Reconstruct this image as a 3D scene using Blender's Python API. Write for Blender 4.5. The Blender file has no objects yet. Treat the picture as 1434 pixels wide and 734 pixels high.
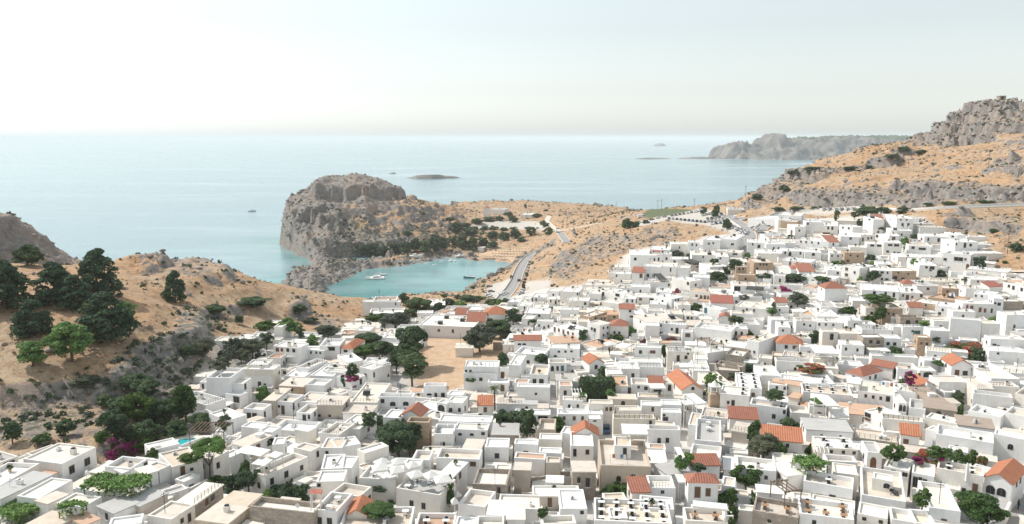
import bpy, math, random
import numpy as np
from mathutils import Vector, Matrix
R = math.radians
rnd = random.Random(7)
scene = bpy.context.scene
COL = scene.collection
# ------------------------------------------------------------------ camera
F, CX, CY, CAMZ = 1100.0, 717.0, 367.0, 105.0
PITCH = math.atan(174.0 / 1100.0)
cam_d = bpy.data.cameras.new("camera"); cam = bpy.data.objects.new("camera", cam_d); COL.objects.link(cam)
cam_d.sensor_width = 36.0; cam_d.lens = 36.0 * F / 1434.0; cam_d.clip_start = 1.0; cam_d.clip_end = 200000.0
cam.location = (0, 0, CAMZ); cam.rotation_euler = (math.pi / 2 - PITCH, 0, 0)
scene.camera = cam
CP, SP = math.cos(PITCH), math.sin(PITCH)
def ray(px, py):
    u, v = (px - CX) / F, (CY - py) / F
    return (u, CP + v * SP, -SP + v * CP)
def on_plane(px, py, z):
    d = ray(px, py); t = (z - CAMZ) / min(d[2], -1e-4)
    return (d[0] * t, d[1] * t, t)
def at_dist(px, py, D):              # point of that sight line at ground distance D
    d = ray(px, py); t = D / d[1]
    return (d[0] * t, D, CAMZ + d[2] * t)
def project(x, y, z):
    dz = z - CAMZ
    f = y * CP - dz * SP; u = y * SP + dz * CP
    f = np.maximum(f, 1e-3)
    return CX + F * x / f, CY - F * u / f

# ------------------------------------------------------------------ numpy noise
def _hash(ix, iy, seed):
    h = (ix.astype(np.int64) * 374761393 + iy.astype(np.int64) * 668265263 + seed * 974634777) & 0xFFFFFFFF
    h = ((h ^ (h >> 13)) * 1274126177) & 0xFFFFFFFF
    return ((h ^ (h >> 16)) & 0xFFFFFF) / float(0xFFFFFF)
def vnoise(x, y, seed=0):
    ix, iy = np.floor(x), np.floor(y); fx, fy = x - ix, y - iy
    fx = fx * fx * (3 - 2 * fx); fy = fy * fy * (3 - 2 * fy)
    a = _hash(ix, iy, seed); b = _hash(ix + 1, iy, seed); c = _hash(ix, iy + 1, seed); d = _hash(ix + 1, iy + 1, seed)
    return (a * (1 - fx) + b * fx) * (1 - fy) + (c * (1 - fx) + d * fx) * fy
def fbm(x, y, s, o=4, seed=0):
    v = 0; a = 1; t = 0
    for k in range(o):
        v = v + a * vnoise(x / s + 17.3 * k, y / s - 9.1 * k, seed + k); t += a; a *= .52; s *= .47
    return v / t
def ridged(x, y, s, o=4, seed=0):
    v = 0; a = 1; t = 0
    for k in range(o):
        v = v + a * (1 - np.abs(2 * vnoise(x / s + 5.7 * k, y / s + 3.3 * k, seed + k) - 1)); t += a; a *= .55; s *= .48
    return v / t
def sm(e0, e1, v):
    t = np.clip((v - e0) / (e1 - e0), 0, 1); return t * t * (3 - 2 * t)
def inpoly(px, py, poly):
    c = np.zeros(px.shape, bool); n = len(poly)
    for i in range(n):
        x0, y0 = poly[i]; x1, y1 = poly[(i + 1) % n]
        if y0 == y1: continue
        k = ((y0 > py) != (y1 > py)) & (px < (x1 - x0) * (py - y0) / (y1 - y0) + x0)
        c ^= k
    return c
def segdist(px, py, pts, closed=False):
    best = np.full(px.shape, 1e9); idx = np.zeros(px.shape, int)
    n = len(pts)
    for i in range(n if closed else n - 1):
        x0, y0 = pts[i][:2]; x1, y1 = pts[(i + 1) % n][:2]
        dx, dy = x1 - x0, y1 - y0; L = dx * dx + dy * dy + 1e-9
        t = np.clip(((px - x0) * dx + (py - y0) * dy) / L, 0, 1)
        d = np.hypot(px - x0 - t * dx, py - y0 - t * dy)
        m = d < best; best[m] = d[m]; idx[m] = i
    return best, idx

# ------------------------------------------------------------------ terrain control heights: sight line + ground height
CTRL = [  # (px, py, z)
 (0,734,46),(200,734,46),(400,734,46),(600,734,45),(800,734,45),(1000,734,45),(1200,734,46),(1434,734,47),
 (60,690,46),(0,645,46),(110,640,46),(250,620,44),(400,620,43),(550,620,43),(700,620,43),(850,620,43),(1000,620,43),(1200,620,44),(1434,600,46),
 (100,580,47),(0,600,47),(200,590,45),(260,540,44),(100,520,53),(20,520,54),(180,500,54),(240,470,54),(330,500,46),(300,450,50),
 (0,450,60),(100,440,60),(180,420,60),(60,385,63),(0,380,66),(160,385,61),(250,388,59),(330,395,55),(380,408,50),(440,425,44),(490,428,41),
 (400,450,44),(480,455,40),(540,440,37),(400,500,44),(500,510,43),(600,510,42),(600,470,40),(560,430,36),(620,440,34),(680,470,40),
 (800,520,43),(1000,520,43),(1200,520,44),(1434,480,48),(750,470,40),(900,460,43),(1050,460,45),(1200,440,48),
 (690,430,30),(640,425,25),(700,418,20),(690,402,12),(715,400,15),(740,400,20),(780,415,30),(830,400,36),(860,390,40),(900,400,43),(1000,400,47),
 (900,370,44),(960,345,47),(1000,330,49),(1100,350,53),(1200,350,55),(1300,360,55),(1434,400,53),(1434,340,62),(1380,330,62),(1434,300,68),
 (1000,305,51),(940,308,47),(900,316,45),(960,294,49),(905,298,45),(1050,320,53),(1100,310,56),(1150,298,60),(1200,298,63),(1260,297,66),(1350,292,70),(1434,288,71),
 (1045,295,56),(1010,288,53),(735,368,14),(728,385,15),(745,356,13),(760,370,20),(790,380,28),(800,350,29),(830,330,36),(870,315,41),(770,340,20),(800,325,28),(840,312,33),
 (780,322,17),(800,310,22),(860,300,36),(800,299,22),(760,305,15),(740,318,12),(700,315,11),(655,318,11),(700,328,8),(740,340,9),(700,345,5),(730,352,7),(680,300,13),(720,298,13),
 (640,292,13),(690,290,12),(640,330,8),
]
WORLD = [  # hidden ground, in metres
 (-300,40,46),(0,0,46),(300,40,47),(0,-80,46),(500,100,52),(-500,100,50),(-400,250,60),(-330,270,74),(-300,330,45),(-150,330,38),(-90,390,20),(-200,400,15),(-80,450,8),
 (450,200,60),(600,300,85),(700,500,120),(900,700,120),
 (-30,420,20),(-60,470,10),
]
def addD(px, py, D): WORLD.append(at_dist(px, py, D))
for p in [(1100,258,575),(1200,252,520),(1300,240,520),(1434,250,430),(1434,220,480),(1060,276,640),(1110,240,650),(1150,226,650),(1200,212,650),(1250,203,660),(1290,196,660),
          (1320,172,660),(1345,158,660),(1375,142,660),(1400,136,650),(1434,150,640),(1390,190,585),(1434,192,560),(1330,205,600),(1300,215,590),(1250,232,570),(1180,240,590),(1010,284,660),(960,290,680),(880,296,720)]:
    addD(*p)
WORLD += [(330,760,55),(450,800,60),(560,820,70),(700,860,70),(300,900,20),(500,1000,20),(150,800,25),(100,950,15),(250,700,48),(800,640,110)]
for p in [(0,288,330),(-60,282,330),(-8,306,330),(3,330,325),(14,360,318),(40,375,320),(50,377,318),(75,386,322),(212,369,300),(250,370,302),(300,379,310),(325,389,312),(380,405,330)]: addD(*p)
# St Paul headland
for p in [(500,251,830),(460,256,815),(440,264,800),(420,276,790),(408,290,785),(530,258,835),(555,271,830),(575,281,840),(598,289,860),(620,291,900),(520,275,790),(560,296,790),(600,305,800),
          (520,300,765),(560,310,765),(600,320,780),(560,330,742),(600,335,750),(520,330,730),(490,330,715),(470,318,705),(455,320,712),(480,350,690),(450,375,610),(425,390,560),(480,372,640),(640,308,850),(430,398,535)]:
    addD(*p)
WORLD += [(-260,900,35),(-150,930,30),(-60,1120,12),(40,1150,12),(-300,780,30)]
pts = []
for px, py, z in CTRL:
    x, y, t = on_plane(px, py, z); pts.append((x, y, z))
pts += WORLD
P = np.array(pts, float)
def tps(r2): return r2 * np.log(np.maximum(r2, 1e-9)) * .5
SC = 100.0
X = P[:, :2] / SC; n = len(P)
K = tps(((X[:, None] - X[None]) ** 2).sum(-1)) + np.eye(n) * 0.004
A = np.zeros((n + 3, n + 3)); A[:n, :n] = K; A[:n, n] = 1; A[:n, n + 1:] = X; A[n, :n] = 1; A[n + 1:, :n] = X.T
W = np.linalg.solve(A, np.concatenate([P[:, 2], [0, 0, 0]]))
def tps_z(x, y):
    sh = x.shape; x = x.ravel() / SC; y = y.ravel() / SC; z = W[n] + W[n + 1] * x + W[n + 2] * y
    for i in range(n):
        z = z + W[i] * tps((x - X[i, 0]) ** 2 + (y - X[i, 1]) ** 2)
    return z.reshape(sh)
# coastline (sea level), each vertex with the width of its foreshore
def S(px, py, w): x, y, t = on_plane(px, py, 0); return (x, y, w)
COAST = [(-900,-200,20),(-700,150,20),(-420,330,12),(-330,372,10),(-250,390,12),(-160,400,14),(-110,430,12),(-125,470,8),
 S(430,416,6),S(388,402,7),S(402,392,7),S(416,384,7),S(430,378,7),S(445,370,6),S(432,362,5),S(413,356,5),S(405,350,4),S(396,346,4),(-236,800,5),(-225,860,8),(-215,930,10),(-130,960,12),(-100,1060,12),(-95,1180,14),
 (20,1215,14),(140,1150,14),(180,1040,16),(260,960,20),(420,940,30),(560,960,40),(760,1050,50),(1300,1200,60),(1900,900,60),(1900,-200,60),(1900,-600,60),(-900,-600,60)]
BAY = [S(465,416,5),S(455,402,5),S(485,389,5),S(513,378,5),S(540,375,6),S(567,373,6),S(598,367,6),S(626,360,8),S(650,362,8),S(661,366,10),S(690,365,20),S(716,368,20),S(712,378,14),S(700,386,10),S(673,397,8),S(663,408,8),S(650,414,9),(-40,500,10),(-90,492,9),(-120,488,6)]
def land_sd(x, y):
    dc, ic = segdist(x, y, COAST, True); db, ib = segdist(x, y, BAY, True)
    inc = inpoly(x, y, [c[:2] for c in COAST]); inb = inpoly(x, y, [c[:2] for c in BAY])
    wc = np.array([c[2] for c in COAST])[ic]; wb = np.array([c[2] for c in BAY])[ib]
    d = np.where(inc, dc, -dc); d2 = np.where(inb, -db, db)
    use = d2 < d
    return np.where(use, d2, d), np.where(use, wb, wc)
# grid
def axis(spec):
    out = [spec[0][0]]
    for a, b, s in spec:
        k = max(1, int(round((b - a) / s))); out += list(np.linspace(a, b, k + 1)[1:])
    return np.array(out)
GX = axis([(-900,-420,12),(-420,-300,3),(-300,470,1.5),(470,700,2.6),(700,1900,25)])
GY = axis([(-400,60,20),(60,130,4),(130,660,1.5),(660,900,1.9),(900,1240,5)])
XX, YY = np.meshgrid(GX, GY)
ZB = tps_z(XX, YY)
wob = (fbm(XX, YY, 22, 4, 3) - .5)
SD, WD = land_sd(XX + 14 * (fbm(XX, YY, 30, 4, 11) - .5), YY + 14 * (fbm(XX, YY, 30, 4, 12) - .5))
ramp = 1 - np.exp(-np.maximum(SD, 0) / WD * 1.6)
ZS = np.maximum(ZB, 1.2) * ramp
ZS = np.where(SD < 0, np.maximum(SD * .35, -14), ZS)
PXg, PYg = project(XX, YY, ZS)
# areas of ground by what covers them
VILLAGE = [(-200,650),(0,648),(100,640),(170,660),(240,625),(262,575),(268,530),(300,485),(350,470),(480,470),(505,448),(590,448),(600,440),(690,425),(720,412),(760,403),(862,396),(872,358),(900,348),(965,344),(985,331),(1030,327),(1050,335),(1062,330),(1130,306),(1200,303),(1290,305),(1320,332),(1376,332),(1382,376),(1500,386),(1700,900),(-200,900)]
FIELD = [(590,470),(640,468),(700,470),(735,478),(715,505),(690,520),(640,545),(595,548),(572,520)]
HEADL = [(380,400),(390,240),(600,240),(650,300),(640,350),(560,372),(440,420)]
PARK = [(880,318),(884,312),(931,303),(982,292),(1000,296),(1026,300),(1050,318),(1064,330),(1050,352),(1030,350),(1028,329),(989,316),(934,309),(891,318)]
GREEN = [(896,301),(913,291.5),(976,294),(966,299),(940,302),(908,305)]
LOTN = [(649,320),(673,312),(707,309),(751,310),(768,318),(763,322),(735,322),(696,320)]
LOTB = [(679,409),(687,399),(717,391),(719,401),(712,418),(693,421),(680,415)]
LOTR = [(736,394),(769,392),(776,398),(742,411),(731,414)]
BEACH = [(670,363),(720,367),(731,357),(747,350),(742,345),(701,350),(672,354)]
PARK2 = [(1060,322),(1105,318),(1110,326),(1070,332)]
PARK3 = [(1080,296),(1200,290),(1215,296),(1090,304)]
def area(poly, soft=0):
    m = inpoly(PXg, PYg, poly).astype(float)
    return m
def blur(m, k):
    for _ in range(k):
        m = m.copy(); m[1:-1] = (m[:-2] + 2 * m[1:-1] + m[2:]) * .25; m[:, 1:-1] = (m[:, :-2] + 2 * m[:, 1:-1] + m[:, 2:]) * .25
    return m
near = (YY < 600)
mV = blur(area(VILLAGE) * near, 4); mF = blur(area(FIELD) * near, 3)
mH = blur(area(HEADL) * (YY > 480), 10)
paved = area(PARK) * (YY > 380) + area(LOTN) * (YY > 700) + area(LOTB) * (YY > 350) * (YY < 650) + area(LOTR) * (YY > 350) * (YY < 600) + area(PARK2) * (YY > 380) * (YY < 640) + area(PARK3) * (YY > 380) * (YY < 620)
paved = np.clip(paved, 0, 1); mB = area(BEACH) * (YY > 600) * (YY < 760); mG = area(GREEN) * (YY > 480) * (YY < 760)
flat = np.clip(mV * 1.3 + blur(np.clip(paved + mB + mG, 0, 1), 5) + blur(mF, 3), 0, 1)
# roads as world polylines
_ZG = ZS
def zgrid(x, y, Z=None):
    Z = _ZG if Z is None else Z
    i = int(np.clip(np.searchsorted(GX, x) - 1, 0, len(GX) - 2)); j = int(np.clip(np.searchsorted(GY, y) - 1, 0, len(GY) - 2))
    fx = min(max((x - GX[i]) / (GX[i + 1] - GX[i]), 0), 1); fy = min(max((y - GY[j]) / (GY[j + 1] - GY[j]), 0), 1)
    return (Z[j, i] * (1 - fx) + Z[j, i + 1] * fx) * (1 - fy) + (Z[j + 1, i] * (1 - fx) + Z[j + 1, i + 1] * fx) * fy
def march(px, py, off=0.0, fn=None, t0=70.0):
    """first ground point (plus off metres) on a sight line"""
    fn = fn or zgrid; d = ray(px, py); t = t0; pt = t
    while t < 1500:
        if CAMZ + d[2] * t - fn(d[0] * t, d[1] * t) <= (off(t) if callable(off) else off): break
        pt = t; t += max(.5, t * .006)
    else:
        return None
    a, b = pt, t
    for _ in range(14):
        m = (a + b) / 2
        if CAMZ + d[2] * m - fn(d[0] * m, d[1] * m) <= (off(m) if callable(off) else off): b = m
        else: a = m
    return (d[0] * b, d[1] * b, CAMZ + d[2] * b, b)
ROADS = {
 'bay_road': (6.2, [(700,424),(706,416),(716,404),(723,392),(727,380),(732,370),(740,360),(750,354)]),
 'upper_road': (6.5, [(795,340),(788,331),(782,323),(800,321),(840,313),(871,306),(900,300)]),
 'plateau_road': (6.0, [(782,323),(772,316),(765,310),(770,302),(800,300)]),
 'hill_road': (7.0, [(1064,322),(1090,300),(1140,294),(1200,291),(1260,295),(1300,293),(1360,290),(1440,287),(1500,285)]),
 'village_road': (6.5, [(1020,302),(1045,318),(1052,335),(1040,350),(1046,362),(1056,372)]),
 'east_lane': (4.5, [(1320,386),(1360,381),(1400,380),(1440,380)]),
 'lane': (4.5, [(1434,655),(1425,680),(1412,705),(1400,740)]),
}
ROADW = {}
rd = np.full(XX.shape, 1e9); rz = np.zeros(XX.shape)
for nm, (w, pl) in ROADS.items():
    wp = []
    for q in pl:
        h = march(*q)
        if h: wp.append(h[:3])
    # resample
    out = []
    for a, b in zip(wp[:-1], wp[1:]):
        L = math.dist(a[:2], b[:2]); k = max(1, int(L / 3))
        for i in range(k): out.append(tuple(a[c] + (b[c] - a[c]) * i / k for c in range(3)))
    out.append(wp[-1])
    o = np.array(out)
    for _ in range(6):
        o[1:-1] = (o[:-2] + 2 * o[1:-1] + o[2:]) / 4
    ROADW[nm] = (w, o)
    d, idx = segdist(XX, YY, [tuple(p[:2]) for p in o])
    m = d - w / 2 < rd
    rd[m] = (d - w / 2)[m]; rz[m] = o[:, 2][idx][m]
kroad = sm(6, .6, rd)
rock = sm(.60, .72, fbm(XX, YY, 34, 4, 31))
RK = [[(-80,270),(0,284),(20,295),(42,345),(40,362),(-80,362)], [(188,362),(330,372),(335,394),(250,390),(190,380)], [(232,440),(262,430),(310,470),(312,520),(290,545),(262,520),(250,480)],
 [(-50,545),(60,535),(140,530),(240,520),(285,540),(270,600),(240,640),(170,660),(100,640),(-50,600)], [(395,410),(420,418),(470,448),(520,455),(515,472),(440,462),(405,440)], [(270,430),(330,425),(350,445),(300,452)],
 [(1042,292),(1052,268),(1100,248),(1135,236),(1200,232),(1275,205),(1260,228),(1180,246),(1110,262),(1080,292)], [(1270,206),(1310,180),(1345,152),(1400,128),(1500,140),(1500,185),(1420,190),(1330,206)],
 [(1110,262),(1240,255),(1434,262),(1434,288),(1250,290),(1110,292)], [(1400,225),(1434,222),(1434,245),(1380,240)], [(1310,300),(1434,300),(1434,330),(1340,325)], [(760,395),(770,365),(830,330),(905,322),(895,345),(830,372),(800,392)], [(895,318),(960,322),(940,350),(890,352)]]
RKM = np.zeros(XX.shape)
for pl_ in RK:
    RKM = np.maximum(RKM, inpoly(PXg + 14 * (fbm(XX, YY, 9, 3, 61) - .5), PYg + 9 * (fbm(XX, YY, 9, 3, 62) - .5), pl_) * (YY > 100))
RKM = blur(RKM, 3)
rock = np.clip(rock * .6 + RKM * .75 * (.35 + .9 * fbm(XX, YY, 14, 3, 63)), 0, 1)
gyz, gxz = np.gradient(ZS, GY, GX); slope = np.hypot(gxz, gyz)
rock = np.clip(rock + sm(.35, .8, slope) + sm(25, 5, SD) * .8 + mH * .06, 0, 1)
rightm = sm(1000, 1100, PXg) * (YY > 300) * sm(.3, .7, fbm(XX, YY, 30, 3, 55))
rock = np.clip(rock + rightm * .18, 0, 1)
open_ = np.clip(1 - flat - kroad, 0, 1)
far = sm(200, 700, YY)
crag = ridged(XX, YY * 1.0, 26, 5, 71) - .62
crag2 = ridged(XX + .6 * YY, YY - .4 * XX, 11, 4, 91) - .6
fine = ridged(XX, YY, 5.5, 3, 101) - .6
rockd_ = np.maximum(rock, np.clip(mH * .85 + .5 * blur((PXg > 1040) * (YY > 400) * 1.0, 4) * fbm(XX, YY, 40, 3, 88), 0, 1))
disp = open_ * (rockd_ * (crag * (5 + 7 * mH + 5 * far) + crag2 * (3.5 + 3 * far) + fine * (2.2 + .9 * far)) + (fbm(XX, YY, 13, 4, 41) - .5) * 2.4 + (fbm(XX, YY, 4, 3, 44) - .5) * 1.0)
disp = disp * sm(-2, 12, SD) + (SD > -6) * (SD <= 10) * rock * (crag2 * 3 + fine * 3) * .8
# terrace the crags: strata
ZT = ZS + disp
strat = 4.2
q = ZT / strat; fq = q - np.floor(q)
ZT = np.where((SD > 0), ZT * (1 - .72 * rockd_ * open_) + (np.floor(q) + sm(.25, .75, fq)) * strat * .72 * rockd_ * open_, ZT)
ZT = ZT * (1 - kroad) + (rz - .25) * kroad * 1.0 + 0
ZT = np.where(kroad > 0.999, rz - .25, ZT)
ZT = np.where(SD < -8, np.minimum(ZT, -2), ZT)
HC_ = [[(392,248),(560,244),(578,276),(520,286),(482,290),(470,312),(455,350),(392,350)], [(440,306),(482,302),(500,326),(560,328),(600,345),(520,372),(460,380),(438,362)]]
mHC = np.zeros(XX.shape)
for pl_ in HC_: mHC = np.maximum(mHC, inpoly(PXg, PYg, pl_) * (YY > 480) * 1.0)
mHC = blur(mHC, 8)
big = np.clip(mHC * mH * .8 * sm(6, 26, SD) * (.35 + 1.1 * fbm(XX, YY, 50, 3, 131)) + blur((PXg > 1030) * (YY > 400) * 1.0, 4) * (.25 + .75 * np.clip(RKM, 0, 1)) + RKM * (YY < 400) * .8, 0, 1) * open_ * sm(0, 10, SD)
st2 = np.where(mH > .3, 21.0, np.where(YY < 400, 6.0, 9.0)); zw = ZT + np.where(mH > .3, 34 * (fbm(XX, YY, 60, 4, 120) - .5), (st2 / 9) * 9 * (fbm(XX, YY, 45, 4, 120) - .5)); q2 = zw / st2; f2 = q2 - np.floor(q2)
ZT = ZT + big * .85 * ((np.floor(q2) + sm(.38, .62, f2)) * st2 - zw) * (SD > 0)
_ZG = ZT
gy2, gx2 = np.gradient(blur(ZT, 1), GY, GX); slope2 = np.hypot(gx2, gy2)
rock = np.clip(np.maximum(np.maximum(rock * .62, RKM * .5), sm(16, 4, SD) * .95 * (YY > 470) * (PXg < 655) + mHC * .55 + mH * .12 + .8 * (YY > 470) * (YY < 680) * (PXg < 490) * (PYg > 352)) + sm(.5, 1.05, slope2) * .9 * open_, 0, 1)
# ------------------------------------------------------------------ object helpers
def link(name, me, mat=None, parent=None, loc=None, rz=0.0, **props):
    o = bpy.data.objects.new(name, me); COL.objects.link(o)
    if mat is not None and me is not None and hasattr(me, 'materials') and len(me.materials) == 0:
        for m_ in (mat if isinstance(mat, (list, tuple)) else [mat]): me.materials.append(m_)
    if parent is not None: o.parent = parent
    if loc is not None: o.location = loc
    if rz: o.rotation_euler = (0, 0, rz)
    for k, v in props.items():
        if v is not None: o[k] = v
    return o
def mesh(name, V, Fc, mi=None, smooth=False):
    me = bpy.data.meshes.new(name); me.from_pydata([tuple(v) for v in V], [], Fc)
    if mi is not None: me.polygons.foreach_set('material_index', mi)
    if smooth: me.polygons.foreach_set('use_smooth', [True] * len(me.polygons))
    me.update(); return me
def gridmesh(name, Xc, Yc, Z, mask=None):
    ny, nx = Z.shape; co = np.empty((ny * nx, 3), np.float32)
    co[:, 0] = np.broadcast_to(Xc, Z.shape).ravel(); co[:, 1] = np.broadcast_to(Yc, Z.shape).ravel(); co[:, 2] = Z.ravel()
    i = np.arange(ny * nx).reshape(ny, nx); q = np.stack([i[:-1, :-1], i[:-1, 1:], i[1:, 1:], i[1:, :-1]], -1).reshape(-1, 4)
    if mask is not None: q = q[mask[:-1, :-1].ravel()]
    me = bpy.data.meshes.new(name); me.vertices.add(len(co)); me.vertices.foreach_set('co', co.ravel())
    me.loops.add(q.size); me.loops.foreach_set('vertex_index', q.ravel().astype(np.int32))
    me.polygons.add(len(q)); me.polygons.foreach_set('loop_start', np.arange(0, q.size, 4, dtype=np.int32))
    me.polygons.foreach_set('loop_total', np.full(len(q), 4, np.int32)); me.update(calc_edges=True)
    return me
class MB:                       # mesh builder with material slots
    def __init__(s): s.V = []; s.F = []; s.M = []
    def quad(s, *p, m=0):
        b = len(s.V); s.V += [tuple(q) for q in p]; s.F.append(tuple(range(b, b + len(p)))); s.M.append(m)
    def box(s, x0, y0, z0, x1, y1, z1, m=0, bottom=False):
        b = len(s.V)
        s.V += [(x0,y0,z0),(x1,y0,z0),(x1,y1,z0),(x0,y1,z0),(x0,y0,z1),(x1,y0,z1),(x1,y1,z1),(x0,y1,z1)]
        fs = [(0,1,5,4),(1,2,6,5),(2,3,7,6),(3,0,4,7),(4,5,6,7),(3,2,1,0)]
        for f in fs: s.F.append(tuple(b + k for k in f)); s.M.append(m)
    def tube(s, p0, p1, r0, r1, n=6, m=0, cap=True):
        p0, p1 = Vector(p0), Vector(p1); d = (p1 - p0).normalized()
        u = d.cross(Vector((0, 0, 1)) if abs(d.z) < .95 else Vector((1, 0, 0))).normalized(); v = d.cross(u)
        b = len(s.V)
        for p, r in ((p0, r0), (p1, r1)):
            for k in range(n):
                a = 2 * math.pi * k / n; s.V.append(tuple(p + u * (r * math.cos(a)) + v * (r * math.sin(a))))
        for k in range(n): s.F.append((b + k, b + (k + 1) % n, b + n + (k + 1) % n, b + n + k)); s.M.append(m)
        if cap: s.F.append(tuple(b + n + k for k in range(n))); s.M.append(m)
    def cyl(s, x, y, z0, z1, r, n=10, m=0, r1=None):
        s.tube((x, y, z0), (x, y, z1), r, r if r1 is None else r1, n, m)
    def sweep(s, secs, m=0, cap=True):      # list of rings with the same count
        b = len(s.V); k = len(secs[0])
        for sec in secs: s.V += [tuple(p) for p in sec]
        for i in range(len(secs) - 1):
            for j in range(k): s.F.append((b + i*k + j, b + i*k + (j+1) % k, b + (i+1)*k + (j+1) % k, b + (i+1)*k + j)); s.M.append(m)
        if cap: s.F.append(tuple(b + j for j in reversed(range(k)))); s.M.append(m); s.F.append(tuple(b + (len(secs)-1)*k + j for j in range(k))); s.M.append(m)
    def mesh(s, name, smooth=False): return mesh(name, s.V, s.F, s.M, smooth)
# ------------------------------------------------------------------ materials
class NT:
    def __init__(s, name):
        s.m = bpy.data.materials.new(name); s.m.use_nodes = True; s.t = s.m.node_tree; s.n = s.t.nodes
        s.b = s.n['Principled BSDF']; s.b.inputs['Specular IOR Level'].default_value = .25
    def new(s, typ, **kw):
        n = s.n.new(typ)
        for k, v in kw.items(): setattr(n, k, v)
        return n
    def L(s, a, b): s.t.links.new(a, b)
    def coord(s, scale=(1, 1, 1), kind='Object'):
        tc = s.new('ShaderNodeTexCoord'); mp = s.new('ShaderNodeMapping'); mp.inputs['Scale'].default_value = scale
        s.L(tc.outputs[kind], mp.inputs[0]); return mp.outputs[0]
    def noise(s, vec, scale, detail=4, rough=.6):
        n = s.new('ShaderNodeTexNoise'); n.inputs['Scale'].default_value = scale; n.inputs['Detail'].default_value = detail; n.inputs['Roughness'].default_value = rough
        s.L(vec, n.inputs['Vector']); return n.outputs['Fac']
    def ramp(s, fac, stops):
        r = s.new('ShaderNodeValToRGB'); e = r.color_ramp.elements
        while len(e) < len(stops): e.new(.5)
        for k, (p, c) in enumerate(stops): e[k].position = p; e[k].color = (c[0], c[1], c[2], 1) if isinstance(c, (tuple, list)) else (c, c, c, 1)
        s.L(fac, r.inputs[0]); return r.outputs[0]
    def mix(s, fac, a, b, mode='MIX'):
        m = s.new('ShaderNodeMix', data_type='RGBA', blend_type=mode)
        for sock, v in ((m.inputs[0], fac), (m.inputs[6], a), (m.inputs[7], b)):
            if isinstance(v, (int, float)): sock.default_value = v
            elif isinstance(v, tuple): sock.default_value = (v[0], v[1], v[2], 1)
            else: s.L(v, sock)
        return m.outputs[2]
    def math(s, op, a, b=0.0, clamp=False):
        m = s.new('ShaderNodeMath', operation=op, use_clamp=clamp)
        for k, v in enumerate((a, b)):
            if isinstance(v, (int, float)): m.inputs[k].default_value = v
            else: s.L(v, m.inputs[k])
        return m.outputs[0]
    def attr(s, name): a = s.new('ShaderNodeAttribute', attribute_name=name); return a
    def bump(s, h, dist=.1, strength=.6):
        b = s.new('ShaderNodeBump'); b.inputs['Distance'].default_value = dist; b.inputs['Strength'].default_value = strength
        s.L(h, b.inputs['Height']); s.L(b.outputs[0], s.b.inputs['Normal'])
    def out(s, col, rough=.9, metal=0):
        if isinstance(col, tuple): s.b.inputs['Base Color'].default_value = (col[0], col[1], col[2], 1)
        else: s.L(col, s.b.inputs['Base Color'])
        s.b.inputs['Roughness'].default_value = rough; s.b.inputs['Metallic'].default_value = metal
        return s.m
def plaster(name, base, dark, amount=.5, streak=True):
    t = NT(name); w = t.coord(kind='Object'); oi = t.new('ShaderNodeObjectInfo')
    off = t.new('ShaderNodeVectorMath', operation='ADD'); t.L(w, off.inputs[0])
    cb = t.new('ShaderNodeCombineXYZ'); r10 = t.math('MULTIPLY', oi.outputs['Random'], 90); t.L(r10, cb.inputs[0]); t.L(r10, cb.inputs[1]); t.L(cb.outputs[0], off.inputs[1])
    v = off.outputs[0]
    n1 = t.noise(v, .7, 5, .65)
    mp = t.new('ShaderNodeMapping'); mp.inputs['Scale'].default_value = (3.2, 3.2, .35); t.L(v, mp.inputs[0])
    n2 = t.noise(mp.outputs[0], 1.0, 4, .6)
    n3 = t.noise(v, 4.5, 3, .6)
    f1 = t.ramp(n1, [(.42, 0), (.75, 1)])
    f2 = t.ramp(n2, [(.52, 0), (.78, 1)])
    c = t.mix(t.math('MULTIPLY', f1, amount * .55), base, dark)
    if streak: c = t.mix(t.math('MULTIPLY', f2, amount * .7), c, dark)
    tint = t.ramp(oi.outputs['Random'], [(0, (.93, .88, .80)), (.25, (.98, .96, .93)), (.5, (1, 1, 1)), (.8, (.97, .965, .96)), (1, (.88, .87, .86))])
    c = t.mix(1.0, c, tint, 'MULTIPLY')
    t.bump(n3, .05, .5); return t.out(c, .92)
def stone(name, a, b, joint, sc=1.6):
    t = NT(name); v = t.coord((1, 1, 1.6)); vo = t.new('ShaderNodeTexVoronoi', feature='DISTANCE_TO_EDGE'); vo.inputs['Scale'].default_value = sc; t.L(v, vo.inputs['Vector'])
    vc = t.new('ShaderNodeTexVoronoi'); vc.inputs['Scale'].default_value = sc; t.L(v, vc.inputs['Vector'])
    sep = t.new('ShaderNodeSeparateColor'); t.L(vc.outputs['Color'], sep.inputs[0])
    c = t.mix(sep.outputs[0], a, b); c = t.mix(t.ramp(t.noise(v, .6, 5), [(.45, 0), (.7, .5)]), c, joint)
    j = t.ramp(vo.outputs['Distance'], [(.0, 1), (.08, 0)]); c = t.mix(t.math('MULTIPLY', j, .6), c, joint)
    t.bump(vo.outputs['Distance'], .1, .6); return t.out(c, .95)
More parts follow.
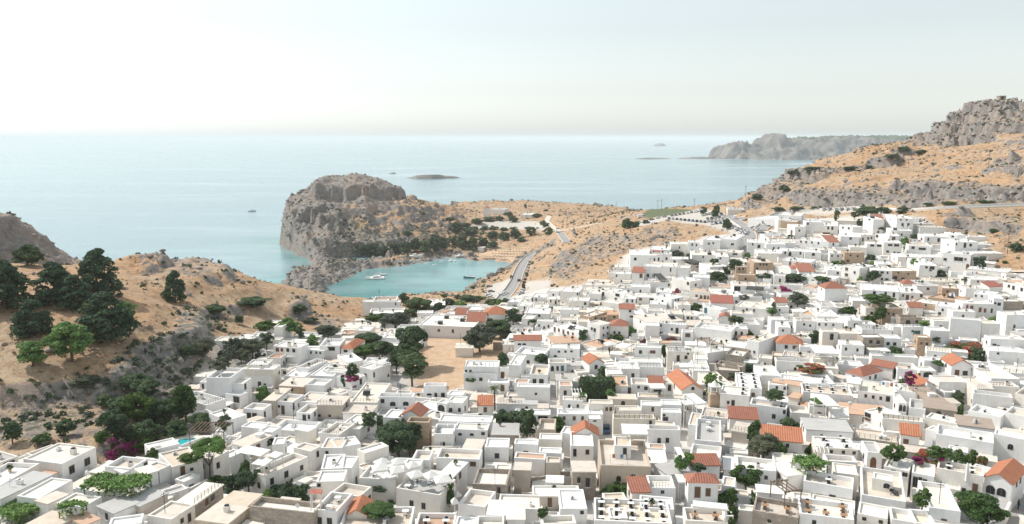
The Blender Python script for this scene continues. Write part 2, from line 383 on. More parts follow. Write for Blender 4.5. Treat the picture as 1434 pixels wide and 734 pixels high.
def tiles(name, axis, a, b, c_):
    t = NT(name); v = t.coord(); sx = t.new('ShaderNodeSeparateXYZ'); t.L(v, sx.inputs[0])
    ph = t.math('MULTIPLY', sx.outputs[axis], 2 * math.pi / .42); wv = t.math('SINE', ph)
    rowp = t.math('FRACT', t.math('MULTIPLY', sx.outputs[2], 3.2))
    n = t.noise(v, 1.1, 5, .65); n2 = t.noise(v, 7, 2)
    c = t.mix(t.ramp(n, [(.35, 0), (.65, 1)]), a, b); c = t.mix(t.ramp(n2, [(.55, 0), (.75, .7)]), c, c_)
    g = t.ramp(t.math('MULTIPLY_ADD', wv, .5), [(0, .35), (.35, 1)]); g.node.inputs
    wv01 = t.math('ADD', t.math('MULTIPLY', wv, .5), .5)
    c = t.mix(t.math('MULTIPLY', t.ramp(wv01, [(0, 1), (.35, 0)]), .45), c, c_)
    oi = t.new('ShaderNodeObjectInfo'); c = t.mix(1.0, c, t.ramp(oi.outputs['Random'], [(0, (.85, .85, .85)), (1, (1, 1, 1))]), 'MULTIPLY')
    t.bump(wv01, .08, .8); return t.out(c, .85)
def plain(name, col, rough=.8, var=.15, metal=0):
    t = NT(name); v = t.coord(); n = t.noise(v, 3.0, 3); d = tuple(x * (1 - var * 2) for x in col)
    return t.out(t.mix(t.ramp(n, [(.35, 0), (.7, 1)]), col, d), rough, metal)
M = {}
M['w'] = plaster('white_limewash', (.86, .855, .845), (.62, .58, .52), .62)
M['c'] = plaster('cream_render', (.79, .765, .72), (.58, .52, .45), .55)
M['beige'] = plaster('beige_render', (.60, .53, .46), (.42, .37, .32), .6)
M['s'] = stone('grey_stone', (.46, .39, .32), (.34, .29, .25), (.24, .21, .18))
M['y'] = stone('ochre_stone', (.56, .42, .29), (.45, .33, .23), (.34, .26, .2))
M['RW'] = plaster('white_roof', (.85, .84, .81), (.56, .52, .46), .75, False)
M['RC'] = plaster('cream_roof', (.82, .775, .70), (.50, .43, .36), .85, False)
M['RT'] = plaster('tan_roof', (.70, .63, .55), (.45, .38, .32), .85, False)
M['RG'] = plaster('grey_roof', (.52, .51, .49), (.36, .35, .33), .7, False)
M['RO'] = plaster('clay_roof', (.62, .42, .30), (.42, .28, .20), .8, False)
M['RD'] = plaster('brown_roof', (.42, .34, .28), (.26, .21, .17), .9, False)
M['RY'] = plaster('sandstone_roof', (.60, .47, .35), (.42, .32, .24), .8, False)
tA, tB, tC = (.44, .195, .13), (.37, .145, .10), (.27, .13, .09)
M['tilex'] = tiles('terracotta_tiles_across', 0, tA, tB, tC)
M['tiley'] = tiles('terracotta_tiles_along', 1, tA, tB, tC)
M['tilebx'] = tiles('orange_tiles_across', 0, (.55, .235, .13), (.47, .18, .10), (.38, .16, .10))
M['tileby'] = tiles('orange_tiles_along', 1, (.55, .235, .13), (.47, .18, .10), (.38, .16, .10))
M['red'] = plain('red_paint', (.42, .15, .115), .6)
M['glass'] = plain('dark_window_glass', (.035, .04, .045), .15, .2)
M['frame'] = plain('grey_timber_frame', (.16, .14, .12), .6)
M['brown'] = plain('brown_shutter', (.20, .10, .055), .6)
M['teal'] = plain('blue_green_paint', (.06, .19, .22), .5)
M['redw'] = plain('oxide_red_shutter', (.34, .13, .09), .6)
M['whitep'] = plain('white_paint', (.80, .80, .78), .5, .05)
M['canvas'] = plain('white_canvas', (.80, .78, .74), .9, .06)
M['redcanvas'] = plain('faded_red_canvas', (.50, .20, .15), .9)
M['darkcanvas'] = plain('dark_netting', (.08, .08, .075), .9)
M['timber'] = plain('weathered_timber', (.20, .14, .10), .8)
M['lighttimber'] = plain('varnished_timber', (.45, .26, .14), .7)
M['metal'] = plain('grey_metal', (.45, .46, .47), .45, .1, .6)
M['dark'] = plain('black_metal', (.03, .03, .032), .5)
M['straw'] = plain('straw_thatch', (.42, .31, .19), .95)
M['asphalt'] = plain('asphalt', (.37, .36, .345), .9, .12)
M['paint'] = plain('road_paint', (.7, .7, .68), .7, .05)
M['skin'] = plain('skin', (.45, .28, .2), .6); M['blackcloth'] = plain('black_cloth', (.02, .02, .025), .9); M['bluecloth'] = plain('blue_cloth', (.08, .28, .55), .9)
M['tyre'] = plain('tyre_rubber', (.02, .02, .02), .9)
CARC = {'white': (.75, .75, .74), 'silver': (.45, .46, .47), 'black': (.02, .02, .022), 'grey': (.16, .17, .18), 'blue': (.06, .13, .25), 'red': (.35, .03, .03)}
for k_, v_ in CARC.items():
    t_ = NT(k_ + '_car_paint'); t_.b.inputs['Coat Weight'].default_value = .6; M['car_' + k_] = t_.out(v_, .35)
def leafmat(name, a, b, c=None):
    t = NT(name); at = t.attr('leaf'); oi = t.new('ShaderNodeObjectInfo')
    col = t.mix(at.outputs['Fac'], a, b) if c is None else t.ramp(at.outputs['Fac'], [(0, a), (.55, b), (.6, c), (1, c)])
    col = t.mix(1.0, col, t.ramp(oi.outputs['Random'], [(0, (.72, .78, .8)), (1, (1.15, 1.1, 1.0))]), 'MULTIPLY')
    t.b.inputs['Subsurface Weight'].default_value = 0
    m = t.out(col, .75)
    tr = t.new('ShaderNodeBsdfTranslucent'); mx = t.new('ShaderNodeMixShader'); mx.inputs[0].default_value = .22
    t.L(col, tr.inputs[0]); t.L(t.b.outputs[0], mx.inputs[1]); t.L(tr.outputs[0], mx.inputs[2]); t.L(mx.outputs[0], t.n['Material Output'].inputs[0])
    return m
M['leaf_d'] = leafmat('dark_foliage', (.045, .085, .046), (.13, .19, .09))
M['leaf_j'] = leafmat('juniper_foliage', (.042, .085, .055), (.12, .18, .10))
M['leaf_g'] = leafmat('green_foliage', (.05, .10, .03), (.12, .20, .055))
M['leaf_b'] = leafmat('bright_foliage', (.11, .21, .06), (.25, .39, .13))
M['leaf_o'] = leafmat('olive_foliage', (.09, .11, .075), (.20, .22, .15))
M['leaf_m'] = leafmat('bougainvillea_foliage', (.30, .02, .13), (.52, .05, .27), (.05, .10, .03))
M['leaf_f'] = leafmat('flowering_foliage', (.08, .14, .04), (.20, .23, .08), (.48, .14, .10))
M['leaf_c'] = leafmat('maroon_foliage', (.16, .05, .05), (.28, .10, .09))
M['leaf_l'] = leafmat('palm_foliage', (.05, .09, .035), (.13, .18, .07))
M['bark'] = plain('bark', (.13, .10, .075), .95, .3)
# ground
def ground_material():
    t = NT('dry_hillside'); v = t.coord(); tc = v
    a = t.attr('cover'); sp = t.new('ShaderNodeSeparateColor'); t.L(a.outputs['Color'], sp.inputs[0])
    b = t.attr('cover2'); sq = t.new('ShaderNodeSeparateColor'); t.L(b.outputs['Color'], sq.inputs[0])
    n1 = t.noise(v, .045, 6, .62); n2 = t.noise(v, .35, 5, .65); n3 = t.noise(v, 1.6, 4, .7)
    grass = t.mix(t.ramp(n1, [(.38, 0), (.62, 1)]), (.51, .315, .175), (.49, .37, .25))
    grass = t.mix(t.ramp(n2, [(.45, 0), (.64, .85)]), grass, (.31, .195, .12))
    grass = t.mix(t.ramp(n3, [(.54, 0), (.70, .7)]), grass, (.22, .14, .09))
    rockc = t.mix(t.ramp(n2, [(.35, 0), (.65, 1)]), (.33, .295, .265), (.19, .175, .165))
    rockc = t.mix(t.ramp(n1, [(.5, 0), (.66, .6)]), rockc, (.42, .30, .22))
    rockc = t.mix(t.ramp(n3, [(.5, 0), (.7, .6)]), rockc, (.15, .145, .135))
    rf = t.math('ADD', sp.outputs[0], t.math('MULTIPLY', t.math('SUBTRACT', n2, .5), 1.3))
    c = t.mix(t.ramp(rf, [(.40, 0), (.62, 1)]), grass, rockc)
    n4 = t.noise(v, .5, 5, .75)
    sf = t.math('ADD', n4, t.math('MULTIPLY', sq.outputs[0], .10))
    c = t.mix(t.ramp(sf, [(.60, 0), (.68, .85)]), c, (.085, .095, .06))
    c = t.mix(sp.outputs[1], c, t.mix(n2, (.68, .66, .62), (.56, .52, .47)))          # paving
    c = t.mix(sp.outputs[2], c, t.mix(t.ramp(n2, [(.4, 0), (.65, 1)]), (.62, .46, .32), (.55, .36, .22)))   # bare earth and sand
    c = t.mix(sq.outputs[1], c, t.mix(n3, (.10, .13, .065), (.15, .165, .08)))         # playing field
    c = t.mix(sq.outputs[2], c, t.mix(n3, (.60, .55, .49), (.50, .46, .41)))           # gravel lots
    h = t.math('ADD', t.math('MULTIPLY', n3, .6), n2)
    t.bump(h, .9, .7); return t.out(c, .95)
M['ground'] = ground_material()
def rock_material(name='bare_rock', base=(.42, .37, .33)):
    t = NT(name); v = t.coord(); n1 = t.noise(v, .25, 6, .65); n2 = t.noise(v, 1.5, 4, .7)
    c = t.mix(t.ramp(n1, [(.35, 0), (.65, 1)]), base, tuple(x * .6 for x in base)); c = t.mix(t.ramp(n2, [(.5, 0), (.72, .6)]), c, (.18, .15, .12))
    t.bump(n2, .4, .6); return t.out(c, .95)
M['rock'] = rock_material('bare_rock', (.37, .325, .285)); M['rockd'] = rock_material('dark_rock', (.25, .235, .225))
def far_material():
    t = NT('far_hill'); v = t.coord(); n1 = t.noise(v, .012, 6, .65); n2 = t.noise(v, .06, 5, .7)
    a = t.attr('veg'); f = t.math('ADD', a.outputs['Fac'], t.math('MULTIPLY', t.math('SUBTRACT', n2, .5), 1.2))
    c = t.mix(t.ramp(n1, [(.35, 0), (.65, 1)]), (.27, .24, .21), (.09, .09, .088)); c = t.mix(t.ramp(f, [(.45, 0), (.6, 1)]), c, (.07, .10, .05))  # dark patches put crag shading into the hill colour, dark green is vegetation
    t.bump(n2, 6, .8); return t.out(c, .95)
M['far'] = far_material()
def water_material():
    t = NT('sea_water'); v = t.coord(); at = t.attr('shallow')
    st = t.new('ShaderNodeMapping'); st.inputs['Scale'].default_value = (.0016, .0042, 1); st.inputs['Rotation'].default_value = (0, 0, R(24)); t.L(v, st.inputs[0])
    slick = t.noise(st.outputs[0], 1.0, 5, .6); s2 = t.ramp(slick, [(.48, 0), (.68, 1)])
    n2 = t.noise(v, .03, 4, .6)
    deep = t.mix(n2, (.165, .295, .335), (.19, .325, .36))
    bay = t.mix(t.ramp(n2, [(.4, 0), (.6, 1)]), (.0, .15, .145), (.01, .25, .235))
    c = t.mix(t.ramp(at.outputs['Fac'], [(0, 0), (.5, .8), (1, 1)]), deep, bay)
    c = t.mix(t.math('MULTIPLY', s2, .7), c, (.46, .56, .59))  # slicks' brighter sky reflection put into the colour as pale streaks
    c = t.mix(t.ramp(at.outputs['Fac'], [(.75, 0), (1, .6)]), c, (.20, .42, .38))
    w = t.new('ShaderNodeMapping'); w.inputs['Scale'].default_value = (1, 1.6, 1); t.L(v, w.inputs[0])
    r1 = t.noise(w.outputs[0], .22, 3, .6); r2 = t.noise(w.outputs[0], .05, 3, .5)
    h = t.math('ADD', r1, r2)
    bm = t.new('ShaderNodeBump'); bm.inputs['Distance'].default_value = 1.0
    t.L(h, bm.inputs['Height'])
    t.L(t.math('SUBTRACT', .42, t.math('MULTIPLY', at.outputs['Fac'], .46), True), bm.inputs['Strength'])
    t.L(bm.outputs[0], t.b.inputs['Normal'])
    t.b.inputs['IOR'].default_value = 1.33; t.b.inputs['Specular IOR Level'].default_value = .5
    t.L(t.math('ADD', .16, t.math('MULTIPLY', s2, .10)), t.b.inputs['Roughness'])
    t.L(c, t.b.inputs['Base Color']); return t.m
M['sea'] = water_material()
M['pool'] = plain('pool_water', (.05, .45, .48), .08, .05)
# ------------------------------------------------------------------ ground, sea, islands
def colattr(me, name, R_, G_, B_):
    a = me.color_attributes.new(name, 'FLOAT_COLOR', 'POINT'); n = len(me.vertices)
    d = np.ones((n, 4), np.float32); d[:, 0] = R_.ravel(); d[:, 1] = G_.ravel(); d[:, 2] = B_.ravel(); a.data.foreach_set('color', d.ravel())
gm = gridmesh('ground', GX[None, :], GY[:, None], ZT)
SHRUBZ = [(0,560),(120,545),(250,440),(300,440),(330,470),(300,560),(250,640),(120,600),(0,640)]
SHRUB2 = [(470,300),(560,320),(680,318),(690,350),(560,362),(460,380)]
shr = blur(area(SHRUBZ) * (YY < 400), 6) + blur(area(SHRUB2) * (YY > 500), 8)
PXg, PYg = project(XX, YY, ZT)
colattr(gm, 'cover', np.clip(rock * open_, 0, 1), np.clip(mV * (1 - mF), 0, 1), np.clip(mF + blur(mB, 2), 0, 1))
colattr(gm, 'cover2', np.clip(shr, 0, 1) - .12 * sm(800, 1000, PXg) + .1 * (PXg < 700), blur(mG, 1), np.clip(blur(paved, 1), 0, 1))
gm.polygons.foreach_set('use_smooth', [True] * len(gm.polygons))
link('ground', gm, M['ground'], kind='structure')
sx = axis([(-90000,-3000,8000),(-3000,-500,250),(-500,300,8),(300,3000,270),(3000,90000,8000)])
sy = axis([(-3000,380,400),(380,1300,8),(1300,4000,150),(4000,90000,6000)])
SX, SY = np.meshgrid(sx, sy)
sdl, _ = land_sd(SX, SY)
seam = gridmesh('sea', sx[None, :], sy[:, None], np.zeros(SX.shape))
inb = inpoly(SX, SY, [b[:2] for b in BAY]).astype(float)
bayd = blur(inb, 2); shore = np.clip(np.exp(sdl / 22), 0, 1) * (sdl > -300)
a = seam.attributes.new('shallow', 'FLOAT', 'POINT'); a.data.foreach_set('value', np.clip(np.maximum(bayd * .72 + shore * .25, shore * .75), 0, 1).astype(np.float32).ravel())
link('sea', seam, M['sea'], kind='structure')
def island(name, pts, seed, step, label_kind='structure', veg=0.0, rough=6, mat='far', vz=None):
    """pts: (x, y, radius, height) mounds"""
    x0 = min(p[0] - p[2] * 1.2 for p in pts); x1 = max(p[0] + p[2] * 1.2 for p in pts); y0 = min(p[1] - p[3] * 1.2 for p in pts); y1 = max(p[1] + p[3] * 1.2 for p in pts)
    gx = np.arange(x0, x1, step); gy = np.arange(y0, y1, step); A_, B_ = np.meshgrid(gx, gy); Z = np.full(A_.shape, -6.0)
    wx = A_ + (fbm(A_, B_, step * 18, 4, seed) - .5) * step * 14; wy = B_ + (fbm(A_, B_, step * 18, 4, seed + 9) - .5) * step * 14
    for (x, y, rx, ry, h, p) in pts:
        r = np.sqrt(((wx - x) / rx) ** 2 + ((wy - y) / ry) ** 2); Z = np.maximum(Z, h * np.clip(1 - r ** p, -1, 1))
    Z = Z + (Z > 0) * ((ridged(A_, B_, step * 9, 4, seed + 3) - .62) * rough * 2.2) * sm(0, 12, Z)
    me = gridmesh(name, gx[None, :], gy[:, None], Z, (Z > -5.5))
    at_ = me.attributes.new('veg', 'FLOAT', 'POINT'); vv = np.full(Z.shape, veg) if vz is None else vz(A_, B_, Z)
    at_.data.foreach_set('value', vv.astype(np.float32).ravel())
    me.polygons.foreach_set('use_smooth', [True] * len(me.polygons))
    return link(name, me, M[mat], kind='structure')
def sp(px, py): x, y, _ = on_plane(px, py, 0); return x, y
x, y = sp(606, 250); s_ = y / F
island('long_islet', [(x - 6*s_, y+20, 33*s_, 45, 8, 3.0), (x + 14*s_, y+25, 26*s_, 35, 5.5, 2.2)], 5, 3, veg=.35, rough=5)
x, y = sp(550, 243.5); island('small_rock_islet', [(x, y, 9, 14, 4, 2)], 6, 1.2, rough=1, veg=.2)
x, y = sp(975, 222.5); s_ = y / F
island('outer_skerry', [(x, y, 30*s_, 60, 10, 2.2), (x - 12*s_, y, 14*s_, 40, 6, 2)], 8, 6, rough=2)
x, y = sp(915, 222.8); island('low_skerry', [(x, y, 22*s_, 45, 6, 2.2)], 9, 6, rough=2)
x, y = sp(924, 204.5); s_ = y / F; island('distant_islet', [(x, y, 9*s_, 90, 36, 2)], 10, 14, rough=6)
# far peninsula
y = 4100.0; s_ = y / F; q = lambda px: (px - CX) * s_
pen = [(q(1030), y + 80, 34*s_, 240, 74, 2.6), (q(1050), y+120, 46*s_, 300, 52, 4), (q(1085), y + 60, 27*s_, 210, 116, 3.2), (q(1110), y+200, 50*s_, 380, 72, 4), (q(1145), y + 220, 62*s_, 420, 88, 5),
       (q(1200), y + 420, 95*s_, 620, 92, 5), (q(1300), y + 700, 150*s_, 820, 98, 4), (q(1090), y - 40, 75*s_, 300, 40, 4)]
island('far_headland', pen, 21, 8, rough=36, vz=lambda A_, B_, Z: sm(y + 120, y + 420, B_) * .9 + sm(60, 100, Z) * .15)
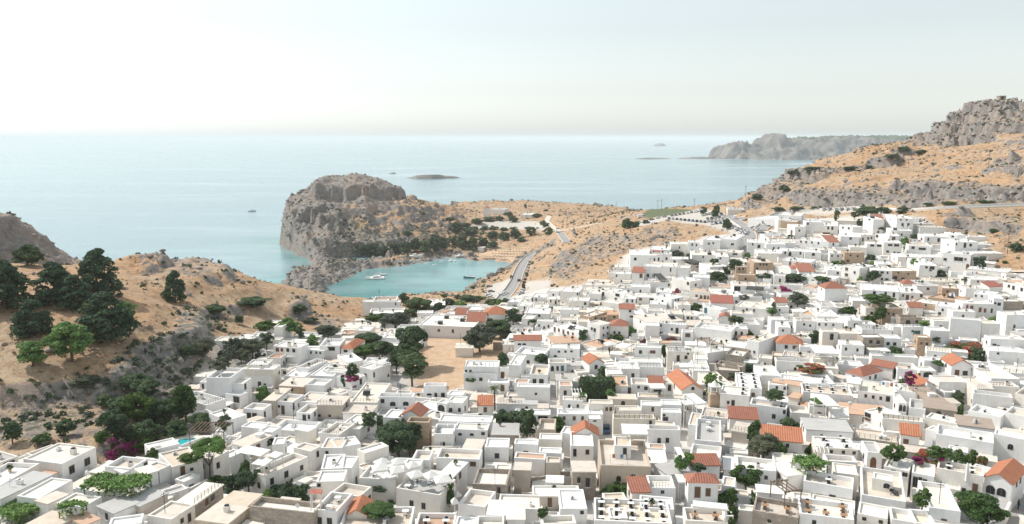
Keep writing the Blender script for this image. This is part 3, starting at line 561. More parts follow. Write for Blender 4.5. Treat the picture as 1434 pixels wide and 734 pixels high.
# Field notes on the village. Every line gives one thing by where its roof edge or base is seen from the terrace
# (tile origin px, six-fold enlarged), from which its real position on the terrain is worked out below.
DATA = """
@ 0 611
H 515 230 800 90 180 195 125 wC;600 278 40 66;728 212 40 60
H -40 232 150 165 -40 112 70 cG;50 215 40 28;97 192 38 28
H 0 415 330 228 -150 330 60 wW p
H 0 525 440 318 -60 445 50 wG n
H 320 520 605 362 110 515 60 wW
H 400 562 570 484 330 522 40 wT n
H 850 478 1040 388 640 420 90 wC p
H 690 592 850 502 440 572 50 wC
H 950 642 1165 552 870 557 70 wG n
H 1170 582 1400 474 1110 492 80 cG n
H 1090 272 1235 186 890 240 60 wT p;1215 230 28 22
H 1195 322 1320 286 1120 275 60 wW n
H 1330 282 1428 240 1255 230 130 wT;1300 400 24 26
H 700 742 835 688 530 700 60 cO n
H 400 792 640 664 200 742 50 cT n
H 900 760 1180 722 860 690 40 wW
V 90 715 420 600 -60 590 45
V 480 630 700 606 420 590 45
V 1090 470 1270 352 870 322 55
T 960 215 180 190 m
T 1110 155 100 110 m
T 1200 120 200 110 g
T 1290 60 90 60 m
T 1270 180 110 70 g
T 1060 40 160 80 d
T 860 60 120 90 g
T 380 90 70 45 o
T 340 60 150 70 g
Z 1060 740 1430 590 22 w
K 1020 310 1100 280 1000 262
@ 240 611
H 345 190 480 118 170 122 115 wT;390 242 24 50
H 0 258 262 192 -90 140 110 wT;95 292 36 92 b;170 275 20 24
H 620 88 840 -8 510 55 60 wT n
H 785 332 1140 170 645 300 115 wT p;840 376 30 56;960 318 32 54;1088 262 25 40
H 1160 128 1250 82 1000 105 125 wT;1222 148 20 50
H 1250 98 1430 96 1150 12 70 wT;1300 135 20 14
H 1250 275 1432 265 1310 152 60 wW
H 1210 378 1440 372 1300 285 90 wW;1160 372 14 18;1190 385 14 18
H 195 568 430 402 30 556 130 sC n
H 0 697 195 572 -120 610 115 wT;88 705 25 38;150 680 25 70
H 470 728 640 594 205 692 110 cT n
H 620 592 755 484 440 520 100 cT n
H 650 582 1190 642 740 500 190 sW p
H 1190 608 1380 628 1330 462 200 wT p t;1237 705 40 58;1322 712 40 58
K 640 152 740 96 525 132
K 740 168 830 112 650 150
K 775 248 860 186 685 222
K 870 182 940 142 800 165
K 1250 482 1262 442 1150 490 r
T 640 440 200 140 d
T 520 425 130 90 d
T 390 390 150 70 g
T 1085 505 160 90 d
T 620 262 95 52 g
T 1000 440 60 90 d
T 910 480 200 70 d
T 800 500 110 50 b
T 320 325 250 310 v
T 165 220 170 70 g
T 830 85 80 60 d
Z -20 520 310 370 24 c
Z 0 440 110 400 20 w
@ 480 611
H 140 505 240 420 -110 478 150 wT p;222 522 20 58
H 445 432 810 492 520 292 190 cG p t
H 135 345 440 368 190 235 185 cW p t
H 680 488 815 494 740 440 150 sC n;750 600 35 58
H -90 262 75 265 -30 162 110 wW
H 870 388 1040 218 765 370 115 wW n
H 1085 395 1370 408 1120 262 120 sW p;1305 450 28 50
H 965 562 1190 592 1040 432 110 wT p
H 1205 652 1365 657 1230 532 60 wW n
H 1372 692 1520 692 1372 555 45 wC n
H 600 762 930 765 690 637 50 wO p t
H 935 742 1110 748 960 667 40 wW
H 1115 748 1345 750 1130 662 45 wC p
H -50 800 560 792 230 592 100 wT p t
H 30 655 200 655 100 512 60 wB k
H 575 192 722 197 625 112 85 wT p
H 780 178 1140 192 830 97 85 wT p;1087 232 50 36 b
H 510 237 650 242 540 187 45 wW
H 180 142 385 82 60 132 70 wW
H -60 95 150 60 -60 20 70 wC
H 1190 88 1385 92 1215 12 30 wW
H 1000 102 1150 110 1040 20 30 wT n
U 310 245 140
U 445 265 135
U 330 195 120
U 460 195 110
U 610 300 130
U 735 305 130
U 835 340 150
U 585 225 110
U 955 470 62
U 935 525 62
T 470 158 260 200 d
T 560 130 120 120 d
T 405 590 55 70 g
T 310 470 120 50 d
T 900 600 70 220 p
T 290 640 260 60 g
T 405 680 80 50 g
@ 720 611
H 0 62 200 68 0 20 90 wW
H 207 22 400 28 210 -30 90 wW
H 205 135 395 142 210 115 45 wW
H 265 218 385 222 270 182 45 cT
H 0 178 258 192 10 157 115 wO
H 0 278 135 282 0 215 42 cT n
H 473 78 665 82 460 -40 105 wW;507 137 28 62;612 132 30 40
H 490 292 685 294 485 206 140 sT n;540 367 28 48;615 386 36 76
H 213 497 380 497 215 440 115 cW n;298 552 36 76 b
H 385 603 610 603 390 440 100 wW;568 566 20 16
H 235 734 520 724 240 697 42 cC p
H 722 240 1143 252 800 30 175 cT p
H 838 76 978 82 868 0 255 wT;925 130 32 78
H 1170 236 1290 322 1262 40 120 wG n
H 985 467 1132 462 1060 362 40 cM
H 1132 432 1350 437 1165 327 95 wC p;1240 465 26 18
H 670 702 1320 732 680 512 60 wC p t
H 1050 592 1335 612 1075 492 110 wW
H 800 682 950 684 840 592 85 wC
H 1345 690 1400 700 1345 610 60 wC n
K 1385 195 1440 195 1390 95
K 1370 385 1440 385 1380 320
T 850 462 200 70 g
T 1390 300 110 120 b
T 240 690 80 90 g
Z 0 368 292 320 40 s
Z 0 492 200 484 38 s
Z 310 300 470 292 36 s
Z 0 440 60 436 30 s
Z 690 498 975 500 34 n
@ 960 611
H 35 152 290 182 60 60 85 wC p
H 50 242 285 240 62 172 45 wM
H 25 380 275 386 52 305 190 wR h;100 468 48 88 b;188 468 40 65 b
H 430 262 760 294 435 165 145 wC p;575 335 25 30;673 345 28 30
H 300 407 410 422 310 330 32 wT
H 600 462 810 482 640 405 62 wW n
H 560 617 945 682 600 500 115 sT p t;700 708 26 30
H 985 372 1400 442 1025 282 120 wT p t
H 850 332 1000 312 890 200 70 wW n
H 955 642 1410 702 1000 512 100 wC p t;1075 720 30 38
H 1180 202 1440 217 1190 150 62 wT p t
H 1110 92 1440 112 1130 0 70 wW t;1222 75 22 25;1322 88 22 25;1412 98 22 25
H 1240 302 1440 327 1245 217 62 wC
H 0 702 355 722 0 590 52 wT p t
H 430 722 520 730 440 560 45 wW t
K 60 582 350 612 60 548
P 830 462 980 442 850 352
P 1090 130 1180 140 1100 75
T 500 432 200 170 g
T 350 580 160 130 g
T 390 660 90 90 g
T 650 172 230 170 o
T 800 190 80 120 g
T 900 190 90 70 f
T 560 150 80 170 d
T 560 560 50 110 g
T 110 290 110 50 d
T 1050 130 100 60 g
V 1000 270 1200 250 950 180 30
T 20 240 90 90 b
T 380 730 70 60 g
@ 1194 611
H 75 488 445 547 190 268 115 wT p
H 165 347 335 378 180 330 200 wW;285 415 50 40 a
H 85 302 165 310 90 287 100 yT n;140 350 36 80 b
H 260 247 470 292 370 170 52 wW;342 262 35 30;440 280 40 35
H 495 302 685 337 580 217 130 wC;522 386 38 96;603 380 32 44;566 355 10 12
H 640 592 905 627 680 382 115 wC p
H 705 262 1095 337 760 200 165 wT p t;1022 440 40 86 b;930 450 24 34
H 1105 336 1335 398 1215 176 150 wB k;1152 445 64 66 a;1243 467 64 64 a
H 40 642 290 692 50 542 80 wC;97 690 25 30;235 715 25 30
H 325 692 520 722 330 592 60 wC p
H 525 722 700 742 530 612 50 wC p
H 125 132 250 142 140 42 130 wG;172 220 46 88 A
H 0 335 70 345 0 250 60 wC
Z 1130 742 1240 690 60 w
Z 1240 690 1310 540 60 w
T 335 212 170 130 g
T 620 215 200 110 f
T 730 195 160 100 g
T 890 212 120 84 g
T 990 222 80 100 g
T 1080 245 90 100 f
T 540 228 100 50 m
T 580 622 130 160 g
T 1080 732 330 230 g
T 740 210 60 40 m
N 955 290 60 155
E 1380 625 70
@ 240 500
H 235 207 600 222 300 162 145 wC;265 245 15 40;617 240 14 45;623 328 14 34
H 290 170 490 175 400 87 195 wW p
H 610 100 855 106 650 55 165 wW;900 130 10 28
H 590 155 835 160 605 122 110 wW;737 230 25 48;782 230 20 16
H 625 62 800 64 655 20 170 wW
H 290 402 455 348 185 290 60 wG p
H 445 302 570 322 480 272 62 wW;545 342 46 50
H 600 430 760 442 620 375 105 wC p;650 497 34 60;696 495 36 52;780 480 14 52
H 470 532 630 482 300 475 100 wW
H 580 582 752 598 650 532 62 wW;768 628 14 28
H 840 632 920 582 800 572 42 wW
H 770 360 868 364 872 256 130 cT n;823 418 38 44
H 865 364 1010 377 925 300 120 wT p;933 442 26 70 b;1016 385 12 58;900 412 10 12
H 900 237 1100 247 945 165 55 yT n
H 1040 372 1205 382 1090 285 55 wT;1055 403 22 30
H 1042 462 1165 470 1110 387 120 wT p;1112 518 28 70;1166 487 12 36;1197 455 12 36
H 1215 397 1428 402 1290 322 155 cT n;1238 490 20 22;1323 492 20 22
H 1240 632 1400 652 1330 532 50 wT p
H 1115 227 1275 237 1130 172 62 wW p
H 1160 152 1350 162 1270 60 62 wW
H 940 158 1110 167 1010 90 60 wW
H 1030 602 1140 622 1060 580 32 wW n
H 840 730 940 725 850 672 50 wW
Q 20 732 160 728 110 678
P 140 622 440 622 110 540
U 400 612 70
U 355 650 70
U 430 630 60
T 120 500 250 280 w
T 60 680 160 130 d
T 250 565 200 90 d
T 450 625 100 120 d
T 760 335 110 80 b
Z 470 690 600 630 22 w
@ 480 500
H 60 377 285 382 195 215 65 wC
H 0 462 230 472 60 395 45 wT n
H -40 582 140 602 60 470 62 wC
H 290 332 585 337 310 297 105 wW p;333 368 30 32;418 392 46 34 a;527 390 46 32 a
H 675 242 860 242 680 215 108 wW p;722 313 40 18 a;778 325 22 50;837 317 32 35
H 785 377 865 392 790 340 92 wW;823 437 54 72 a
H 867 377 1000 387 870 320 82 wC;903 442 25 32;975 442 22 32;880 452 12 30 b
H 870 312 1000 322 880 275 60 wW
H 485 484 650 497 565 405 62 wB
H 535 542 720 547 562 498 185 yG p
H 335 502 480 512 340 430 42 wW
H 800 532 1240 547 810 477 42 wW
H 930 602 1210 612 950 545 62 wC;980 645 32 18 a;1078 648 32 16 a;1172 640 30 24
H 760 642 930 642 780 560 100 wG p
H 1010 132 1290 142 1015 75 140 wT
H 1015 78 1300 82 1010 25 190 wW;1030 116 16 12;1067 116 16 12
H 1210 212 1385 217 1215 175 92 wW;1253 260 22 30 b;1335 260 32 50 b
H 1130 402 1250 402 1150 345 70 cM k
H 1290 387 1500 397 1340 340 42 wT n
H 250 107 395 57 110 92 110 wW;258 150 12 40;380 155 12 25
H 75 192 190 152 100 110 100 wC;98 252 30 22 r;150 205 18 48;95 298 15 20
H 0 132 60 97 -60 70 62 wC
H 1245 647 1465 650 1285 552 42 sG n
Z 585 332 775 345 50 w
Z 790 395 800 500 30 w
K 820 642 920 642 845 600
T 580 190 240 190 d
T 450 95 100 95 d
T 540 60 260 150 d
T 1340 105 80 110 d
T 1270 425 150 150 l
T 1345 535 180 80 d
T 220 592 150 110 d
T 320 582 120 80 d
T 460 735 330 150 d
T 600 700 120 140 d
T 570 734 110 60 g
T 480 590 110 80 o
T 80 172 90 100 d
T 75 205 110 50 m
T 1070 212 90 42 g
T 20 250 60 110 d
@ 720 500
H 130 142 280 147 137 57 112 wT p;170 203 30 38;228 203 38 38
H 0 212 120 217 10 180 42 wO
H 25 247 300 252 40 230 132 wW;182 308 12 16
H 0 392 190 397 0 365 62 wG n
H 0 472 300 482 0 430 62 wW;240 370 80 30;240 455 80 26 g
H 200 602 340 607 205 512 32 cT p
H 290 47 440 47 292 12 88 wT p;320 97 26 42 a;363 95 20 36;403 95 25 42 t
H 355 197 530 197 310 142 32 wG n
H 380 242 490 242 380 202 92 wO
H 405 357 575 362 405 330 82 wT;460 410 20 26;532 410 20 26
H 365 477 620 477 370 432 92 wW;418 512 22 32 b;502 512 24 32 b;572 512 22 32 b
H 625 477 745 477 630 402 72 wW;675 530 30 16
H 625 387 825 392 640 352 150 wT;773 435 20 30 b;837 435 20 32 b
H 790 347 1010 352 815 307 60 cT n
H 1065 402 1235 407 1070 362 82 wW;1158 437 22 36 b
H 855 447 1065 445 860 405 62 wT
H 1237 397 1400 402 1240 352 62 wW
H 1237 462 1400 467 1240 427 100 wW;1245 530 45 60;1192 478 20 20
H 830 512 1180 517 840 485 130 cC p;1140 530 22 58
H 1120 602 1390 612 1130 572 72 wT p
H 485 646 703 650 500 572 42 wB k
H 385 632 480 642 390 572 62 wW
H 900 97 1050 97 870 40 42 wW
H 780 142 910 142 790 95 32 wW
H 818 237 950 242 815 152 62 cO;915 282 45 46 c
H 980 227 1125 232 985 172 52 wT p;1040 252 18 20;1105 262 32 28
H 1130 220 1250 222 1130 177 62 wM;1200 275 70 30
H 1252 217 1370 222 1250 160 72 wT;1298 258 28 50
H 1035 332 1432 347 1040 297 32 cT
H 1030 82 1250 87 1040 35 32 wG
H 490 200 560 205 490 180 80 wO
K 900 602 1120 607 910 562
K 905 642 1120 647 905 602
K 1135 260 1268 260 1135 224
K 625 517 725 517 630 492
P 490 320 560 320 490 262
T 740 175 95 82 d
T 565 345 60 50 b
T 800 325 80 45 b
T 370 602 125 90 g
T 20 552 150 84 d
T 110 690 150 220 d
T 225 52 110 62 d
T 423 322 36 40 g
G 700 350 270 155
C 765 600 0.1 t
@ 960 500
H -30 272 145 266 -59 118 120 wB k;62 253 26 26 a
H 60 112 205 117 70 42 52 wW
H 258 107 460 117 265 52 52 sT p
H 230 242 400 237 250 122 42 cC;327 200 26 50 t
H 430 252 640 267 480 132 62 wW t
H 630 152 800 157 700 67 42 wW
H 290 302 535 327 330 237 160 wC t;357 380 15 26;397 387 28 52
H 535 392 845 432 560 342 150 wT p t;737 497 30 38;858 440 20 34
H 880 462 1040 472 900 402 120 cC p
H 370 510 607 524 380 440 42 wM
H 385 612 600 647 390 532 112 cT n;530 610 28 38
H 640 682 975 714 650 597 70 wM k;700 735 20 32;780 737 20 32;852 740 20 32
H 760 32 1070 47 770 0 62 wT p
H 1075 82 1280 97 1080 12 62 wC p
H 1030 138 1240 152 1040 100 40 wC
H 790 182 990 202 810 142 52 wW
H 1000 217 1250 227 1030 142 52 wW
H 700 227 850 237 720 207 80 wC;763 250 15 24;828 262 15 24
H 720 202 960 242 740 172 42 cO n
H 860 332 940 347 880 287 42 cO n
H 980 287 1400 322 1000 217 52 wT p t
H 1040 412 1190 422 1050 387 82 wW
H 1200 502 1370 522 1210 402 62 wW
H 1010 602 1400 627 1070 512 42 wG n
H 80 692 300 712 150 517 100 wG p t
H 20 562 110 572 50 462 62 wT t
H 600 400 840 405 620 365 40 cT
K -10 400 85 392 -5 310
K 92 392 180 385 85 305
K 1035 387 1160 402 1060 307
K 1170 407 1290 407 1175 322
T 210 260 110 110 b
T 240 340 130 120 b
T 265 420 60 120 g
T 850 612 150 90 d
T 920 605 90 70 g
T 545 122 120 60 d
T 1120 402 130 48 b
T 1040 135 190 72 f
T 1120 130 60 36 m
T 570 715 100 160 g
T 750 370 150 80 d
T 400 190 90 50 d
T 600 600 60 60 g
B 235 425 60 120
@ 1194 500
H -60 121 85 160 16 30 62 wR
H 150 62 335 97 152 32 62 wM t
H 375 97 560 107 410 47 82 wT p;357 135 20 72
H 560 112 700 117 590 77 82 cC;632 137 70 42 a
H 828 67 1003 74 845 -3 118 wB k;872 130 32 42 b;940 135 36 36
H 725 207 955 212 740 152 102 wT
H 560 242 700 242 580 165 42 wB k
H 600 417 870 452 640 362 62 sD n
H 640 372 800 377 665 242 82 sD n
H 45 282 350 322 130 197 112 wC;110 325 20 28;172 335 20 28;235 345 18 28;295 350 32 44
H 385 382 455 387 390 302 82 wC;388 424 24 50 a;433 430 22 50 a
H 470 422 610 442 510 347 52 wG p
H 370 272 640 322 400 242 42 wC
H 100 442 250 502 170 382 92 wW;72 495 45 30 b;72 447 45 35
H 250 512 600 547 290 472 92 wC p
H 405 642 560 662 440 582 62 wM k;445 710 40 46 b
H 700 642 1180 722 740 562 115 wW p
H 1180 642 1500 702 1200 602 105 wW
H 880 562 1190 602 920 487 42 wD n
H 610 502 880 562 650 462 42 wW
H 970 442 1240 502 1020 392 52 wW p
H 1010 302 1340 342 1040 272 92 wC p
H 1040 262 1190 267 1060 167 62 cT
H 1170 242 1400 252 1180 202 42 wT
H 1160 177 1400 182 1160 42 62 wC p
H 1005 92 1140 102 1010 32 72 wW;1095 148 60 20 a
H 1270 462 1500 512 1290 402 52 wT p
H 1355 302 1500 332 1390 212 62 wC p
H 610 600 700 625 640 560 60 wC
K -50 215 60 228 -40 165
T 480 235 90 110 m
T 430 240 90 50 g
T 550 190 30 60 d
T 880 365 100 70 d
T 900 455 60 70 g
T 750 78 140 42 g
T 1040 28 100 40 d
@ 360 400
H 935 237 1225 227 905 192 62 wW p
H 878 132 1190 137 882 117 140 wW;1158 152 12 20
H 970 128 1165 122 978 92 150 wO p
H 815 372 945 377 825 332 62 wW
H 40 334 140 339 90 287 72 wW
H 140 344 205 347 190 292 82 wW
H 135 502 345 522 190 460 130 wW;208 537 18 26;257 537 22 28;307 537 22 28;170 535 25 30 b
H 80 602 190 607 140 547 42 wO
H 395 532 555 547 430 507 82 wW;410 555 14 22 a;450 555 14 22 a;495 557 14 18;528 557 12 16
H 520 502 690 502 525 442 102 wW p;620 515 60 30
H 700 522 800 527 712 430 52 wR k;740 547 30 20
H 425 692 590 622 370 660 70 wC p
H 545 702 740 712 590 652 62 wT t
H 760 642 890 622 720 572 62 wW
H 880 642 1055 647 900 597 62 wW
H 1050 662 1112 642 1030 582 112 wW
H 1045 432 1190 442 960 397 42 wC
H 1045 492 1180 502 1050 467 30 wW
K 220 592 345 592 235 572
Z 690 405 815 400 28 s
T 70 402 150 90 g
T 270 402 160 110 b
T 365 452 70 110 d
T 80 502 120 90 d
T 590 442 200 96 o
T 470 492 100 70 b
T 930 502 200 90 d
T 1040 592 170 110 d
T 900 592 180 90 g
T 1290 620 240 250 d
T 1160 672 90 110 d
T 1225 172 90 90 d
T 1350 252 200 130 d
T 1160 342 240 100 o
T 970 302 120 60 g
T 1280 300 120 90 d
T 1060 300 110 60 d
T 30 602 80 60 o
T -40 570 200 110 o
T -130 640 130 90 o
T -200 560 130 110 o
T -240 640 150 100 o
T -110 520 90 70 g
@ 600 400
H -80 328 377 347 -75 237 102 wC
H 225 237 310 242 250 202 50 wA
H 320 292 465 302 345 242 62 wA
H 145 227 225 242 150 212 50 wW
H 470 237 655 237 480 190 82 wR k;580 300 20 20;604 303 25 24 b
H 350 242 500 262 360 222 52 wW
H 0 167 140 162 20 112 42 wW
H 225 522 370 522 215 482 18 cC n
H 715 457 945 457 735 430 102 wM;875 540 28 34;760 490 30 14 a;800 490 30 14 a
H 720 562 960 582 740 502 72 wW p
H 670 662 765 667 675 572 122 wW
H 1010 522 1265 527 1020 487 92 wW;1090 552 20 10;1145 552 20 10;1195 550 20 12;1060 592 26 24 a
H 1345 652 1470 642 1305 590 62 wB k
H 1050 482 1270 472 1170 417 26 cO n
H 1040 332 1260 397 1110 292 62 wW;1055 345 14 38 b;1090 372 14 26 b;1128 388 14 38 b;1167 395 16 24 b;1207 405 14 24 b
H 1095 282 1250 287 1110 262 62 wT;1120 318 13 28;1160 325 15 28;1217 315 35 18
H 1355 262 1500 217 1310 232 82 yT;1395 272 14 22;1425 265 14 22
H 1365 332 1500 322 1400 302 82 wT;1388 365 15 36
H 1250 302 1350 302 1270 272 62 cT;1335 330 14 26
H 810 227 1010 237 800 182 82 wW;830 237 10 30;885 233 20 20 a;925 240 20 20 a
H 905 292 1040 302 920 282 82 wW;925 335 12 20;967 353 14 26;1003 340 14 22
H 780 272 870 282 790 242 62 wC;836 315 14 28 b
H 1105 197 1260 202 1120 180 82 wW
H 1190 122 1340 132 1200 92 82 wW;1310 150 20 22 a;1347 140 18 20 a
H 1100 42 1255 57 1130 7 72 wW;1260 30 12 22;1325 18 12 20
H 1340 62 1440 72 1350 37 72 wC;1402 130 14 24
H 1000 112 1100 112 1020 87 62 wW;1022 130 12 20;1063 140 15 30;1090 130 10 16
H 860 92 980 102 880 62 62 wW;852 120 10 30;900 120 10 26
H 660 132 760 142 700 102 52 wW;713 170 12 16
H 740 162 850 172 760 132 52 wW;803 180 12 22
H 870 182 1000 187 880 152 52 wC;960 120 14 18
H 990 40 1090 50 1000 20 50 wW
K 350 202 440 202 360 182
Z 540 475 660 475 20 s
Z 660 478 700 540 20 s
T 430 552 230 180 o
T 540 422 150 100 o
T 600 425 170 120 d
T 710 332 150 115 d
T 650 432 90 60 o
T 625 702 90 120 d
T 940 647 120 62 d
T 1290 472 90 90 d
T 310 462 50 34 g
T 500 332 70 60 d
T 270 192 90 60 b
T 170 202 110 80 d
T 90 222 100 66 d
T 400 137 70 42 d
T 320 112 100 30 d
T 240 110 60 30 d
T 520 180 60 50 g
T 590 145 50 34 b
T 730 197 60 30 g
T 20 222 60 50 d
T 870 315 80 30 g
T 130 100 50 30 d
@ 840 400
H 20 42 180 72 60 12 62 wW;10 65 14 30;150 78 34 24
H 0 132 160 152 20 102 52 wC;10 130 12 48
H 190 102 300 112 200 62 62 wW;272 105 14 24;228 118 14 24
H 310 92 470 102 320 72 62 wW;340 98 24 20 b;440 108 50 36
H 470 52 600 62 500 22 62 wW;490 60 10 26
H 600 112 700 92 560 62 82 wW;632 122 12 22;655 112 12 22
H 0 217 120 197 20 167 42 wC
H 165 192 290 197 175 170 130 wM;253 212 20 18;310 260 34 14
H 300 252 390 252 320 192 62 wW
H 400 207 530 212 410 187 62 wT
H -20 262 65 252 -40 222 62 yT;15 265 14 22;40 255 14 22
H 65 242 165 242 80 202 32 yO n
H 0 332 90 312 -40 292 130 wT;30 355 12 20;30 415 12 20;65 400 12 20;65 350 12 20
H 95 332 240 337 110 290 110 wR;122 392 18 22;163 395 18 22
H 405 312 700 292 430 237 42 wT n
H 715 247 805 252 740 207 62 cT;737 275 20 30;767 278 17 30
H 380 332 500 337 400 302 110 wW
H 500 312 710 332 520 292 92 wW;508 312 14 20;502 395 28 20;602 365 16 22;645 378 24 48
H 785 347 1100 382 800 297 102 wW p t;850 442 15 24
H 1095 357 1240 367 1110 332 82 wW;1137 400 20 34;1185 400 20 28
H 1155 320 1340 327 1190 277 82 wG p
H 1230 452 1330 472 1330 372 112 wC;1290 555 12 20;1253 550 12 20
H 690 382 780 387 700 367 72 wT;735 415 40 30 b
H 290 512 515 522 310 492 92 wW;340 555 25 28;442 555 44 24 b
H 565 547 790 552 575 507 92 wG;655 608 25 50;720 600 25 28;737 548 12 10
H 790 612 905 617 800 567 32 wW
H 780 682 915 687 790 622 62 wC
H 900 562 1070 542 920 502 62 wW
H 1045 572 1200 592 1090 512 62 sC p
H 975 652 1190 682 1000 622 62 sC p
H 1330 602 1440 612 1350 572 82 cC;1378 657 20 22
H 270 642 525 642 280 602 42 wC
H 150 692 335 697 160 642 42 wW
H 930 137 1115 152 960 107 62 wM r
H 860 172 1010 202 880 152 72 wW;885 192 22 42 t
H 1000 262 1085 272 1020 235 62 wB
H 740 37 920 57 760 17 72 wO;808 92 18 32 b;845 98 18 32 b;878 98 18 32 b;905 100 10 30 b
H 930 62 1080 72 1000 22 62 wC
H 1030 92 1210 92 1060 47 42 wW
H 1130 172 1430 202 1150 122 52 wC t;1230 172 14 20;1290 175 14 20
H 1100 227 1280 242 1120 207 62 wT
H 650 162 760 162 680 132 32 cT
H 560 237 700 242 600 197 32 cT
H 420 152 560 162 450 122 52 wW
P 930 492 1040 482 1000 422
K 670 682 775 682 690 652
K 210 522 270 492 240 452
U 90 475 100
T 640 70 70 40 m
T 250 397 100 50 b
T 130 462 120 60 g
T 600 467 120 42 c
T 370 475 80 34 c
T 535 602 50 100 g
T 1135 322 120 60 d
T 800 197 120 40 g
T 1200 122 90 40 o
T 1430 242 90 50 b
T 1240 722 110 60 d
T 1260 417 60 36 g
@ 1080 400
H 45 140 140 140 50 117 82 wM
H 20 176 150 178 40 150 60 wW;40 205 12 18;70 205 12 18
H 450 22 635 22 470 -13 115 wR
H 415 172 555 182 440 127 62 wG
H 380 252 575 262 410 182 62 wW
H 235 232 370 252 260 162 62 cO
H 210 292 375 302 220 267 82 wT;275 325 12 18;325 335 12 18
H 385 302 600 312 400 267 72 wW;402 315 12 20;457 320 12 18;518 328 12 18
H 640 292 765 292 650 247 102 wW;707 330 30 24
H 60 342 165 352 80 297 92 wW;98 375 14 18
H 0 282 125 287 10 257 42 wC
H 45 477 265 492 60 422 52 wR k
H 430 382 560 387 440 362 102 cC;505 428 28 50
H 580 397 760 402 590 357 62 wC
H 590 492 780 502 600 452 92 wC;625 530 16 24;720 538 16 24
H 355 612 550 622 365 592 82 cC
H 90 582 360 612 110 542 62 wT
H 0 582 100 592 0 547 52 yT;45 587 20 22 A
H 240 507 390 517 250 482 52 wC
K 365 562 570 570 390 502
T 100 72 120 60 m
T 220 182 160 100 o
T 375 452 100 60 d
T 640 227 120 46 g
T 20 222 40 80 g
T 210 522 50 40 o
@ 1194 390
H 0 182 110 192 10 152 72 wW
H 80 92 390 112 100 42 92 wW;183 100 22 25;276 118 18 25;346 120 18 38
H 390 112 590 127 400 62 72 wW;422 143 14 20 b;457 160 22 42 b;498 155 14 20 b;606 125 18 24
H 420 42 535 47 440 22 52 wR
H 540 62 720 67 540 12 62 wG n
H 750 77 890 92 770 52 102 yT;792 112 12 20;838 120 26 16 c
H 635 152 890 190 640 112 62 yO
H 500 192 690 217 540 162 62 yW;547 208 14 18;612 222 14 18
H 690 222 880 242 720 192 82 wW;752 262 16 22;813 275 12 22;727 292 22 20
H 950 82 1130 92 960 52 62 wT
H 920 202 1180 217 940 177 102 wW;958 235 15 28 r;995 240 22 25 r;1065 262 20 38 r;1106 268 18 32 r;1168 270 12 36
H 1010 122 1180 142 1020 92 62 wW;1030 145 12 16;1080 145 12 16
H 1145 72 1250 62 1180 42 32 wM r
H 1260 32 1450 77 1290 12 72 wT;1308 48 16 22;1346 64 18 32;1415 75 18 28
H 1180 162 1265 172 1190 132 122 wW;1225 215 24 24;1192 207 10 16
H 1265 192 1430 192 1270 167 72 sW
H 840 272 1030 282 860 252 52 wC
H 250 247 420 252 260 202 102 yT;302 295 12 20;342 300 14 20
H 110 242 230 247 120 217 42 cT
H 475 237 590 247 500 217 62 cM
H 400 322 580 327 430 302 72 sT p t;463 368 34 40 a;536 363 20 26
H 420 402 660 407 430 392 92 wW;535 455 50 34 t;500 440 12 16
H 340 402 418 402 345 387 92 wW
H 80 422 330 432 90 387 42 wG
H 90 492 262 492 110 462 112 sW;152 530 26 30;212 533 26 30
H 264 497 410 502 275 467 92 wW;296 545 24 26;351 548 24 26
H 545 492 655 497 555 467 112 yC;574 543 16 22 r;621 547 16 22
H 680 352 810 357 690 337 62 wC
H 650 432 810 442 660 402 122 wW
H 820 332 1080 352 830 320 152 wC
H 1082 372 1235 382 1100 347 112 wC
H 1290 302 1460 302 1300 272 122 wC;1350 410 15 44 b
H 1155 502 1450 512 1160 472 62 wW;1185 555 28 18;1217 565 20 14
H 1140 602 1450 622 1160 562 92 wW;1217 613 14 14
H 620 602 830 622 640 567 62 wC;690 648 20 12 a
H 600 682 830 692 620 652 42 wW
H 160 642 550 662 180 622 52 wW
K 235 605 320 605 240 582
T 210 212 200 70 g
T 230 372 90 120 g
T 140 352 90 50 g
T 600 397 90 40 b
T 360 627 130 46 g
T 950 592 280 72 f
T 1040 682 120 90 d
T 800 667 60 28 g
T 690 542 80 50 d
T 1180 342 90 28 b
@ 860 300
H 135 337 410 347 110 294 82 wW;177 375 22 22;337 385 12 34;372 382 14 36
H 305 292 470 302 310 264 82 wW;330 285 12 16;375 290 12 16;405 297 12 16
H 412 332 470 337 415 314 72 wW;438 372 16 22 
H 475 247 620 252 480 227 92 wW
H 620 232 715 237 630 217 112 wW;653 255 12 18;688 258 12 18;652 305 12 18
H 745 207 885 222 750 182 92 wW
H 887 202 1020 217 905 162 82 wW;988 252 24 16
H 650 337 855 347 670 302 62 wC;745 340 12 18
H 860 352 960 357 870 322 52 wC;888 358 14 16
H 930 312 1060 327 940 292 42 wT;1010 325 40 14
H 470 372 620 382 480 352 62 wW;505 395 18 16;630 408 14 18
H 250 432 390 442 260 412 112 wW;283 512 20 26;330 516 20 26
H 392 432 525 442 400 402 102 wW;472 465 12 30
H 530 442 625 452 540 422 92 wW
H 150 482 250 492 160 462 92 wM;225 515 24 34 b
H 0 492 140 502 10 477 62 wW;20 515 12 18;62 560 12 18;110 575 12 18
H 480 532 635 562 500 502 102 wW;618 565 18 24
H 310 562 480 577 330 547 62 wT;458 590 14 22
H 140 602 300 612 150 582 62 wW
H 0 652 120 672 10 632 72 wW;28 675 34 22
H 350 642 450 652 360 612 62 wW;370 655 12 26
H 1020 437 1110 442 1050 407 102 yT;1047 460 14 20;1077 460 14 20
H 1170 402 1330 407 1190 367 92 yT;1222 410 14 18;1250 410 14 18;1275 415 14 18;1195 455 14 18
H 1030 502 1180 512 1040 492 52 yT
H 1075 397 1165 402 1090 372 62 wC;1100 390 14 16
H 660 522 800 532 680 502 92 wW
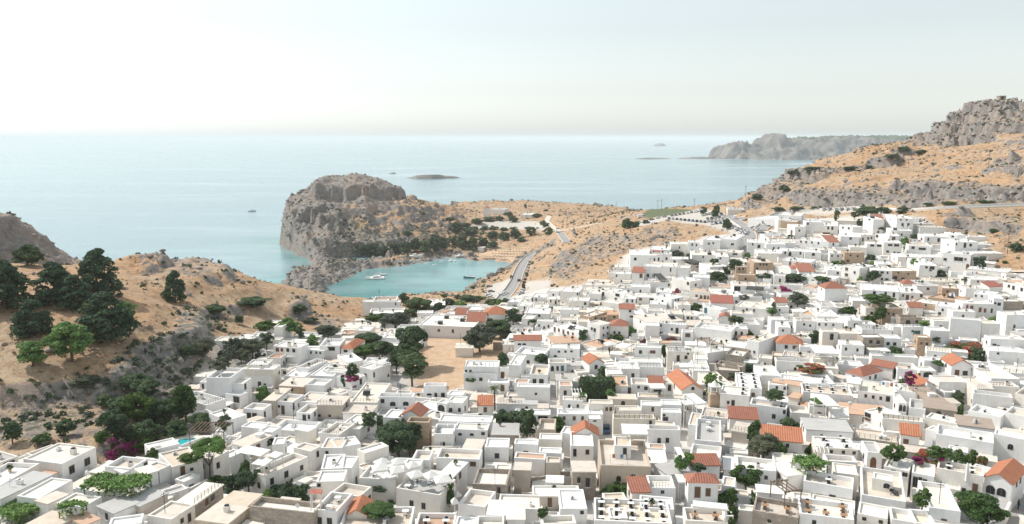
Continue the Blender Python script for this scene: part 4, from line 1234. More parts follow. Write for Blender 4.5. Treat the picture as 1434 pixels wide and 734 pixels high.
H 770 482 920 492 790 462 52 wW
H 800 442 950 432 860 402 42 wC
H 1200 492 1340 502 1230 467 42 wT
H 1340 512 1430 522 1350 505 82 wW;1385 555 15 28
H 1000 592 1180 602 1010 562 62 wT;1030 605 50 36;1130 595 14 20
H 1115 232 1260 242 1120 207 82 wW;1210 270 22 26;1158 250 12 18
H 1270 247 1434 252 1280 227 62 wW
H 1200 322 1390 332 1210 292 62 wW
H 1120 32 1370 52 1130 0 52 wW t
H 1372 42 1480 47 1380 -3 72 wW
H 950 -40 1090 -35 970 -68 35 cG
K 335 312 385 312 340 300 r
K 650 412 750 407 680 372 d
K 370 542 440 542 372 497 d
K 1100 622 1250 632 1110 602 d
T 870 562 170 84 d
T 940 502 70 80 d
T 1010 482 140 110 d
T 520 352 120 50 o
T 620 357 60 28 o
T 840 412 90 44 d
T 1110 347 70 34 b
T 1270 547 110 54 d
T 1210 540 60 50 d
T 105 122 90 60 g
T 940 130 90 90 d
T 160 110 60 40 d
T 838 30 60 80 g
@ 1080 290
H 60 62 250 77 80 40 92 wW
H 80 112 210 127 90 102 62 yW
H 200 162 290 162 210 142 82 wW;235 197 12 18;170 210 20 34 b
H 290 122 430 127 300 110 92 wW;307 140 12 18
H 430 152 560 162 440 122 62 wW;512 158 16 26;478 155 14 24;440 225 60 26 b
H 570 147 680 167 580 132 82 wW;600 172 12 18;648 178 16 18
H 475 292 570 294 490 264 52 wM
H 580 242 740 252 600 227 72 wW;664 258 18 18
H 750 232 860 232 770 212 72 wW;766 272 12 30;810 262 12 18;838 258 12 18
H 770 77 855 102 780 57 102 wW;822 95 24 12
H 860 112 948 117 870 62 72 wM;880 103 20 24;920 103 20 28
H 950 77 1048 87 960 62 62 wW;995 97 14 18
H 1050 92 1190 97 1070 62 112 wW;1084 92 12 12;1132 95 12 12;1097 147 18 22;1146 147 18 22
H 1000 192 1180 202 1010 172 52 wW
H 870 222 985 242 880 207 62 wW;885 240 18 20;1023 262 24 24 b
H 990 237 1080 242 1000 217 52 wW
H 800 302 935 312 820 287 82 wW;845 316 30 16;902 320 34 16
H 940 292 1090 302 960 277 102 wW;994 318 34 16;1048 320 38 18;973 372 20 18;1030 385 14 24;1070 385 28 14
H 1150 317 1340 332 1170 292 62 wT;1186 333 24 20;1262 350 54 18
H 660 332 800 342 680 317 62 wW
H 0 292 210 302 20 282 52 wW
H 0 382 90 387 10 352 52 wW
H 92 362 270 372 110 342 62 wW;118 370 14 20;157 388 22 34 a;245 380 14 22
H 220 272 480 292 240 252 62 wW;248 285 12 16;292 285 12 16;340 290 12 16;395 292 12 18
H 280 372 420 382 290 352 62 wW;353 385 24 22 a
H 490 382 612 392 500 362 72 wW;508 408 12 16;558 410 12 16
H 615 377 780 382 625 364 92 yT;663 405 14 18;722 412 12 18;640 450 20 20
H 90 442 330 462 120 417 72 wW;157 462 14 32 r;218 467 14 32 r;265 472 14 32 r;310 478 14 32 r
H 165 512 230 517 175 487 62 wR
H 235 537 365 542 245 502 42 wM
H 590 492 740 512 620 457 112 wW;630 517 20 24 b;629 566 24 22 b;697 547 14 20
H 470 522 588 532 480 492 62 wW;556 552 18 20
H 840 522 1015 537 870 490 102 wW;849 540 14 18;888 544 20 18;927 546 24 18;972 550 12 18;925 602 18 18;966 603 26 14
H 890 472 1020 482 900 452 62 wW;983 468 32 24
H 1018 532 1215 537 1030 502 92 yW;1036 592 30 30;1100 605 24 28;1062 550 12 16;1146 560 12 16
H 1240 482 1390 492 1250 402 112 wW;1300 472 18 18;1348 472 34 26;1331 525 20 22
H 1250 412 1434 422 1260 392 62 wW;1348 435 14 14
H 20 572 120 582 40 562 72 wW;71 617 14 28
H 250 572 530 602 270 547 52 wW
H 30 492 160 512 40 477 52 wW
H 1060 412 1240 422 1080 385 60 wW;1135 430 10 14;1200 440 12 14
T 830 72 260 60 d
T 745 142 60 50 d
T 1080 55 100 30 d
T 545 87 50 40 g
T 920 192 70 30 g
T 1110 342 80 100 b
T 1195 262 90 38 d
T 200 632 180 66 d
T 430 632 150 46 g
T 560 482 120 46 g
T 830 440 90 50 d
T 850 485 80 44 b
T 850 632 100 84 d
T 1190 482 70 60 b
T 160 262 90 34 d
T 740 640 40 60 b
@ 1194 290
H 600 242 798 252 610 222 62 wW;577 267 22 20 b;632 270 12 26;671 266 14 16 c;719 276 18 30;767 275 14 20 b
H 800 227 878 237 810 202 72 wW;836 240 18 14
H 880 232 945 232 885 205 62 wW
H 860 292 1050 292 880 264 92 wW;864 300 10 20;938 320 18 38;986 318 18 22
H 760 382 990 402 800 362 122 wW p;885 435 68 30;943 437 16 18 b;960 497 22 44 A;770 437 24 20
H 985 602 1230 612 1000 572 62 wW;1049 607 14 16;1130 615 14 14
T 1060 517 130 110 d
T 740 582 90 60 d
T 1365 372 140 70 d
T 950 632 70 42 o
T 1180 217 90 36 g
T 1275 472 60 24 g
T 860 640 50 30 g
T 20 80 80 50 d
"""
EXTRA = """
@ 0 0 1
H 677 292 685 292 679 290 12 wB
H 686 293 706 294 688 291 7 wG
H 729 300 745 301 731 298 5 wW
H 669 346 677 347 670 345 6 wW n
T 39 372 44 30 d
T 8 432 74 66 j
T 78 426 60 58 j
T 48 470 54 50 j
T 105 432 50 46 j
T 138 412 60 62 j
T 246 424 34 44 j
T 148 476 78 66 j
T 140 452 46 34 b
T 178 450 30 28 b
T 101 506 66 56 b
T 46 513 46 36 b
T 18 622 30 32 d
T 92 610 28 22 d
T 160 612 42 40 d
T 195 592 48 44 g
T 205 560 44 30 d
T 225 600 40 40 d
T 205 624 50 36 d
T 170 584 40 30 d
T 240 585 40 30 g
T 190 545 50 22 d
T 250 609 30 20 d
T 148 570 30 18 d
T 120 540 44 14 o
T 285 500 36 28 o
T 310 520 30 20 o
T 262 500 26 16 d
T 505 356 21 14 d
T 520 358 25 17 d
T 537 360 23 15 d
T 553 356 23 17 d
T 568 355 21 17 d
T 582 352 19 18 d
T 596 354 21 18 d
T 608 352 21 21 d
T 620 350 18 18 d
T 636 344 14 15 d
T 648 349 21 21 d
T 662 350 19 18 d
T 676 346 18 14 d
T 640 326 19 15 d
T 690 348 19 10 d
T 706 338 19 14 d
T 722 334 19 12 d
T 690 334 21 10 d
T 660 330 21 10 d
T 744 330 16 12 d
T 768 329 14 12 g
T 650 323 12 5 d
T 664 322 14 6 d
T 678 322 14 6 d
T 692 322 14 6 d
T 706 323 14 6 d
T 720 323 14 6 d
T 740 322 12 5 d
T 652 318 20 6 d
T 668 313 22 7 d
T 684 310 22 6 d
T 700 309 16 6 d
T 718 311 18 9 d
T 712 303 16 6 d
T 694 299 14 5 d
T 752 305 16 6 d
T 762 318 14 10 d
T 764 296 8 4 d
T 736 292 5 8 d
T 730 338 18 7 d
T 570 330 16 7 d
T 610 332 14 5 d
T 630 310 16 6 d
T 590 300 14 5 d
T 878 320 18 14 d
T 890 318 14 9 g
T 905 313 12 6 d
T 985 300 10 12 d
T 1003 303 10 18 d
T 1018 318 14 12 d
T 1090 296 20 6 d
T 1115 296 24 7 d
T 1140 294 16 5 d
T 1172 302 10 8 g
T 1215 300 30 12 d
T 1235 299 26 9 d
T 1265 296 20 6 d
T 1300 288 16 4 g
T 1330 286 20 4 g
T 1380 284 24 4 g
T 1060 280 16 9 d
T 1098 268 18 9 d
T 1110 245 22 6 d
T 1140 240 30 7 d
T 1190 238 26 5 d
T 1215 236 20 4 d
T 1265 212 20 7 d
T 1250 222 24 6 d
T 1290 216 20 6 d
T 335 455 16 14 d
T 355 430 50 14 d
T 300 440 40 14 d
T 420 440 22 14 d
T 436 452 26 8 o
T 655 402 10 6 g
T 672 420 22 5 g
T 690 424 24 6 d
T 708 424 18 6 d
T 716 391 4 7 d
T 655 422 30 8 d
T 677 396 10 4 g
T 662 405 8 6 g
T 733 406 5 12 d
T 738 388 5 6 g
"""
DATA = DATA + EXTRA
# ------------------------------------------------------------------ reading the notes
def parse():
    ox = oy = 0; s = 1434 / 240.0 * 0 + 5.967; items = []
    for ln in DATA.strip().splitlines():
        ln = ln.strip()
        if not ln: continue
        k = ln[0]
        if k == '@':
            a = ln.split(); ox, oy = float(a[1]), float(a[2]); s = float(a[3]) if len(a) > 3 else 5.967; continue
        items.append((k, ln[2:], ox, oy, s))
    return items
ITEMS = parse()
def P2(ox, oy, s, x, y): return ox + float(x) / s, oy + float(y) / s
ROOFN = {'W': 'RW', 'C': 'RC', 'T': 'RT', 'G': 'RG', 'O': 'RO', 'D': 'RD', 'Y': 'RY'}
RAISE = 2.0
def ptin(x, y, poly): return bool(inpoly(np.array([float(x)]), np.array([float(y)]), poly)[0])
houses = []
for k, rest, ox, oy, s in ITEMS:
    if k != 'H': continue
    segs = rest.split(';'); a = segs[0].split()
    x0, y0 = P2(ox, oy, s, a[0], a[1]); x1, y1 = P2(ox, oy, s, a[2], a[3]); xc, yc = P2(ox, oy, s, a[4], a[5])
    hpx = float(a[6]) / s; code = a[7]; opts = a[8:]
    wins = []
    for sg in segs[1:]:
        b = sg.split(); 
        if len(b) < 2: continue
        nums = [q for q in b if q.replace('.', '').replace('-', '').isdigit()]; kind = [q for q in b if q.isalpha()]
        wx, wy = P2(ox, oy, s, nums[0], nums[1]); ww, wh = (float(nums[2]) / s, float(nums[3]) / s) if len(nums) > 3 else (14 / s, 20 / s)
        wins.append((wx, wy, ww, wh, kind[0] if kind else ''))
    if code == 'yO': pass
    far_ = (y0 + y1) / 2 < 470
    if abs(y1 - y0) * s < 16 and far_: m_ = (y0 + y1) / 2; y0, y1 = m_ + (y0 - m_) * .5, m_ + (y1 - m_) * .5
    mx, my = (x0 + x1) / 2, (y0 + y1) / 2
    invil = 1.0 if ptin(mx, my + hpx, VILLAGE) and not ptin(mx, my + hpx, FIELD) else 0.0
    def hh(t, hp=hpx, my=my):
        d = ray(mx, my); return RAISE * invil + max(2.7, min(11.0, hp * t / F / max(.3, math.cos(PITCH + math.atan((my - CY) / F)))))
    g = march(mx, my, hh)
    if not g: continue
    zt = g[2]; A_ = Vector(on_plane(x0, y0, zt)[:2]); B_ = Vector(on_plane(x1, y1, zt)[:2]); C_ = Vector(on_plane(xc, yc, zt)[:2])
    e = (B_ - A_); L = e.length
    if L < 1.5: continue
    e /= L; nrm = Vector((-e.y, e.x)); dep = (C_ - A_).dot(nrm)
    if code[1:] in ('M', 'A', 'R', 'B'): dep *= .8
    tiled = code[-1] in 'MARB' and len(code) > 1
    dep = max(2.6 if not tiled else 3.0, min(dep, 24.0, L * 2.6 + 2))
    c = A_ + e * (L / 2) + nrm * (dep / 2)
    cor = [A_, B_, B_ + nrm * dep, A_ + nrm * dep]
    gz = [zgrid(p.x, p.y) for p in cor] + [zgrid(c.x, c.y)]
    houses.append(dict(A=A_, B=B_, e=e, n=nrm, L=L, D=dep, c=c, zt=zt, z0=min(gz) - .4, zg=gz[4], code=code, opts=opts, wins=wins, px=mx, py=my, cor=cor, w=x1 - x0, pxh=abs(yc - (y0 + y1) / 2) + hpx, t=g[3]))
# raster of built heights, used to stand things on the right surface
RX0, RY0, RS = -330.0, 60.0, 0.6
RW_, RH_ = 1350, 1050
HM = np.full((RH_, RW_), -99.0, np.float32); HID = np.full((RH_, RW_), -1, np.int32)
for i, h in enumerate(houses):
    xs = [p.x for p in h['cor']]; ys = [p.y for p in h['cor']]
    i0, i1 = int((min(xs) - RX0) / RS), int((max(xs) - RX0) / RS) + 1; j0, j1 = int((min(ys) - RY0) / RS), int((max(ys) - RY0) / RS) + 1
    i0, j0 = max(i0, 0), max(j0, 0); i1, j1 = min(i1, RW_ - 1), min(j1, RH_ - 1)
    if i1 <= i0 or j1 <= j0: continue
    gx, gy = np.meshgrid(RX0 + RS * np.arange(i0, i1 + 1), RY0 + RS * np.arange(j0, j1 + 1))
    u = (gx - h['A'].x) * h['e'].x + (gy - h['A'].y) * h['e'].y; v = (gx - h['A'].x) * h['n'].x + (gy - h['A'].y) * h['n'].y
    m = (u >= 0) & (u <= h['L']) & (v >= 0) & (v <= h['D']) & (h['zt'] > HM[j0:j1 + 1, i0:i1 + 1])
    HM[j0:j1 + 1, i0:i1 + 1][m] = h['zt']; HID[j0:j1 + 1, i0:i1 + 1][m] = i
def ztop(x, y):
    g = zgrid(x, y); i, j = int((x - RX0) / RS), int((y - RY0) / RS)
    if 0 <= i < RW_ and 0 <= j < RH_: return max(g, float(HM[j, i]))
    return g
# small blocks lean on a bigger neighbour: they are wings of that house
def area_px(h): return max(h['w'], 3) * h['pxh']
order = sorted(range(len(houses)), key=lambda i: area_px(houses[i]))
owner = list(range(len(houses)))
NMAX = 296
def touching(a, b):
    d = 1e9
    for p in a['cor'] + [a['c']]:
        u = (p - b['A']).dot(b['e']); v = (p - b['A']).dot(b['n'])
        d = min(d, math.hypot(max(0, -u, u - b['L']), max(0, -v, v - b['D'])))
    for p in b['cor']:
        u = (p - a['A']).dot(a['e']); v = (p - a['A']).dot(a['n'])
        d = min(d, math.hypot(max(0, -u, u - a['L']), max(0, -v, v - a['D'])))
    return d
left = len(houses)
for lim in (1.2, 2.5, 6.0):
    for i in order:
        if left <= NMAX: break
        if owner[i] != i or i in [owner[k] for k in range(len(houses)) if k != i] or houses[i]['code'][-1] in 'BR': continue
        best = None
        for k in range(len(houses)):
            if k == i or owner[k] != k or area_px(houses[k]) < area_px(houses[i]): continue
            if houses[k]['code'][0] in 'sy' and houses[i]['code'][0] not in 'sy': continue
            if houses[i]['code'][0] in 'sy' and houses[k]['code'][0] not in 'sy': continue
            if (houses[k]['c'] - houses[i]['c']).length > 22: continue
            t = touching(houses[i], houses[k])
            if t < lim and (best is None or t < best[0]): best = (t, k)
        if best and sum(1 for k in range(len(houses)) if owner[k] == best[1]) < 4:
            owner[i] = best[1]; left -= 1
for i in range(len(owner)):
    while owner[owner[i]] != owner[i]: owner[i] = owner[owner[i]]

# surfaces: virtual street level inside the village is about one low storey up
PXa, PYa = None, None
_rx = RX0 + RS * np.arange(RW_); _ry = RY0 + RS * np.arange(RH_); _RX, _RY = np.meshgrid(_rx, _ry)
_gi = np.clip(np.searchsorted(GX, _rx) - 1, 0, len(GX) - 2); _gj = np.clip(np.searchsorted(GY, _ry) - 1, 0, len(GY) - 2)
GR = _ZG[np.ix_(_gj, _gi)].astype(np.float32)
_qx, _qy = project(_RX, _RY, GR + 1.0)
VM = inpoly(_qx, _qy, VILLAGE) & ~inpoly(_qx, _qy, FIELD) & (_RY < 620)
def vsurf(x, y):
    g = zgrid(x, y); i, j = int((x - RX0) / RS), int((y - RY0) / RS)
    if 0 <= i < RW_ and 0 <= j < RH_:
        z = max(g, float(HM[j, i])); return max(z, g + RAISE - .2) if VM[j, i] else z
    return g
LANES = [(1.5, [(773,524),(776,560),(780,600)]), (1.6, [(852,588),(846,612),(840,640),(836,655)]), (1.4, [(1077,436),(1077,470),(1074,512)]), (1.6, [(236,712),(300,676),(360,655),(420,640)]),
 (1.4, [(648,664),(636,690),(628,722)]), (1.3, [(792,618),(795,655)]), (1.5, [(826,690),(829,734)]), (1.4, [(1357,556),(1350,585)]), (1.5, [(958,585),(952,620),(948,660),(950,710)]), (1.4, [(556,520),(566,545)]),
 (1.3, [(934,485),(932,520)]), (1.3, [(1288,488),(1286,510)]), (1.5, [(1402,440),(1404,470)]), (1.5, [(560,600),(556,640)])]
KEEP = np.zeros((RH_, RW_), bool)
def keep_disc(x, y, r):
    i0, i1, j0, j1 = int((x - r - RX0) / RS), int((x + r - RX0) / RS) + 2, int((y - r - RY0) / RS), int((y + r - RY0) / RS) + 2
    i0, j0 = max(i0, 0), max(j0, 0)
    if i1 <= i0 or j1 <= j0: return
    m = np.hypot(_RX[j0:j1, i0:i1] - x, _RY[j0:j1, i0:i1] - y) < r; KEEP[j0:j1, i0:i1] |= m
for wd, pl in LANES:
    wp = [march(q[0], q[1], RAISE) for q in pl]; wp = [p for p in wp if p]
    for a, b in zip(wp[:-1], wp[1:]):
        L = math.dist(a[:2], b[:2])
        for k in range(int(L / .8) + 1):
            t = k * .8 / max(L, .1); keep_disc(a[0] + (b[0] - a[0]) * t, a[1] + (b[1] - a[1]) * t, wd)
for nm, (w_, o) in ROADW.items():
    for p in o[::1]: keep_disc(p[0], p[1], w_ / 2 + .8)
PLANTS = []
for k, rest, ox, oy, s in ITEMS:
    if k == 'Q':
        a = rest.split(); g = march(*P2(ox, oy, s, (float(a[0]) + float(a[2])) / 2, a[1]), .7); keep_disc(g[0] + 1, g[1] + 3, 7.5)
for k, rest, ox, oy, s in ITEMS:
    if k not in 'TG': continue
    a = rest.split(); x, y = P2(ox, oy, s, a[0], a[1]); w_, h_ = float(a[2]) / s, float(a[3]) / s; kd = a[4] if len(a) > 4 else 'G'
    if y > 395 and k == 'T' and kd not in 'jvw' and s > 2: w_ *= 1.22; h_ *= 1.22
    g = march(x, y, 0.0, vsurf)
    if not g: continue
    gz = zgrid(g[0], g[1]); sc_ = g[3] / F
    on_roof = ztop(g[0], g[1]) > gz + 1.5
    PLANTS.append(dict(k=k, kd=kd, x=g[0], y=g[1], gz=gz, zb=g[2], w=w_ * sc_, h=h_ * sc_ * 1.04, px=x, py=y, roof=on_roof, wpx=w_))
    if not on_roof: keep_disc(g[0], g[1], max(.8, min(w_ * sc_ * .42, 4.5)))
OCC = (HM > -50) | KEEP
# low terraces, yards and side rooms that close the gaps between the houses
_g = np.array([[0.0]])
cand = []
for j in range(0, RH_, 2):
    for i in range(0, RW_, 2):
        if OCC[j, i]: continue
        cand.append((i, j))
cx = np.array([RX0 + RS * c[0] for c in cand]); cyy = np.array([RY0 + RS * c[1] for c in cand])
gi = np.clip(np.searchsorted(GX, cx) - 1, 0, len(GX) - 2); gj = np.clip(np.searchsorted(GY, cyy) - 1, 0, len(GY) - 2); cz = _ZG[gj, gi]
cpx, cpy = project(cx, cyy, cz + 1.5)
okc = inpoly(cpx, cpy, VILLAGE) & ~inpoly(cpx, cpy, [(585,462),(705,462),(740,474),(720,510),(690,525),(645,552),(590,552),(566,520)]) & (cpx > -60) & (cpx < 1500) & (cpy < 790)
for pl in (PARK, LOTB, LOTR, PARK2, PARK3, GREEN): okc &= ~inpoly(cpx, cpy, pl)
okc &= ~(inpoly(cpx, cpy, [(-200,640),(130,600),(262,575),(262,625),(130,650),(0,640)]))
# keep to the built-up area
HC = np.array([[h['c'].x, h['c'].y] for h in houses])
idx = [k for k in range(len(cand)) if okc[k]]
rf = random.Random(11); rf.shuffle(idx)
SIZES = [(11, 8), (9, 7), (8, 5.5), (7, 5), (6, 4.2), (5, 3.6), (4, 3), (3, 2.2)]
nfill = 0; nH = len(houses)
for k in idx:
    i, j = cand[k]
    if OCC[j, i]: continue
    x, y = float(cx[k]), float(cyy[k])
    d = np.hypot(HC[:, 0] - x, HC[:, 1] - y); near_ = np.argsort(d)[:5]
    if d[near_[0]] > 17: continue
    hb_ = houses[int(near_[0])]; e, nn = hb_['e'], hb_['n']
    if y > 330: sizes = SIZES[:6]
    else: sizes = SIZES
    for (a_, b_) in sizes:
        a2, b2 = a_ * rf.uniform(.85, 1.15) / 2, b_ * rf.uniform(.85, 1.15) / 2
        ok_ = False
        for tr in range(3):
            ox_, oy_ = rf.uniform(-.5, .5) * a2, rf.uniform(-.5, .5) * b2
            c_ = Vector((x, y)) + e * ox_ + nn * oy_
            us = np.linspace(-a2, a2, max(3, int(a2 * 2 / .7))); vs_ = np.linspace(-b2, b2, max(3, int(b2 * 2 / .7)))
            U, V_ = np.meshgrid(us, vs_); X_ = c_.x + U * e.x + V_ * nn.x; Y_ = c_.y + U * e.y + V_ * nn.y
            I = ((X_ - RX0) / RS).astype(int); J = ((Y_ - RY0) / RS).astype(int)
            if I.min() < 0 or J.min() < 0 or I.max() >= RW_ or J.max() >= RH_: continue
            if OCC[J, I].mean() < .03: ok_ = True; break
        if not ok_: continue
        zgc = zgrid(c_.x, c_.y); px_, py_ = project(c_.x, c_.y, zgc + 1.5)
        if not VM[int((c_.y - RY0) / RS), int((c_.x - RX0) / RS)]: break
        m_ = .12; A_ = c_ - e * (a2 + m_) - nn * (b2 + m_); B_ = A_ + e * 2 * (a2 + m_)
        L, D_ = 2 * (a2 + m_), 2 * (b2 + m_); cor = [A_, B_, B_ + nn * D_, A_ + nn * D_]
        zt = zgc + rf.choice([1.5, 1.9, 2.1, 2.2, 2.4, 2.7, 3.2]) + rf.uniform(-.15, .15)
        code = ('w' if rf.random() < .85 else 'c') + rf.choice('WWWCCCTTTGWCTO'[:14])
        own_h = owner_of = int(near_[0])
        houses.append(dict(A=A_, B=B_, e=e, n=nn, L=L, D=D_, c=c_, zt=zt, z0=min(zgrid(p.x, p.y) for p in cor) - .4, zg=zgc, code=code, opts=(['n'] if rf.random() < .3 else (['p'] if rf.random() < .3 else [])), wins=[], px=px_, py=py_, cor=cor, w=0, pxh=0, t=d[near_[0]], own=own_h))
        OCC[J, I] = True
        for q_ in (0,):
            HM[J, I] = np.maximum(HM[J, I], zt)
        nfill += 1
        break
print('FILL', nfill)
# ------------------------------------------------------------------ windows and doors (unit meshes, scaled per opening)
def window_mesh(kind):
    b = MB()
    if kind in ('', 'c', 'g'):
        b.box(-.5, -.07, -.5, .5, .06, -.42, 0); b.box(-.5, -.07, .42, .5, .06, .5, 0); b.box(-.5, -.07, -.42, -.41, .06, .42, 0); b.box(.41, -.07, -.42, .5, .06, .42, 0)
        b.box(-.035, -.05, -.42, .035, .04, .42, 0); b.quad((-.41, -.02, -.42), (.41, -.02, -.42), (.41, -.02, .42), (-.41, -.02, .42), m=1)
        b.box(-.6, -.14, -.58, .6, .05, -.502, 2)
    elif kind in ('a', 'A'):
        n = 10; pts = [(-.5, -.5), (.5, -.5)] + [(.5 * math.cos(math.pi * k / n), .12 + .38 * math.sin(math.pi * k / n)) for k in range(n + 1)]
        V = [(x, -.05, z) for x, z in pts] + [(x, .05, z) for x, z in pts]; m_ = len(pts)
        b.V += V; b.F.append(tuple(range(m_))); b.M.append(1)
        for k in range(m_): b.F.append((k, k + m_, (k + 1) % m_ + m_, (k + 1) % m_)); b.M.append(0)
        b.box(-.03, -.08, -.5, .03, -.052, .46, 0)
    else:
        b.box(-.5, -.08, -.5, -.02, .04, .5, 1); b.box(.02, -.08, -.5, .5, .04, .5, 1); b.quad((-.02, -.01, -.5), (.02, -.01, -.5), (.02, -.01, .5), (-.02, -.01, .5), m=0)
        for k in range(5): b.box(-.44, -.1, -.42 + k * .18, -.08, -.082, -.36 + k * .18, 0); b.box(.08, -.1, -.42 + k * .18, .44, -.082, -.36 + k * .18, 0)
        b.box(-.6, -.14, -.58, .6, .05, -.502, 2)
    return b
WMATS = {'': ('frame', 'glass'), 'a': ('frame', 'glass'), 'A': ('brown', 'brown'), 'b': ('frame', 'brown'), 't': ('frame', 'teal'), 'r': ('frame', 'redw'), 'c': ('whitep', 'whitep'), 'g': ('frame', 'leaf_d')}
WM = {}
for k_, (a_, b_) in WMATS.items():
    me_ = window_mesh(k_).mesh('window_' + (k_ or 'plain')); me_.materials.append(M[a_]); me_.materials.append(M[b_]); me_.materials.append(M['whitep']); WM[k_] = me_
bd = MB(); bd.box(-.5, -.06, -.5, .5, .05, .5, 0); bd.box(-.4, -.09, -.45, -.05, -.062, -.05, 0); bd.box(.05, -.09, -.45, .4, -.062, -.05, 0); bd.box(-.4, -.09, .02, -.05, -.062, .42, 0); bd.box(.05, -.09, .02, .4, -.062, .42, 0); bd.box(-.62, -.12, -.56, .62, .3, -.502, 1); bd.box(.36, -.13, -.05, .42, -.062, 0, 1)
DM = {}
for k_, m_ in (('', 'frame'), ('b', 'brown'), ('t', 'teal'), ('r', 'redw')):
    me_ = bd.mesh('door_mesh_' + m_); me_.materials.append(M[m_]); me_.materials.append(M['RT']); DM[k_] = me_
# small roof fittings (shared meshes)
def simple(name, fn, mats):
    b = MB(); fn(b); me = b.mesh(name)
    for m in mats: me.materials.append(M[m])
    return me
def f_chim(b): b.box(-.35, -.35, -.5, .35, .35, .75, 0); b.box(-.42, -.42, .75, .42, .42, .83, 0); b.box(-.25, -.25, .83, .25, .25, 1.0, 1)
def f_ac(b): b.box(-.45, -.2, 0.05, .45, .2, .65, 0); b.cyl(0, 0, .65, .68, .17, 12, 1); b.tube((-.1, -.215, .35), (-.1, -.2, .35), .22, .22, 12, 1)
def f_tank(b):
    b.tube((-.7, .2, .9), (.7, .2, .9), .32, .32, 12, 0); b.quad((-.8, -1.0, .15), (.8, -1.0, .15), (.8, .1, .8), (-.8, .1, .8), m=1); b.box(-.7, .1, 0, -.6, .3, .6, 2); b.box(.6, .1, 0, .7, .3, .6, 2)
def f_dish(b):
    b.cyl(0, 0, 0, .9, .03, 5, 1); secs = []
    for r, z in ((.02, 0), (.25, .05), (.42, .16)): secs.append([(r * math.cos(a * .785), -.05 - z, 1.05 + r * math.sin(a * .785)) for a in range(8)])
    b.sweep(secs, 0)
def f_pot(b): b.cyl(0, 0, 0, .4, .2, 8, 0, .28); 
def f_hatch(b): b.box(-.6, -.5, -.02, .6, .5, .45, 0); b.box(-.65, -.55, .45, .65, .55, .55, 0)
def f_mast(b): b.cyl(0, 0, 0, 3.2, .04, 5, 0); b.box(-.6, -.02, 2.9, .6, .02, 2.95, 0); b.box(-.4, -.02, 2.6, .4, .02, 2.65, 0)
def f_plant(b):
    b.tube((0, 0, 0), (0, 0, .4), .18, .26, 8, 0)
    r_ = random.Random(5)
    for k in range(70):
        a, e_, r = r_.uniform(0, 6.28), r_.uniform(-.3, 1.5), r_.uniform(.15, .5); c = Vector((r * math.cos(a) * math.cos(e_), r * math.sin(a) * math.cos(e_), .65 + r * math.sin(e_))); u = Vector((r_.uniform(-1, 1), r_.uniform(-1, 1), r_.uniform(-1, 1))).normalized() * .11; v = u.cross(Vector((r_.uniform(-1, 1), r_.uniform(-1, 1), 1))).normalized() * .09
        b.quad(c - u - v, c + u - v, c + u + v, c - u + v, m=1)
def f_line(b):
    b.cyl(-1.6, 0, 0, 1.9, .03, 5, 0); b.cyl(1.6, 0, 0, 1.9, .03, 5, 0); b.box(-1.6, -.01, 1.85, 1.6, .01, 1.87, 0)
    for x, w_, z, m in ((-1.3, .5, .9, 1), (-.65, .4, 1.2, 2), (-.1, .7, .85, 1), (.75, .5, 1.1, 3)): b.box(x, -.012, z, x + w_, .012, 1.86, m)
def f_rail(b):
    for k in range(9): b.box(-.5 + k / 8 - .004, -.02, 0, -.5 + k / 8 + .004, .02, .95, 0)
    for z in (.35, .65, .93): b.box(-.5, -.015, z, .5, .015, z + .03, 0)
FIT = {'potted_plant': simple('potted_plant', f_plant, ['RO', 'leaf_g']), 'washing_line': simple('washing_line', f_line, ['metal', 'canvas', 'bluecloth', 'redcanvas']), 'railing': simple('railing', f_rail, ['dark']), 'chimney': simple('chimney', f_chim, ['c', 'dark']), 'air_conditioner': simple('air_conditioner', f_ac, ['whitep', 'dark']), 'water_tank': simple('water_tank', f_tank, ['metal', 'glass', 'metal']),
       'satellite_dish': simple('satellite_dish', f_dish, ['whitep', 'metal']), 'roof_hatch': simple('roof_hatch', f_hatch, ['w']), 'aerial': simple('aerial', f_mast, ['dark'])}
